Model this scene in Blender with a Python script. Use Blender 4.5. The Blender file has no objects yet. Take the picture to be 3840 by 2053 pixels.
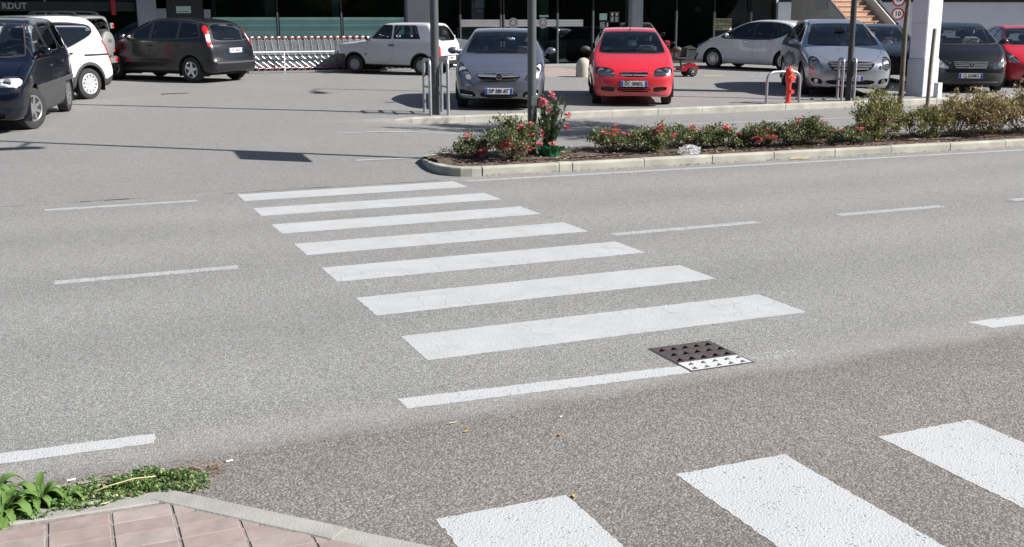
import bpy, bmesh, math, random
import numpy as np
from math import sin, cos, pi, radians, sqrt, atan2

random.seed(7)
rng = np.random.default_rng(11)
scene = bpy.context.scene
COL = scene.collection

# ------------------------------------------------------------------ camera
CAM_H = 1.7208
PITCH, ROLL, YAW = 0.2236, -0.0049, 0.3971
cam_data = bpy.data.cameras.new("camera")
cam_data.sensor_width = 36.0
cam_data.sensor_fit = 'HORIZONTAL'
cam_data.lens = 36.0 * 4008.0 / 3840.0
cam_data.clip_start = 0.05
cam_data.clip_end = 2000.0
cam = bpy.data.objects.new("camera", cam_data)
COL.objects.link(cam)
_f = np.array([sin(YAW) * cos(PITCH), cos(YAW) * cos(PITCH), -sin(PITCH)])
_r0 = np.array([cos(YAW), -sin(YAW), 0.0])
_u0 = np.cross(_r0, _f)
_r = cos(ROLL) * _r0 + sin(ROLL) * _u0
_u = -sin(ROLL) * _r0 + cos(ROLL) * _u0
from mathutils import Matrix, Vector
cam.matrix_world = Matrix(((_r[0], _u[0], -_f[0], 0.0), (_r[1], _u[1], -_f[1], 0.0),
                           (_r[2], _u[2], -_f[2], CAM_H), (0, 0, 0, 1)))
scene.camera = cam

# ------------------------------------------------------------------ light
SUN_EL = radians(37.5)
SUN_AZ = (0.82, -0.572)                      # horizontal direction towards the sun
world = bpy.data.worlds.new("World")
scene.world = world
world.use_nodes = True
wn = world.node_tree.nodes
wl = world.node_tree.links
wn.clear()
w_out = wn.new("ShaderNodeOutputWorld")
w_bg = wn.new("ShaderNodeBackground")
w_sky = wn.new("ShaderNodeTexSky")
w_sky.sky_type = 'NISHITA'
w_sky.sun_disc = False
w_sky.sun_elevation = SUN_EL
w_sky.sun_rotation = atan2(SUN_AZ[0], SUN_AZ[1])
w_sky.air_density = 1.0
w_sky.dust_density = 1.2
w_sky.ozone_density = 1.0
w_bg.inputs['Strength'].default_value = 0.05
wl.new(w_sky.outputs['Color'], w_bg.inputs['Color'])
wl.new(w_bg.outputs['Background'], w_out.inputs['Surface'])

sun_data = bpy.data.lights.new("sun", 'SUN')
sun_data.energy = 5.0
sun_data.angle = radians(0.5)
sun_data.color = (1.0, 0.965, 0.92)
sun = bpy.data.objects.new("sun", sun_data)
COL.objects.link(sun)
_sd = Vector((SUN_AZ[0] * cos(SUN_EL), SUN_AZ[1] * cos(SUN_EL), sin(SUN_EL)))
sun.rotation_euler = _sd.to_track_quat('Z', 'Y').to_euler()
sun.location = (20, -15, 30)

scene.view_settings.view_transform = 'Standard'
scene.view_settings.look = 'None'
scene.view_settings.exposure = 0.92
scene.view_settings.gamma = 1.0
scene.view_settings.use_curve_mapping = False
scene.cycles.max_bounces = 8
scene.cycles.transparent_max_bounces = 12
scene.cycles.sample_clamp_indirect = 6.0

# ------------------------------------------------------------------ small helpers
def link(o):
    COL.objects.link(o)
    return o

def tag(o, label=None, cat=None, group=None, kind=None):
    if label: o['label'] = label
    if cat: o['category'] = cat
    if group: o['group'] = group
    if kind: o['kind'] = kind
    return o

def thing(name, label, cat, loc=(0, 0, 0), rotz=0.0, group=None):
    o = bpy.data.objects.new(name, None)
    link(o)
    o.empty_display_size = 0.2
    o.location = loc
    o.rotation_euler = (0, 0, rotz)
    tag(o, label, cat, group)
    return o

def mesh_obj(name, mesh, parent=None):
    o = bpy.data.objects.new(name, mesh)
    link(o)
    if parent is not None: o.parent = parent
    return o

def copy_tree(o, parent=None):
    c = o.copy()
    COL.objects.link(c)
    if parent is not None: c.parent = parent
    for ch in list(o.children):
        copy_tree(ch, c)
    return c

class MB:
    """collects simple solids and links them as one mesh"""
    def __init__(s):
        s.v = []; s.f = []
    def add(s, vs, fs):
        n = len(s.v)
        s.v += [tuple(map(float, p)) for p in vs]
        s.f += [tuple(i + n for i in f) for f in fs]
        return s
    def box(s, x0, x1, y0, y1, z0, z1):
        vs = [(x0,y0,z0),(x1,y0,z0),(x1,y1,z0),(x0,y1,z0),(x0,y0,z1),(x1,y0,z1),(x1,y1,z1),(x0,y1,z1)]
        return s.add(vs, [(0,3,2,1),(4,5,6,7),(0,1,5,4),(1,2,6,5),(2,3,7,6),(3,0,4,7)])
    def cbox(s, c, size, bev=0.0, rot=None):
        hx, hy, hz = [d / 2 for d in size]
        if bev <= 0:
            pts = [(-hx,-hy,-hz),(hx,-hy,-hz),(hx,hy,-hz),(-hx,hy,-hz),(-hx,-hy,hz),(hx,-hy,hz),(hx,hy,hz),(-hx,hy,hz)]
            fs = [(0,3,2,1),(4,5,6,7),(0,1,5,4),(1,2,6,5),(2,3,7,6),(3,0,4,7)]
        else:
            b = min(bev, hx*.95, hy*.95, hz*.95)
            pts = []; rings = []
            for zz, ins in ((-hz, b), (-hz + b, 0), (hz - b, 0), (hz, b)):
                r = []
                for sx, sy in ((-1,-1),(1,-1),(1,1),(-1,1)):
                    X = hx - ins; Y = hy - ins
                    for k in ((0,1) if (sx*sy > 0) else (1,0)):
                        ex = X if k == 0 else X - b
                        ey = Y - b if k == 0 else Y
                        r.append(len(pts)); pts.append((sx*ex, sy*ey, zz))
                rings.append(r)
            fs = [tuple(reversed(rings[0])), tuple(rings[3])]
            for a, c2 in zip(rings, rings[1:]):
                for i in range(8):
                    j = (i + 1) % 8
                    fs.append((a[i], a[j], c2[j], c2[i]))
        if rot is not None:
            pts = [tuple(rot @ Vector(p)) for p in pts]
        pts = [(p[0]+c[0], p[1]+c[1], p[2]+c[2]) for p in pts]
        return s.add(pts, fs)
    def tube(s, path, rad, n=8, caps=True, closed=False):
        path = [Vector(p) for p in path]
        m = len(path)
        rads = rad if isinstance(rad, (list, tuple)) else [rad] * m
        rings = []
        up = None
        vs = []
        for i, p in enumerate(path):
            if closed:
                t = (path[(i+1) % m] - path[i-1]).normalized()
            else:
                t = (path[min(i+1, m-1)] - path[max(i-1, 0)])
                t = t.normalized() if t.length > 1e-9 else Vector((0,0,1))
            if up is None:
                up = Vector((0,0,1)) if abs(t.z) < .9 else Vector((1,0,0))
            a = t.cross(up)
            if a.length < 1e-6: a = t.cross(Vector((0,1,0)))
            a.normalize(); b = a.cross(t).normalized()
            up = b
            r = []
            for k in range(n):
                an = 2*pi*k/n
                r.append(len(vs)); vs.append(tuple(p + (a*cos(an) + b*sin(an)) * rads[i]))
            rings.append(r)
        fs = []
        pairs = list(zip(rings, rings[1:]))
        if closed: pairs.append((rings[-1], rings[0]))
        for r0, r1 in pairs:
            for k in range(n):
                j = (k+1) % n
                fs.append((r0[k], r0[j], r1[j], r1[k]))
        if caps and not closed:
            fs.append(tuple(reversed(rings[0]))); fs.append(tuple(rings[-1]))
        return s.add(vs, fs)
    def cyl(s, c, r, h, n=16, r2=None):
        return s.tube([c, (c[0], c[1], c[2]+h)], [r, r if r2 is None else r2], n)
    def lathe(s, prof, n=20, axis='z', c=(0,0,0), closed_prof=False):
        vs = []; fs = []
        m = len(prof)
        for (r, h) in prof:
            for k in range(n):
                a = 2*pi*k/n
                if axis == 'z': p = (r*cos(a), r*sin(a), h)
                elif axis == 'y': p = (r*cos(a), h, r*sin(a))
                else: p = (h, r*cos(a), r*sin(a))
                vs.append((p[0]+c[0], p[1]+c[1], p[2]+c[2]))
        rng_ = range(m if closed_prof else m-1)
        for i in rng_:
            i2 = (i+1) % m
            for k in range(n):
                j = (k+1) % n
                fs.append((i*n+k, i*n+j, i2*n+j, i2*n+k))
        if not closed_prof:
            if prof[0][0] > 1e-6: fs.append(tuple(range(n-1, -1, -1)))
            if prof[-1][0] > 1e-6: fs.append(tuple((m-1)*n+k for k in range(n)))
        return s.add(vs, fs)
    def prism(s, poly, h0, h1, plane='xy'):
        n = len(poly)
        def P(a, b, h):
            return (a, b, h) if plane == 'xy' else ((a, h, b) if plane == 'xz' else (h, a, b))
        vs = [P(a, b, h0) for a, b in poly] + [P(a, b, h1) for a, b in poly]
        fs = [tuple(range(n-1, -1, -1)), tuple(range(n, 2*n))]
        fs += [(i, (i+1) % n, n + (i+1) % n, n + i) for i in range(n)]
        return s.add(vs, fs)
    def sphere(s, c, r, n=12, m=8, sc=(1,1,1)):
        vs = []; fs = []
        for i in range(m+1):
            th = pi * i / m
            for k in range(n):
                a = 2*pi*k/n
                vs.append((c[0]+r*sc[0]*sin(th)*cos(a), c[1]+r*sc[1]*sin(th)*sin(a), c[2]+r*sc[2]*cos(th)))
        for i in range(m):
            for k in range(n):
                j = (k+1) % n
                fs.append((i*n+k, (i+1)*n+k, (i+1)*n+j, i*n+j))
        return s.add(vs, fs)
    def build(s, name, mat, parent=None, smooth=False, loc=None):
        me = bpy.data.meshes.new(name)
        me.from_pydata(s.v, [], s.f)
        me.validate(verbose=False)
        bm = bmesh.new(); bm.from_mesh(me)
        bmesh.ops.recalc_face_normals(bm, faces=bm.faces)
        bm.to_mesh(me); bm.free()
        if mat is not None: me.materials.append(mat)
        if smooth:
            me.shade_smooth()
            try: me.set_sharp_from_angle(angle=radians(38))
            except Exception: pass
        o = mesh_obj(name, me, parent)
        if loc is not None: o.location = loc
        return o

def raw_mesh(name, V, F, mat, smooth=False, normals=None):
    """numpy verts, list-or-array faces -> mesh"""
    me = bpy.data.meshes.new(name)
    if isinstance(F, np.ndarray):
        k = F.shape[1]
        me.vertices.add(len(V)); me.vertices.foreach_set('co', np.asarray(V, np.float32).ravel())
        me.loops.add(F.size); me.loops.foreach_set('vertex_index', F.astype(np.int32).ravel())
        me.polygons.add(len(F))
        me.polygons.foreach_set('loop_start', np.arange(0, F.size, k, dtype=np.int32))
        me.update(calc_edges=True)
    else:
        me.from_pydata([tuple(p) for p in V], [], F)
    if mat is not None: me.materials.append(mat)
    if smooth:
        me.shade_smooth()
    if normals is not None:
        me.normals_split_custom_set_from_vertices([tuple(n) for n in normals])
    return me

# ------------------------------------------------------------------ materials
def new_mat(name):
    m = bpy.data.materials.new(name)
    m.use_nodes = True
    nt = m.node_tree
    nt.nodes.clear()
    out = nt.nodes.new("ShaderNodeOutputMaterial")
    return m, nt, nt.nodes, nt.links, out

def principled(nd, color=(.5,.5,.5), rough=.5, metal=0.0, spec=.5, coat=0.0, coat_rough=.05):
    b = nd.new("ShaderNodeBsdfPrincipled")
    b.inputs['Base Color'].default_value = (*color, 1)
    b.inputs['Roughness'].default_value = rough
    b.inputs['Metallic'].default_value = metal
    b.inputs['Specular IOR Level'].default_value = spec
    b.inputs['Coat Weight'].default_value = coat
    b.inputs['Coat Roughness'].default_value = coat_rough
    return b

def simple(name, color, rough=.5, metal=0.0, spec=.5, vary=0.0, scale=6.0, coat=0.0, bump=0.0, bscale=40.0):
    """plain surface with a little procedural unevenness of colour and relief"""
    m, nt, nd, ln, out = new_mat(name)
    b = principled(nd, color, rough, metal, spec, coat)
    if vary > 0 or bump > 0:
        tc = nd.new("ShaderNodeTexCoord")
    if vary > 0:
        n = nd.new("ShaderNodeTexNoise"); n.inputs['Scale'].default_value = scale
        n.inputs['Detail'].default_value = 5.0
        ln.new(tc.outputs['Object'], n.inputs['Vector'])
        r = nd.new("ShaderNodeMapRange")
        r.inputs['From Min'].default_value = .3; r.inputs['From Max'].default_value = .7
        r.inputs['To Min'].default_value = 1 - vary; r.inputs['To Max'].default_value = 1 + vary
        ln.new(n.outputs['Fac'], r.inputs['Value'])
        mx = nd.new("ShaderNodeMix"); mx.data_type = 'RGBA'; mx.blend_type = 'MULTIPLY'
        mx.inputs['Factor'].default_value = 1.0
        mx.inputs[6].default_value = (*color, 1)
        cb = nd.new("ShaderNodeCombineColor")
        for k in range(3): ln.new(r.outputs['Result'], cb.inputs[k])
        ln.new(cb.outputs['Color'], mx.inputs[7])
        ln.new(mx.outputs[2], b.inputs['Base Color'])
    if bump > 0:
        n2 = nd.new("ShaderNodeTexNoise"); n2.inputs['Scale'].default_value = bscale
        n2.inputs['Detail'].default_value = 4.0
        ln.new(tc.outputs['Object'], n2.inputs['Vector'])
        bp = nd.new("ShaderNodeBump"); bp.inputs['Strength'].default_value = bump
        bp.inputs['Distance'].default_value = .01
        ln.new(n2.outputs['Fac'], bp.inputs['Height'])
        ln.new(bp.outputs['Normal'], b.inputs['Normal'])
    ln.new(b.outputs['BSDF'], out.inputs['Surface'])
    return m

def paint(name, color, metal=0.0, rough=.35, coat=1.0, dirt=.06, inner=(.03,.03,.032)):
    """car paint: clear coat outside, dark lining on the inner face of the shell"""
    m, nt, nd, ln, out = new_mat(name)
    b = principled(nd, color, rough, metal, .5, coat, .03)
    tc = nd.new("ShaderNodeTexCoord")
    n = nd.new("ShaderNodeTexNoise"); n.inputs['Scale'].default_value = 3.0; n.inputs['Detail'].default_value = 6.0
    ln.new(tc.outputs['Object'], n.inputs['Vector'])
    # road dust towards the sills
    sx = nd.new("ShaderNodeSeparateXYZ"); ln.new(tc.outputs['Object'], sx.inputs[0])
    mr = nd.new("ShaderNodeMapRange")
    mr.inputs['From Min'].default_value = .62; mr.inputs['From Max'].default_value = .18
    mr.inputs['To Min'].default_value = 0.0; mr.inputs['To Max'].default_value = 1.0
    ln.new(sx.outputs['Z'], mr.inputs['Value'])
    ml = nd.new("ShaderNodeMath"); ml.operation = 'MULTIPLY'
    ln.new(mr.outputs['Result'], ml.inputs[0]); ln.new(n.outputs['Fac'], ml.inputs[1])
    ms = nd.new("ShaderNodeMath"); ms.operation = 'MULTIPLY'; ms.inputs[1].default_value = dirt * 6
    ln.new(ml.outputs[0], ms.inputs[0])
    mx = nd.new("ShaderNodeMix"); mx.data_type = 'RGBA'
    mx.inputs[6].default_value = (*color, 1); mx.inputs[7].default_value = (.23,.21,.185,1)
    ln.new(ms.outputs[0], mx.inputs['Factor'])
    ln.new(mx.outputs[2], b.inputs['Base Color'])
    b2 = principled(nd, inner, .8, 0, .2)
    gm = nd.new("ShaderNodeNewGeometry")
    ms2 = nd.new("ShaderNodeMixShader")
    ln.new(gm.outputs['Backfacing'], ms2.inputs['Fac'])
    ln.new(b.outputs['BSDF'], ms2.inputs[1]); ln.new(b2.outputs['BSDF'], ms2.inputs[2])
    ln.new(ms2.outputs['Shader'], out.inputs['Surface'])
    return m

def glass(name, tint=(.55,.62,.60), rough=0.0, refl=1.0, ior=1.5):
    """thin pane: tinted see-through plus a mirror layer by angle"""
    m, nt, nd, ln, out = new_mat(name)
    t = nd.new("ShaderNodeBsdfTransparent"); t.inputs['Color'].default_value = (*tint, 1)
    g = nd.new("ShaderNodeBsdfGlossy"); g.inputs['Roughness'].default_value = rough
    g.inputs['Color'].default_value = (.95,.97,1,1)
    fr = nd.new("ShaderNodeFresnel"); fr.inputs['IOR'].default_value = ior
    mu = nd.new("ShaderNodeMath"); mu.operation = 'MULTIPLY'; mu.inputs[1].default_value = refl * 1.6
    mu.use_clamp = True
    ln.new(fr.outputs['Fac'], mu.inputs[0])
    mx = nd.new("ShaderNodeMixShader")
    ln.new(mu.outputs[0], mx.inputs['Fac'])
    ln.new(t.outputs['BSDF'], mx.inputs[1]); ln.new(g.outputs['BSDF'], mx.inputs[2])
    ln.new(mx.outputs['Shader'], out.inputs['Surface'])
    return m

def math_node(nd, ln, op, a, b=None, clamp=False):
    n = nd.new("ShaderNodeMath"); n.operation = op; n.use_clamp = clamp
    for i, x in enumerate((a, b)):
        if x is None: continue
        if isinstance(x, (int, float)): n.inputs[i].default_value = x
        else: ln.new(x, n.inputs[i])
    return n.outputs[0]

def noise(nd, ln, vec, scale, detail=4.0, rough=.55):
    n = nd.new("ShaderNodeTexNoise")
    n.inputs['Scale'].default_value = scale; n.inputs['Detail'].default_value = detail
    n.inputs['Roughness'].default_value = rough
    ln.new(vec, n.inputs['Vector'])
    return n.outputs['Fac']

def ramp(nd, ln, fac, stops):
    r = nd.new("ShaderNodeValToRGB")
    e = r.color_ramp.elements
    while len(e) < len(stops): e.new(0.5)
    for el, (p, c) in zip(e, stops):
        el.position = p
        el.color = (*c, 1) if len(c) == 3 else c
    ln.new(fac, r.inputs['Fac'])
    return r.outputs['Color']

def mixc(nd, ln, fac, a, b, blend='MIX'):
    n = nd.new("ShaderNodeMix"); n.data_type = 'RGBA'; n.blend_type = blend
    for sock, x in ((n.inputs['Factor'], fac), (n.inputs[6], a), (n.inputs[7], b)):
        if isinstance(x, (int, float)): sock.default_value = x
        elif isinstance(x, tuple): sock.default_value = (*x, 1)
        else: ln.new(x, sock)
    return n.outputs[2]

def text_mesh(body, size, extrude=.001, align='CENTER', bold=0.0):
    cu = bpy.data.curves.new("lettering", 'FONT')
    cu.body = body; cu.size = size; cu.extrude = extrude
    cu.align_x = align; cu.align_y = 'CENTER'; cu.resolution_u = 2
    cu.offset = bold
    ob = bpy.data.objects.new("lettering", cu)
    COL.objects.link(ob)
    dg = bpy.context.evaluated_depsgraph_get()
    me = bpy.data.meshes.new_from_object(ob.evaluated_get(dg))
    bpy.data.objects.remove(ob)
    bpy.data.curves.remove(cu)
    me.name = "lettering"
    return me

def text_part(body, size, mat, parent, matrix, name="lettering", extrude=.001, bold=0.0, sx=1.0):
    me = text_mesh(body, size, extrude, bold=bold)
    me.materials.clear(); me.materials.append(mat)
    if sx != 1.0:
        me.transform(Matrix.Scale(sx, 4, (1, 0, 0)))
    o = mesh_obj(name, me, parent)
    o.matrix_local = matrix
    return o

def basis(o, x, y, z):
    """matrix with the given axes and origin"""
    return Matrix(((x[0], y[0], z[0], o[0]), (x[1], y[1], z[1], o[1]), (x[2], y[2], z[2], o[2]), (0, 0, 0, 1)))

# ------------------------------------------------------------------ the ground's shape
LOT_KERB_Y = 18.2
def slope_z(y):
    if y < 20: return .034 * max(0.0, y - 12.0)
    return .272 + .0235 * (min(y, 60.0) - 20.0)
def zt(x, y):
    """height of the asphalt: level road, then a car park that rises gently; the lane in front of its kerb lies lower"""
    z = slope_z(y)
    if y < LOT_KERB_Y + .001 and y > 12.2:
        k = min(1.0, max(0.0, (x - 4.6) / 1.6))
        k = k * k * (3 - 2 * k)
        z -= .10 * k * min(1.0, (y - 12.2) / 5.5)
    return z
# ================================================================== GROUND, ROAD, KERBS
def asphalt(name, dark, light, cell=85.0, tint=(1.0, .985, .955), patch=.10, second=None, edge_y=None, relief=.35, rough=.82, wear=False):
    """stone chips in bitumen: every chip its own tone and relief; optional second mix beyond an uneven seam at edge_y"""
    m, nt, nd, ln, out = new_mat(name)
    b = principled(nd, (.2, .2, .2), rough, 0, .35)
    tc = nd.new("ShaderNodeTexCoord"); P = tc.outputs['Object']
    wn_ = nd.new("ShaderNodeTexNoise"); wn_.inputs['Scale'].default_value = cell * 1.6; wn_.inputs['Detail'].default_value = 2.0; ln.new(P, wn_.inputs['Vector'])
    wa = nd.new("ShaderNodeVectorMath"); wa.operation = 'MULTIPLY_ADD'; ln.new(wn_.outputs['Color'], wa.inputs[0]); wa.inputs[1].default_value = (1.1 / cell,) * 3; ln.new(P, wa.inputs[2])
    PW = wa.outputs[0]
    def chips(dark, light, cell, tint, seed):
        v = nd.new("ShaderNodeTexVoronoi"); v.inputs['Scale'].default_value = cell
        v.inputs['Randomness'].default_value = 1.0
        ln.new(PW, v.inputs['Vector'])
        sp = nd.new("ShaderNodeSeparateColor"); ln.new(v.outputs['Color'], sp.inputs[0])
        val = sp.outputs[seed]
        n2 = noise(nd, ln, P, cell * .33, 3.0)
        val = math_node(nd, ln, 'ADD', math_node(nd, ln, 'MULTIPLY', val, .72), math_node(nd, ln, 'MULTIPLY', n2, .28))
        mid = tuple((d + l) * .46 for d, l in zip(dark, light))
        col = ramp(nd, ln, val, [(.08, dark), (.45, mid), (.80, light), (.97, tuple(min(1, c * 1.5) for c in light))])
        # gaps between the chips
        gap = nd.new("ShaderNodeMapRange"); gap.inputs['From Min'].default_value = .25; gap.inputs['From Max'].default_value = .75
        gap.inputs['To Min'].default_value = 1.0; gap.inputs['To Max'].default_value = .55
        dmul = math_node(nd, ln, 'MULTIPLY', v.outputs['Distance'], 1.0)
        ln.new(dmul, gap.inputs['Value'])
        cb = nd.new("ShaderNodeCombineColor")
        for k in range(3): ln.new(math_node(nd, ln, 'MULTIPLY', gap.outputs['Result'], tint[k]), cb.inputs[k])
        col = mixc(nd, ln, 1.0, col, cb.outputs['Color'], 'MULTIPLY')
        h = math_node(nd, ln, 'ADD', math_node(nd, ln, 'MULTIPLY', v.outputs['Distance'], -1.0), math_node(nd, ln, 'MULTIPLY', val, .6))
        return col, h
    col, h = chips(dark, light, cell, tint, 0)
    if second:
        c2, h2 = chips(second['dark'], second['light'], second['cell'], second['tint'], 1)
        sx = nd.new("ShaderNodeSeparateXYZ"); ln.new(P, sx.inputs[0])
        wob = math_node(nd, ln, 'ADD', math_node(nd, ln, 'MULTIPLY', math_node(nd, ln, 'SUBTRACT', noise(nd, ln, P, 1.6, 6.0, .7), .5), .30),
                        math_node(nd, ln, 'MULTIPLY', math_node(nd, ln, 'SUBTRACT', noise(nd, ln, P, 30.0, 3.0, .7), .5), .16))
        yy = math_node(nd, ln, 'ADD', sx.outputs['Y'], wob)
        mr = nd.new("ShaderNodeMapRange"); mr.inputs['From Min'].default_value = edge_y + .07; mr.inputs['From Max'].default_value = edge_y - .07
        ln.new(yy, mr.inputs['Value'])
        col = mixc(nd, ln, mr.outputs['Result'], col, c2)
        mh = nd.new("ShaderNodeMix"); mh.data_type = 'FLOAT'
        ln.new(mr.outputs['Result'], mh.inputs[0]); ln.new(h, mh.inputs[2]); ln.new(h2, mh.inputs[3])
        h = mh.outputs[0]
        # loose pale grit swept to the seam
        d = math_node(nd, ln, 'ABSOLUTE', math_node(nd, ln, 'SUBTRACT', yy, edge_y + .16))
        g = nd.new("ShaderNodeMapRange"); g.inputs['From Min'].default_value = .24; g.inputs['From Max'].default_value = .0
        g.inputs['To Max'].default_value = .42
        ln.new(d, g.inputs['Value'])
        gf = math_node(nd, ln, 'MULTIPLY', g.outputs['Result'], noise(nd, ln, P, 55.0, 2.0))
        col = mixc(nd, ln, gf, col, (.40, .385, .35))
    big = noise(nd, ln, P, .55, 5.0, .6)
    mid = noise(nd, ln, P, 4.5, 5.0, .6)
    s = math_node(nd, ln, 'ADD', math_node(nd, ln, 'MULTIPLY', math_node(nd, ln, 'SUBTRACT', big, .5), patch * 2.2),
                  math_node(nd, ln, 'MULTIPLY', math_node(nd, ln, 'SUBTRACT', mid, .5), patch * 1.6))
    s = math_node(nd, ln, 'ADD', s, 1.0)
    if wear:
        # two polished wheel bands in each lane, running along the road
        sy = nd.new("ShaderNodeSeparateXYZ"); ln.new(P, sy.inputs[0])
        w = math_node(nd, ln, 'COSINE', math_node(nd, ln, 'MULTIPLY', math_node(nd, ln, 'SUBTRACT', sy.outputs['Y'], 5.35), 2 * pi / 1.75))
        s = math_node(nd, ln, 'ADD', s, math_node(nd, ln, 'MULTIPLY', w, .05))
    cb = nd.new("ShaderNodeCombineColor")
    for k in range(3): ln.new(s, cb.inputs[k])
    col = mixc(nd, ln, 1.0, col, cb.outputs['Color'], 'MULTIPLY')
    # oil drips and dark blots
    bl = nd.new("ShaderNodeMapRange"); bl.inputs['From Min'].default_value = .70; bl.inputs['From Max'].default_value = .78
    bl.inputs['To Max'].default_value = .35
    ln.new(noise(nd, ln, P, 1.3, 2.0, .5), bl.inputs['Value'])
    col = mixc(nd, ln, bl.outputs['Result'], col, (.085, .082, .08))
    ln.new(col, b.inputs['Base Color'])
    bp = nd.new("ShaderNodeBump"); bp.inputs['Strength'].default_value = relief; bp.inputs['Distance'].default_value = .012
    ln.new(h, bp.inputs['Height']); ln.new(bp.outputs['Normal'], b.inputs['Normal'])
    ln.new(b.outputs['BSDF'], out.inputs['Surface'])
    return m

M_ROAD = asphalt('road_asphalt', (.19, .188, .185), (.375, .375, .37), 135.0, (1, .995, .98), .10,
                 second=dict(dark=(.153, .144, .137), light=(.30, .283, .269), cell=112.0, tint=(1.0, .97, .945)), edge_y=4.36, relief=.4, wear=True)
M_LOT = asphalt('car_park_asphalt', (.17, .168, .164), (.34, .338, .335), 150.0, (1, .99, .975), .09, relief=.3)

def road_paint(name, color, worn=.25, coarse=60.0, crack=0.0, hole=.1, relief=.3):
    """traffic paint: bare chips showing through, fine cracks, scuffs"""
    m, nt, nd, ln, out = new_mat(name)
    b = principled(nd, color, .6, 0, .4)
    tc = nd.new("ShaderNodeTexCoord"); P = tc.outputs['Object']
    v = nd.new("ShaderNodeTexVoronoi"); v.inputs['Scale'].default_value = coarse; ln.new(P, v.inputs['Vector'])
    sp = nd.new("ShaderNodeSeparateColor"); ln.new(v.outputs['Color'], sp.inputs[0])
    n1 = noise(nd, ln, P, 9.0, 6.0, .65)
    n2 = noise(nd, ln, P, coarse * .9, 3.0, .6)
    # chips left bare
    f = math_node(nd, ln, 'ADD', math_node(nd, ln, 'MULTIPLY', sp.outputs[0], .55), math_node(nd, ln, 'MULTIPLY', n2, .6))
    f = math_node(nd, ln, 'ADD', f, math_node(nd, ln, 'MULTIPLY', n1, .35))
    mr = nd.new("ShaderNodeMapRange"); mr.inputs['From Min'].default_value = 1.13 - hole; mr.inputs['From Max'].default_value = 1.22 - hole
    mr.inputs['To Max'].default_value = 1.0
    ln.new(f, mr.inputs['Value'])
    dirt = nd.new("ShaderNodeMapRange"); dirt.inputs['From Min'].default_value = .35; dirt.inputs['From Max'].default_value = .75
    dirt.inputs['To Max'].default_value = worn
    ln.new(noise(nd, ln, P, 3.2, 6.0, .7), dirt.inputs['Value'])
    col = mixc(nd, ln, dirt.outputs['Result'], color, (.24, .235, .225))
    bare = mr.outputs['Result']
    if crack > 0:
        wp = nd.new("ShaderNodeMix"); wp.data_type = 'RGBA'; wp.inputs['Factor'].default_value = .12
        ns = nd.new("ShaderNodeTexNoise"); ns.inputs['Scale'].default_value = 3.0; ns.inputs['Detail'].default_value = 4.0
        ln.new(P, ns.inputs['Vector'])
        ln.new(P, wp.inputs[6]); ln.new(ns.outputs['Color'], wp.inputs[7])
        vc = nd.new("ShaderNodeTexVoronoi"); vc.feature = 'DISTANCE_TO_EDGE'; vc.inputs['Scale'].default_value = 8.0
        ln.new(wp.outputs[2], vc.inputs['Vector'])
        cr = nd.new("ShaderNodeMapRange"); cr.inputs['From Min'].default_value = .016; cr.inputs['From Max'].default_value = .006
        ln.new(vc.outputs['Distance'], cr.inputs['Value'])
        gate = nd.new("ShaderNodeMapRange"); gate.inputs['From Min'].default_value = .48; gate.inputs['From Max'].default_value = .62
        gate.inputs['To Max'].default_value = crack
        ln.new(noise(nd, ln, P, 1.7, 3.0), gate.inputs['Value'])
        col = mixc(nd, ln, math_node(nd, ln, 'MULTIPLY', cr.outputs['Result'], gate.outputs['Result']), col, (.10, .10, .10))
    ln.new(col, b.inputs['Base Color'])
    bp = nd.new("ShaderNodeBump"); bp.inputs['Strength'].default_value = relief; bp.inputs['Distance'].default_value = .012
    ln.new(math_node(nd, ln, 'ADD', math_node(nd, ln, 'MULTIPLY', v.outputs['Distance'], -.8), n2), bp.inputs['Height'])
    ln.new(bp.outputs['Normal'], b.inputs['Normal'])
    tr = nd.new('ShaderNodeBsdfTransparent'); ms = nd.new('ShaderNodeMixShader')
    ln.new(bare, ms.inputs['Fac']); ln.new(b.outputs['BSDF'], ms.inputs[1]); ln.new(tr.outputs['BSDF'], ms.inputs[2])
    ln.new(ms.outputs['Shader'], out.inputs['Surface'])
    return m

M_ZEBRA = road_paint('zebra_paint_old', (.42, .43, .435), .36, 110.0, .6, .07, .2)
M_NEWPAINT = road_paint('road_paint_fresh', (.43, .44, .445), .16, 120.0, 0.0, .115, .28)
M_THINPAINT = road_paint('road_paint_faded', (.40, .40, .405), .35, 110.0, 0.0, .22)
M_CONC = simple('kerb_concrete', (.34, .33, .285), .85, vary=.22, scale=3.5, bump=.25, bscale=160.0)
M_CONC2 = simple('kerb_concrete_grey', (.29, .285, .26), .88, vary=.14, scale=9.0, bump=.35, bscale=140.0)
M_DARKGAP = simple('dark_joint', (.035, .033, .03), .95)

# --- one sheet of ground out to the horizon
xs = sorted(set([-400, -250, -150, -90, -60, -40, -28, -20] + [round(-16 + .5 * i, 3) for i in range(110)] + [42, 50, 65, 90, 150, 250, 400]))
ys = sorted(set([-300, -150, -80, -40, -25, -14] + [round(-12 + .5 * i, 3) for i in range(104)] + [11.84, 12.2, 18.2, 18.216] + [42, 50, 60, 90, 150, 300]))
V = []; F = []
for y in ys:
    for x in xs:
        z = zt(x, y) if y > 11.83 else -.25
        V.append((x, y, z))
nx = len(xs)
for j in range(len(ys) - 1):
    for i in range(nx - 1):
        F.append((j*nx+i, j*nx+i+1, (j+1)*nx+i+1, (j+1)*nx+i))
ground = mesh_obj('ground', raw_mesh('ground', np.array(V), np.array(F), M_LOT, smooth=False))
tag(ground, kind='structure')

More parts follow.
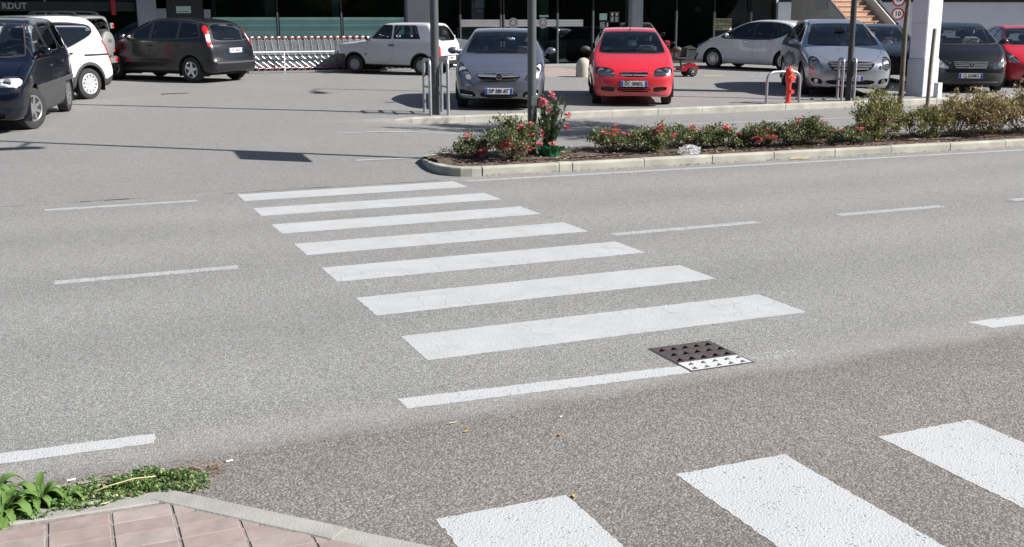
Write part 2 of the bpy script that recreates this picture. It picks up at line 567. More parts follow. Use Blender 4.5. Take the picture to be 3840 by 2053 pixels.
road_me = MB()
DX0, DX1, DY0, DY1 = 2.877, 3.268, 4.485, 4.925          # opening for the drain
road_me.add([(x, y, .004) for y in (-14, DY0, DY1, 11.86) for x in (-90, DX0, DX1, 110)], [(j*4+i, j*4+i+1, j*4+i+5, j*4+i+4) for j in range(3) for i in range(3) if not (i == 1 and j == 1)])
road = road_me.build('road', M_ROAD); tag(road, kind='structure')

def strip(name, pts, mat, parent, z=.0053, terrain=False, dz=.005):
    """a painted patch with softly ragged edges"""
    bm_v = []
    P = [Vector((p[0], p[1], 0)) for p in pts]
    for i in range(4):
        a, b2 = P[i], P[(i+1) % 4]
        L = (b2 - a).length
        n = max(2, int(L / .018))
        nrm = Vector((-(b2 - a).y, (b2 - a).x, 0)).normalized()
        for k in range(n):
            q = a.lerp(b2, k / n)
            if 0 < k < n: q = q + nrm * random.uniform(-.0045, .0045)
            bm_v.append((q.x, q.y, (zt(q.x, q.y) + dz) if terrain else z))
    me = bpy.data.meshes.new(name)
    me.from_pydata(bm_v, [], [tuple(range(len(bm_v)))])
    me.materials.append(mat)
    return mesh_obj(name, me, parent)

# zebra across the main road: seven bars
for k in range(7):
    y0 = 5.215 + k * 1.0
    x0, x1 = 1.697, 4.173
    strip('zebra_stripe', [(x0, y0), (x1, y0), (x1, y0 + .5), (x0, y0 + .5)], M_ZEBRA, road)
# zebra across the side street, running towards the viewer
for x0 in (1.12, 2.12, 3.13, 4.13):
    strip('zebra_stripe', [(x0, 1.1), (x0 + .52, 1.1), (x0 + .52, 3.39), (x0, 3.39)], M_NEWPAINT, road)
# edge line pieces on the near side
strip('edge_line', [(1.37, 4.54), (2.87, 4.47), (2.88, 4.59), (1.37, 4.69)], M_NEWPAINT, road)
strip('edge_line', [(-1.6, 4.60), (.25, 4.565), (.26, 4.68), (-1.6, 4.74)], M_NEWPAINT, road)
strip('edge_line', [(4.94, 4.48), (7.5, 4.36), (7.5, 4.51), (4.90, 4.64)], M_NEWPAINT, road)
M_GHOST = road_paint('road_paint_ghost', (.45, .45, .45), .3, 120.0, 0.0, .56, .2)
strip('edge_line', [(3.29, 4.50), (3.62, 4.49), (3.62, 4.60), (3.29, 4.62)], M_GHOST, road)
# centre line dashes
for a, b2 in ((-.14, 1.13), (4.29, 5.79), (6.71, 7.98), (8.9, 10.2), (-2.6, -1.3)):
    strip('lane_dash', [(a, 7.94), (b2, 7.94), (b2, 8.06), (a, 8.06)], M_THINPAINT, road)
# far edge of the road
strip('edge_line', [(4.25, 11.66), (14.0, 11.32), (26.0, 10.9), (4.3, 11.79)], M_THINPAINT, road) if False else None
strip('edge_line', [(4.35, 11.62), (26.0, 10.86), (26.0, 10.98), (4.30, 11.74)], M_THINPAINT, road)
strip('lane_dash', [(-.22, 11.40), (1.25, 11.40), (1.25, 11.52), (-.22, 11.52)], M_THINPAINT, road)
# thin lines on the lane between the flower bed and the car park, and on the car park floor
strip('lane_line', [(4.0, 16.55), (6.9, 16.52), (6.9, 16.59), (4.0, 16.62)], M_THINPAINT, ground, terrain=True)
strip('lane_line', [(10.2, 16.40), (26.0, 15.95), (26.0, 16.04), (10.2, 16.50)], M_THINPAINT, ground, terrain=True)
strip('lane_line', [(3.55, 13.70), (4.45, 13.66), (4.45, 13.75), (3.55, 13.79)], M_THINPAINT, ground, terrain=True)
M_BLUEPAINT = road_paint('bay_paint_blue', (.30, .38, .55), .4, 75.0, 0, .18)
M_YELPAINT = road_paint('bay_paint_yellow', (.45, .38, .16), .4, 75.0, 0, .18)
strip('bay_mark', [(18.0, 25.6), (19.2, 25.2), (19.25, 25.35), (18.05, 25.75)], M_BLUEPAINT, ground, terrain=True)
strip('bay_mark', [(17.0, 26.35), (17.6, 26.15), (17.7, 26.5), (17.1, 26.7)], M_YELPAINT, ground, terrain=True)
M_REDPAINT = road_paint('crossing_paint_red', (.36, .20, .16), .35, 75.0, 0, .12)
for k in range(5):      # red and white entrance crossing before the shop door
    yy = 27.6 + k * .85
    strip('zebra_stripe', [(11.6, yy), (14.9, yy), (14.9, yy + .42), (11.6, yy + .42)], M_THINPAINT, ground, terrain=True)
    strip('zebra_stripe', [(11.6, yy + .44), (14.9, yy + .44), (14.9, yy + .83), (11.6, yy + .83)], M_REDPAINT, ground, terrain=True)

# open seam between road and car park
mb = MB(); px = -3.0; prev = None
while px < 4.1:
    if not (.9 < px < 1.5):
        yy = 11.88 + .02 * sin(px * 3.1) + random.uniform(-.012, .012)
        if prev:
            a, b2 = prev, (px, yy)
            w = random.uniform(.004, .016)
            mb.add([(a[0], a[1] - w, zt(0, 11.9) + .005), (b2[0], b2[1] - w, .005), (b2[0], b2[1] + w, .005), (a[0], a[1] + w, .005)], [(0, 1, 2, 3)])
        prev = (px, yy)
    else: prev = None
    px += .12
mb.build('seam_crack', M_DARKGAP, road)

# --- kerb stones
def kerb_stone(path, width, zfun, ztop, parent, mat, bev=.018, inner=+1):
    """one stone following a short path; width extends to the left of the path (inner=+1)"""
    P = [Vector((p[0], p[1], 0)) for p in path]
    n = len(P); vs = []; fs = []
    for i, p in enumerate(P):
        t = (P[min(i+1, n-1)] - P[max(i-1, 0)]).normalized()
        nr = Vector((-t.y, t.x, 0)) * inner
        zb = zfun(p.x, p.y) - .12
        zt_ = ztop(p.x, p.y) if callable(ztop) else ztop
        prof = [(0, zb), (0, zt_ - bev * 1.3), (bev * .35, zt_ - bev * .4), (bev * 1.2, zt_), (width - .006, zt_), (width, zt_ - .006), (width, zb)]
        for d, z in prof:
            q = p + nr * d
            vs.append((q.x, q.y, z))
    k = 7
    for i in range(n - 1):
        for j in range(k - 1):
            fs.append((i*k+j, (i+1)*k+j, (i+1)*k+j+1, i*k+j+1))
    fs.append(tuple(range(k))); fs.append(tuple((n-1)*k + j for j in range(k-1, -1, -1)))
    mb = MB(); mb.add(vs, fs)
    return mb.build('kerb_stone', mat, parent)

kerb_bed = bpy.data.objects.new('kerb', None); link(kerb_bed); tag(kerb_bed, kind='structure')
def bed_front(x): return 12.02 - .0385 * (x - 4.64)
joints = [4.66, 5.67, 6.85, 7.85, 8.8, 9.78, 10.73, 11.77, 12.79, 13.8, 14.8, 15.8, 16.8, 17.8, 18.8, 19.8, 20.8, 21.8]
flat0 = lambda x, y: zt(x, y)
split = []
for a, b2 in zip(joints, joints[1:]):
    if abs(a - 5.67) < .01: split += [(5.67, 5.85), (5.85, 6.85)]
    else: split.append((a, b2))
for a, b2 in split:
    j = random.uniform(-.004, .004)
    kerb_stone([(a + .006, bed_front(a) + j), (b2 - .006, bed_front(b2) + j)], .125, flat0, .115 + j, kerb_bed, M_CONC)
# rounded end of the bed
arc = [(4.25, 13.05), (4.215, 12.75), (4.21, 12.5), (4.235, 12.32), (4.30, 12.17), (4.40, 12.075), (4.53, 12.03), (4.65, 12.02)]
kerb_stone(arc, .125, flat0, .115, kerb_bed, M_CONC)
kerb_stone([(4.75, 13.66), (4.58, 13.63), (4.42, 13.52), (4.32, 13.34), (4.252, 13.06)], .125, flat0, lambda x, y: .115 + .02 * (y - 13), kerb_bed, M_CONC)
back_top = lambda x, y: zt(x, y) + .055
px = 4.76
while px < 21.5:
    kerb_stone([(px + .99, 13.66 - .0385 * (px + .99 - 4.75)), (px, 13.66 - .0385 * (px - 4.75))], .10, flat0, back_top, kerb_bed, M_CONC2)
    px += 1.0

kerb_lot = bpy.data.objects.new('kerb', None); link(kerb_lot); tag(kerb_lot, kind='structure')
lot_top = lambda x, y: slope_z(18.4) + .012
px = 5.72
while px < 32:
    j = random.uniform(-.004, .004)
    kerb_stone([(px, LOT_KERB_Y - .02 + j), (px + .992, LOT_KERB_Y - .02 + j)], .16, flat0, lot_top, kerb_lot, M_CONC)
    px += 1.0
kerb_stone([(4.75, 18.5), (4.95, 18.36), (5.2, 18.25), (5.45, 18.195), (5.715, 18.18)], .16, flat0,
           lambda x, y: zt(x, y - .1) * max(0, (5.7 - x)) / .95 + lot_top(0, 0) * min(1, max(0, (x - 4.75) / .95)), kerb_lot, M_CONC)

# --- soil of the flower bed
M_SOIL = simple('bed_soil', (.085, .062, .045), .95, vary=.45, scale=22.0, bump=.8, bscale=60.0)
soil_v = []; soil_f = []
nxs, nys = 150, 14
for j in range(nys + 1):
    for i in range(nxs + 1):
        x = 4.30 + (21.6 - 4.30) * i / nxs
        y0 = bed_front(x) + .11; y1 = 13.60 - .0385 * (x - 4.75)
        if x < 4.75:
            q = (4.75 - x) / .45
            y0 += .28 * q * q; y1 -= .28 * q * q
        y = y0 + (y1 - y0) * j / nys
        edge = min(j, nys - j) / nys
        z = .075 + .03 * (y - 12) / 1.5 + .05 * min(1, edge * 4) + .018 * sin(x * 7.3 + y * 5) * sin(x * 2.1 - y * 9) + random.uniform(-.008, .008)
        soil_v.append((x, y, z))
for j in range(nys):
    for i in range(nxs):
        a = j * (nxs + 1) + i
        soil_f.append((a, a + 1, a + nxs + 2, a + nxs + 1))
flower_bed = mesh_obj('flower_bed', raw_mesh('flower_bed', np.array(soil_v), np.array(soil_f), M_SOIL, smooth=True))
tag(flower_bed, kind='structure')

def chips_obj(name, n, xr, yfun, zf, size, mats, parent=None):
    """bark chips and dry leaves lying loose"""
    obs = []
    for mi, (mat, share) in enumerate(mats):
        V = []; F = []
        for _ in range(int(n * share)):
            x = random.uniform(*xr); y = yfun(x)
            s = random.uniform(size[0], size[1]); a = random.uniform(0, pi)
            t = random.uniform(-.5, .5); w = s * random.uniform(.25, .55)
            z = zf(x, y) + random.uniform(.004, .022)
            ca, sa = cos(a), sin(a)
            k = len(V)
            for u, v, h in ((-1, -1, 0), (1, -1, 1), (1, 1, 1), (-1, 1, 0)):
                V.append((x + ca * u * s - sa * v * w, y + sa * u * s + ca * v * w, z + t * h * s * .8 + v * w * random.uniform(-.4, .6)))
            F += [(k, k+1, k+2), (k, k+2, k+3)]
        me = raw_mesh(name, V, F, mat)
        o = mesh_obj(name, me, parent); obs.append(o)
        tag(o, kind='stuff')
    return obs
M_BARK1 = simple('bark_brown', (.16, .085, .06), .9, vary=.4, scale=30)
M_BARK2 = simple('bark_pale', (.33, .25, .18), .9, vary=.3, scale=30)
M_BARK3 = simple('bark_dark', (.06, .04, .035), .9, vary=.3, scale=30)
def bed_y(x): return random.uniform(bed_front(x) + .13, 13.5 - .0385 * (x - 4.75))
soil_z = lambda x, y: .115 + .03 * (y - 12) / 1.5
mulch = chips_obj('bark_mulch', 7000, (4.45, 21.0), bed_y, soil_z, (.008, .028),
          ((M_BARK1, .45), (M_BARK2, .25), (M_BARK3, .3)))
for o, nm in zip(mulch, ('bark_mulch', 'dry_leaf_litter', 'bark_mulch')):
    o.name = nm; tag(o, {'bark_mulch': 'brown bark chips scattered over the soil of the flower bed', 'dry_leaf_litter': 'pale dry leaves and chips strewn between the rose bushes'}[nm], 'mulch')

grit = chips_obj('gutter_grit', 1500, (4.7, 20.0), lambda x: bed_front(x) - abs(random.gauss(.02, .025)), lambda x, y: .004, (.003, .011), ((M_BARK2, .5), (M_BARK3, .5)))
for o in grit: tag(o, 'grit and leaf crumbs gathered in the gutter along the flower bed kerb', 'grit')
# irrigation hose along the bed
mb = MB(); path = []
for i in range(60):
    x = 5.0 + i * .28
    path.append((x, bed_front(x) + .34 + .05 * sin(x * 1.9), .135 + .006 * sin(x * 3)))
mb.tube(path, .008, 6)
hose = mb.build('irrigation_hose', simple('hose_brown', (.03, .02, .017), .9, spec=.1))
tag(hose, 'thin dark brown irrigation hose lying along the flower bed behind the kerb', 'hose')

# --- pavement corner with pink pavers at the lower left
pavement = bpy.data.objects.new('pavement', None); link(pavement); tag(pavement, kind='structure')
M_PAVER = simple('paver_pink', (.265, .212, .195), .85, vary=.16, scale=14.0, bump=.3, bscale=220.0)
M_PAVER2 = simple('paver_pink_pale', (.285, .24, .222), .85, vary=.16, scale=12.0, bump=.3, bscale=220.0)
mb = MB(); mb.add([(-1.6, 3.9, .0245), (-1.6, 1.2, .0245), (2.7, 1.2, .0245), (.25, 3.9, .0245)], [(0, 1, 2, 3)])
mb.build('joint_sand', simple('joint_sand', (.21, .185, .17), .95, vary=.3, scale=60), pavement)
def clip(poly, a, b2, c):          # keep a*x + b*y <= c
    outp = []
    for i in range(len(poly)):
        p, q = poly[i], poly[(i+1) % len(poly)]
        dp = a*p[0] + b2*p[1] - c; dq = a*q[0] + b2*q[1] - c
        if dp <= 0: outp.append(p)
        if dp * dq < 0:
            t = dp / (dp - dq); outp.append((p[0] + (q[0]-p[0])*t, p[1] + (q[1]-p[1])*t))
    return outp
def area(poly): return abs(sum(p[0]*q[1] - q[0]*p[1] for p, q in zip(poly, poly[1:] + poly[:1]))) / 2
for r in range(14):
    for cidx in range(-6, 16):
        x0 = .04 + cidx * .2105; y1 = 3.865 - r * .105
        g = .0035
        poly = clip([(x0 + g + .0015, y1 - .105 + g), (x0 + .2105 - g - .0015, y1 - .105 + g), (x0 + .2105 - g - .0015, y1 - g), (x0 + g + .0015, y1 - g)], 1, 1, 4.098)
        if len(poly) < 3 or area(poly) < 4e-4: continue
        if poly[0][0] > 1.9: continue
        zt_ = .028 + random.uniform(-.0015, .0015)
        cx_ = sum(p[0] for p in poly) / len(poly); cy_ = sum(p[1] for p in poly) / len(poly)
        ins = [(p[0] + (cx_ - p[0]) * .03, p[1] + (cy_ - p[1]) * .05) for p in poly]
        n = len(poly)
        vs = [(p[0], p[1], .0) for p in poly] + [(p[0], p[1], zt_ - .004) for p in poly] + [(p[0], p[1], zt_) for p in ins]
        fs = [(i, (i+1) % n, n + (i+1) % n, n + i) for i in range(n)] + [(n+i, n+(i+1) % n, 2*n+(i+1) % n, 2*n+i) for i in range(n)] + [tuple(range(2*n, 3*n))]
        mb = MB(); mb.add(vs, fs); mb.build('paver', M_PAVER if random.random() < .6 else M_PAVER2, pavement)
kz = .032
flat_low = lambda x, y: 0.0
kerb_stone([(.262, 3.985), (.80, 3.405)], .105, flat_low, kz, pavement, M_CONC2, bev=.008, inner=-1)
kerb_stone([(.803, 3.402), (1.55, 2.60)], .105, flat_low, kz - .003, pavement, M_CONC2, bev=.008, inner=-1)
kerb_stone([(1.553, 2.597), (2.4, 1.69)], .105, flat_low, kz, pavement, M_CONC2, bev=.008, inner=-1)
kerb_stone([(-.66, 4.02), (.258, 3.988)], .105, flat_low, kz - .002, pavement, M_CONC2, bev=.008, inner=-1)
kerb_stone([(-1.6, 4.05), (-.663, 4.02)], .105, flat_low, kz, pavement, M_CONC2, bev=.008, inner=-1)
kerb_stone([(-1.6, 4.27), (.02, 4.235)], .07, flat_low, .016, pavement, M_CONC2, bev=.006, inner=-1)

# --- storm drain with square holes, its near side painted over by the edge line
drain = thing('drain_grate', 'square brown iron drain grate with its near edge painted white, beside the zebra crossing', 'drain grate', (2.875, 4.485, 0))
def holed_plate(name, x0, x1, y0, y1, cols, rows, mat, hole=.050, z=.0075, depth=.03):
    mb = MB()
    cw = (x1 - x0) / cols; rh = (y1 - y0) / rows
    for r in range(rows):
        for c in range(cols):
            ax, bx = x0 + c * cw, x0 + (c+1) * cw
            ay, by = y0 + r * rh, y0 + (r+1) * rh
            mx_, my_ = (ax + bx) / 2 + (.012 if r % 2 else -.008), (ay + by) / 2
            hx = hole / 2; hy = min(hole, rh * .6) / 2
            o = [(ax, ay), (bx, ay), (bx, by), (ax, by)]
            i_ = [(mx_-hx, my_-hy), (mx_+hx, my_-hy), (mx_+hx, my_+hy), (mx_-hx, my_+hy)]
            vs = [(p[0], p[1], z) for p in o] + [(p[0], p[1], z) for p in i_] + [(p[0]*.8+mx_*.2, p[1]*.8+my_*.2, z - depth) for p in i_]
            fs = [(k, (k+1) % 4, 4+(k+1) % 4, 4+k) for k in range(4)] + [(4+k, 4+(k+1) % 4, 8+(k+1) % 4, 8+k) for k in range(4)]
            mb.add(vs, fs)
    return mb.build(name, mat, drain)
M_IRON = simple('drain_iron', (.085, .066, .066), .6, .3, vary=.25, scale=25, bump=.3, bscale=150)
M_DRAINWHITE = road_paint('drain_paint', (.50, .51, .51), .08, 58.0, 0, .0)
holed_plate('cover', .012, .383, .148, .43, 5, 3, M_IRON)
holed_plate('painted_edge', .012, .383, .008, .146, 5, 2, M_DRAINWHITE, .04)
mb = MB()
for x0, x1, y0, y1 in ((.0, .010, -.002, .442), (.385, .395, -.002, .442), (.0105, .3845, -.002, .006), (.0105, .3845, .432, .442)):
    mb.box(x0, x1, y0, y1, -.02, .0065)
mb.build('frame', M_IRON, drain)
mb = MB(); mb.add([(0, 0, -.16), (.395, 0, -.16), (.395, .44, -.16), (0, .44, -.16), (0, 0, -.02), (.395, 0, -.02), (.395, .44, -.02), (0, .44, -.02)], [(0, 1, 2, 3), (0, 1, 5, 4), (1, 2, 6, 5), (2, 3, 7, 6), (3, 0, 4, 7)])
mb.build('pit', simple('drain_black', (.012, .011, .01), .9), drain)

ch = thing('channel_drain', 'narrow dark drain cover in the car park floor before the dark grey people carrier', 'drain cover', (2.12, 24.9, zt(2.1, 24.9)), radians(17))
mb = MB(); mb.box(0, .62, -.08, .08, -.02, .006); mb.build('tray', simple('drain_black2', (.02, .02, .02), .8), ch)
mb = MB()
for k in range(11): mb.box(.03 + k * .052, .055 + k * .052, -.07, .07, .004, .012)
mb.build('grating', M_IRON, ch)
# ------------------------------------------------------------------ shared small materials
M_TYRE = simple('tyre_rubber', (.022, .022, .023), .85, vary=.3, scale=8)
M_BLACK = simple('black_plastic', (.022, .022, .024), .55, vary=.2, scale=20)
M_BLACK2 = simple('dull_black', (.010, .010, .011), .8)
M_TRIMGREY = simple('grey_plastic', (.045, .045, .047), .6, vary=.15, scale=12)
M_CHROME = simple('chrome', (.75, .76, .78), .12, 1.0)
M_ALLOY = simple('alloy', (.55, .56, .58), .28, .9)
M_COVER = simple('wheel_cover_silver', (.50, .51, .54), .35, .4, vary=.1)
M_CLOTH = simple('seat_cloth', (.045, .047, .055), .9, vary=.2, scale=15)
M_CLOTH_L = simple('seat_cloth_light', (.22, .22, .23), .9, vary=.2, scale=15)
M_DASH = simple('dashboard_plastic', (.035, .036, .04), .7)
M_WGLASS = glass('car_glass', (.68, .73, .72), refl=1.0)
M_WGLASS_D = glass('car_glass_privacy', (.18, .2, .2), refl=1.0)
M_LENS = glass('lamp_glass', (.92, .94, .95), refl=.8)
M_REFLECT = simple('lamp_reflector', (.62, .64, .66), .22, .85)
M_LAMPGREY = simple('lamp_housing', (.62, .64, .66), .35, .15)
M_AMBER = simple('amber_plastic', (.75, .28, .03), .25, coat=1.0)
M_REDLENS = simple('tail_lamp_red', (.55, .012, .012), .2, coat=1.0)
M_CLEARLENS = simple('tail_lamp_clear', (.75, .62, .62), .2, coat=1.0)
M_PLATE = simple('plate_white', (.72, .73, .73), .45)
M_PLATEBLUE = simple('plate_blue', (.03, .07, .42), .45)
M_INK = simple('black_ink', (.012, .012, .014), .6)
M_PAPER = simple('paper_white', (.70, .72, .74), .7)
M_PAPERBLUE = simple('paper_blue', (.12, .18, .55), .7)

# ================================================================== SUPERMARKET
FY = 33.0
M_PAPERW = simple('print_white', (.74, .76, .76), .6)
GZ = zt(20, 33)
M_WALLGREY = simple('render_blue_grey', (.33, .37, .41), .8, vary=.06, scale=3, bump=.1, bscale=60)
M_FRAME = simple('window_frame_grey', (.42, .43, .44), .45, .5)
M_FRAMEDARK = simple('window_frame_dark', (.02, .021, .023), .5)
M_SHOPGLASS = glass('shop_glass', (.52, .60, .58), refl=1.25, ior=1.5)
M_INTDARK = simple('shop_interior', (.030, .032, .031), .85, vary=.5, scale=.8)
M_FLOORIN = simple('shop_floor', (.06, .062, .062), .4, vary=.2, scale=1.5)
M_FILM = simple('frosted_film', (.42, .80, .68), .5, vary=.10, scale=2.0)
M_FILM2 = simple('frosted_film_dark', (.28, .58, .52), .5, vary=.10, scale=2.0)
M_WHITEFILM = simple('white_film', (.82, .85, .84), .6, vary=.06, scale=3)
M_SHUTTER = simple('dark_cladding', (.022, .024, .026), .5, vary=.3, scale=1.2)

shop = thing('supermarket', 'long supermarket front of dark shop windows with grey columns behind the car park', 'building', (0, FY, 0))
def sb(name, x0, x1, y0, y1, z0, z1, mat, parent=None, bev=0):
    mb = MB()
    if bev: mb.cbox(((x0+x1)/2, (y0+y1)/2, (z0+z1)/2), (x1-x0, y1-y0, z1-z0), bev)
    else: mb.box(x0, x1, y0, y1, z0, z1)
    return mb.build(name, mat, parent if parent is not None else shop)
# shell
sb('interior_floor', -14, 24.3, .08, 9, GZ - .3, GZ + .012, M_FLOORIN)
sb('back_wall', -14, 24.3, 9.0, 9.2, GZ, 4.2, M_INTDARK)
sb('side_wall', -14.2, -14, .1, 9, GZ, 4.2, M_INTDARK)
sb('side_wall', 24.31, 24.42, .1, 9.2, GZ - .3, 6.3, M_WALLGREY)
sb('ceiling', -14, 24.3, .1, 9, 3.75, 3.9, M_INTDARK)
sb('upper_wall', -14.2, 24.3, -.05, .2, 3.9, 6.4, M_WALLGREY)
sb('unseen_canopy', -14.2, 24.3, -2.25, -.06, 3.62, 3.86, M_WALLGREY)  # unseen above the view, its depth chosen to keep the shop front in shade
sb('threshold', 11.3, 17.0, -.45, -.06, GZ - .2, GZ + .05, M_CONC2)
sb('plinth', -14, 11.28, -.06, .10, GZ - .2, GZ + .10, M_FRAMEDARK)
sb('plinth', 17.02, 24.3, -.06, .10, GZ - .2, GZ + .10, M_FRAMEDARK)
# columns
for x0, x1, lab in ((2.30, 2.82, None), (10.27, 11.12, None), (18.22, 18.64, None), (-8.2, -7.6, None)):
    sb('column', x0, x1, -.22, .14, GZ - .1, 3.615, M_WALLGREY, bev=.012)
sb('wall_panel', 2.83, 3.10, -.02, .10, GZ, 2.38, M_WALLGREY)
sb('wall_panel', 4.15, 4.34, -.02, .10, GZ, 2.36, M_WALLGREY)
sb('wall_panel', 3.12, 4.13, .02, .10, GZ, 3.6, M_SHUTTER)
# windows
bays = [(-7.58, -5.0), (-4.97, -2.4), (-2.37, -.1), (-.07, 2.28), (4.36, 6.26), (6.30, 8.21), (8.25, 10.25), (11.14, 12.07), (12.12, 13.48), (13.62, 15.51), (15.56, 16.83), (16.88, 18.20), (18.66, 20.08), (20.12, 21.63), (21.67, 23.18), (23.22, 24.28)]
for a, b in bays:
    sb('window_pane', a, b, .035, .047, GZ + .1, 3.6, M_SHOPGLASS)
for x, z1 in ((-4.985, 3.6), (-2.385, 3.6), (-.085, 3.6), (6.28, 2.28), (8.23, 2.28), (12.095, 2.22), (13.50, 2.22), (13.60, 2.22), (15.535, 2.27), (16.855, 2.36), (20.10, 2.36), (21.65, 2.33), (23.20, 2.32)):
    sb('mullion', x - .020, x + .020, -.02, .09, GZ + .05, z1, M_FRAME)
    if z1 < 3: sb('mullion', x - .020, x + .020, .0, .09, z1 + .002, 3.6, M_FRAMEDARK)
# frosted film low on the three long windows beside the trolleys: bands of slightly different tone
for a, b in ((4.36, 6.25), (6.31, 8.20), (8.26, 10.24)):
    z = 1.22; k = 0
    for h in (.10, .05, .17, .05, .16, .13, .05, .13, .08):
        if z + h > 2.14: break
        sb('frosted_band', a + .02, b - .02, -.012 - .004 * (k % 2), -.004 - .004 * (k % 2), z, z + h - .002, M_FILM if k % 2 == 0 else M_FILM2)
        z += h; k += 1
for x0, x1 in ((5.95, 6.24), (7.98, 8.19)):
    sb('inner_upright', x0, x1, .12, .40, GZ, 3.7, M_WALLGREY)  # uprights standing in for dark reflections of car pillars in the glass
sb('window_joint', 5.80, 5.812, .06, .07, GZ + .1, 2.1, M_FRAMEDARK); sb('window_joint', 7.12, 7.132, .06, .07, GZ + .1, 2.1, M_FRAMEDARK)
# white film strip across the doors, with the round tree emblem
def emblem(x, z, r=.155):
    mb = MB()
    ring = [(x + r*cos(2*pi*k/32), .0, z + r*sin(2*pi*k/32)) for k in range(32)]
    mb.tube([(p[0], .012, p[2]) for p in ring], .014, 6, closed=True)
    o = mb.build('emblem', M_PAPERW, shop)
    mb = MB(); mb.prism([(x + (r-.012)*cos(2*pi*k/28), z + (r-.012)*sin(2*pi*k/28)) for k in range(28)], .020, .026, 'xz'); mb.build('emblem_back', M_EMBGREY, o)
    mb = MB()
    for s_ in (-1, 1):
        for q, (w, h) in enumerate(((.085, -.01), (.085, -.055), (.07, .035))):
            mb.prism([(x + s_*.006, z + h + .055), (x + s_*.006, z + h + .085), (x + s_*w, z + h), (x + s_*w, z + h - .03)], .008, .016, 'xz')
    mb.prism([(x - .012, z - .13), (x + .012, z - .13), (x + .012, z + .11), (x - .012, z + .11)], .007, .015, 'xz')
    mb.build('emblem_tree', M_PAPERW, o)
M_INGREY = simple('inner_wall_grey', (.55, .60, .62), .7, vary=.15, scale=1.5)
M_EMBGREY = simple('print_grey', (.30, .33, .36), .6)
for a, b in ((12.13, 13.47), (13.63, 14.6), (14.62, 15.49), (15.57, 16.48)):
    for z0, z1, mt in ((1.845, 1.90, M_WHITEFILM), (1.905, 1.955, M_WHITEFILM), (1.96, 2.005, M_WHITEFILM), (2.01, 2.065, M_WHITEFILM)):
        sb('white_band', a, b, .026, .033, z0, z1, mt)
sb('inner_slab', 11.2, 12.05, 1.6, 1.7, GZ, 1.66, M_INGREY)
sb('inner_slab', 12.15, 13.15, .5, .58, GZ, 1.83, M_INGREY)  # grey slab standing in for a pale reflection in the entrance glass
sb('inner_upright', 15.40, 15.75, 1.2, 1.5, GZ, 3.7, M_INGREY)
sb('inner_slab', 15.5, 17.0, 3.0, 3.1, GZ, 1.25, M_INGREY)
emblem(13.93, 1.955); emblem(15.00, 1.955)
# a darker counter front and a kiosk with a slanting top behind the glass
k = thing('ticket_kiosk', 'dark kiosk with a pale slanting top behind the glass left of the entrance', 'kiosk', (11.75, FY + .9, GZ))
mb = MB(); mb.prism([(-.30, 0), (.30, 0), (.30, 1.18), (-.30, 1.02)], -.34, .34, 'yz'); mb.build('cabinet', simple('kiosk_grey', (.10, .12, .125), .6), k)
mb = MB(); mb.prism([(-.33, 1.01), (.33, 1.19), (.33, 1.215), (-.33, 1.035)], -.36, .36, 'yz'); mb.build('slanted_top', simple('kiosk_top', (.30, .35, .36), .5), k)
c_ = thing('checkout_counter', 'grey counter standing behind the entrance glass right of the lamp post', 'counter', (15.9, FY + 1.2, GZ))
mb = MB(); mb.cbox((0, 0, .40), (.62, .9, .80), .02); mb.build('front_panel', simple('counter_grey', (.20, .25, .28), .5), c_)
mb = MB(); mb.cbox((0, 0, .82), (.68, .96, .04), .012); mb.build('counter_top', simple('counter_top', (.12, .13, .14), .4), c_)
# sign lettering and the red strip on the left of the front
text_part('RDUT', .235, simple('sign_letters', (.42, .42, .44), .6), shop, basis((-.86, -.035, 2.43), (1, 0, 0), (0, 0, 1), (0, -1, 0)), bold=.004)
sb('fascia', -7.5, 2.26, -.03, -.002, 2.30, 2.56, M_SHUTTER)
text_part('CENTRO SUD', .36, simple('sign_letters_white', (.66, .66, .67), .6), shop, basis((.95, -.075, 2.785), (1, 0, 0), (0, 0, 1), (0, -1, 0)), bold=.006)
sb('fascia', -2.2, 2.26, -.06, -.032, 2.60, 3.1, M_SHUTTER)
sb('red_strip', 1.62, 1.74, -.10, -.062, 2.2, 3.2, simple('sign_red', (.45, .02, .03), .5))
# notices on the glass
def notice(name, label, x0, x1, z0, z1, mat, y=-.005, cat='notice'):
    t = thing(name, label, cat, (x0, FY + y, z0))
    mb = MB(); mb.box(0, x1-x0, 0, .008, 0, z1-z0); mb.build('sheet', mat, t)
    return t
M_MINT = simple('paper_mint', (.50, .68, .62), .7)
t = notice('light_sign', 'pale green sign plate fixed above the roof of the dark grey people carrier', 3.38, 3.79, 2.255, 2.45, M_MINT, -.012, 'sign')
mb = MB(); mb.box(.06, .35, -.004, -.001, .035, .05); mb.build('printed_line', M_FRAMEDARK, t)
t = notice('paper_notice', 'square pale mint paper taped to the dark glass left of the black notices', 17.10, 17.38, 2.05, 2.265, M_MINT, .022)
M_NOTICE = simple('notice_black', (.018, .018, .022), .6)
t = notice('notice_board', 'black safety notice with two white pictograms above the red hatchback', 17.48, 17.86, 1.965, 2.32, M_NOTICE, .022)
mb = MB()
mb.box(.02, .36, -.003, -.0005, .335, .343)
for xx in (.10, .27):
    mb.prism([(xx + .045*cos(2*pi*k/14), .27 + .045*sin(2*pi*k/14)) for k in range(14)], -.003, -.0005, 'xz')
    for q in range(5): mb.box(xx - .055, xx + .055, -.003, -.0005, .04 + q*.032, .058 + q*.032)
mb.build('printed_marks', M_PAPERW, t)
mb = MB(); mb.tube([(.27 + .052*cos(2*pi*k/18), -.004, .27 + .052*sin(2*pi*k/18)) for k in range(18)], .007, 5, closed=True); mb.build('printed_ring', simple('print_red', (.5, .03, .05), .6), t)
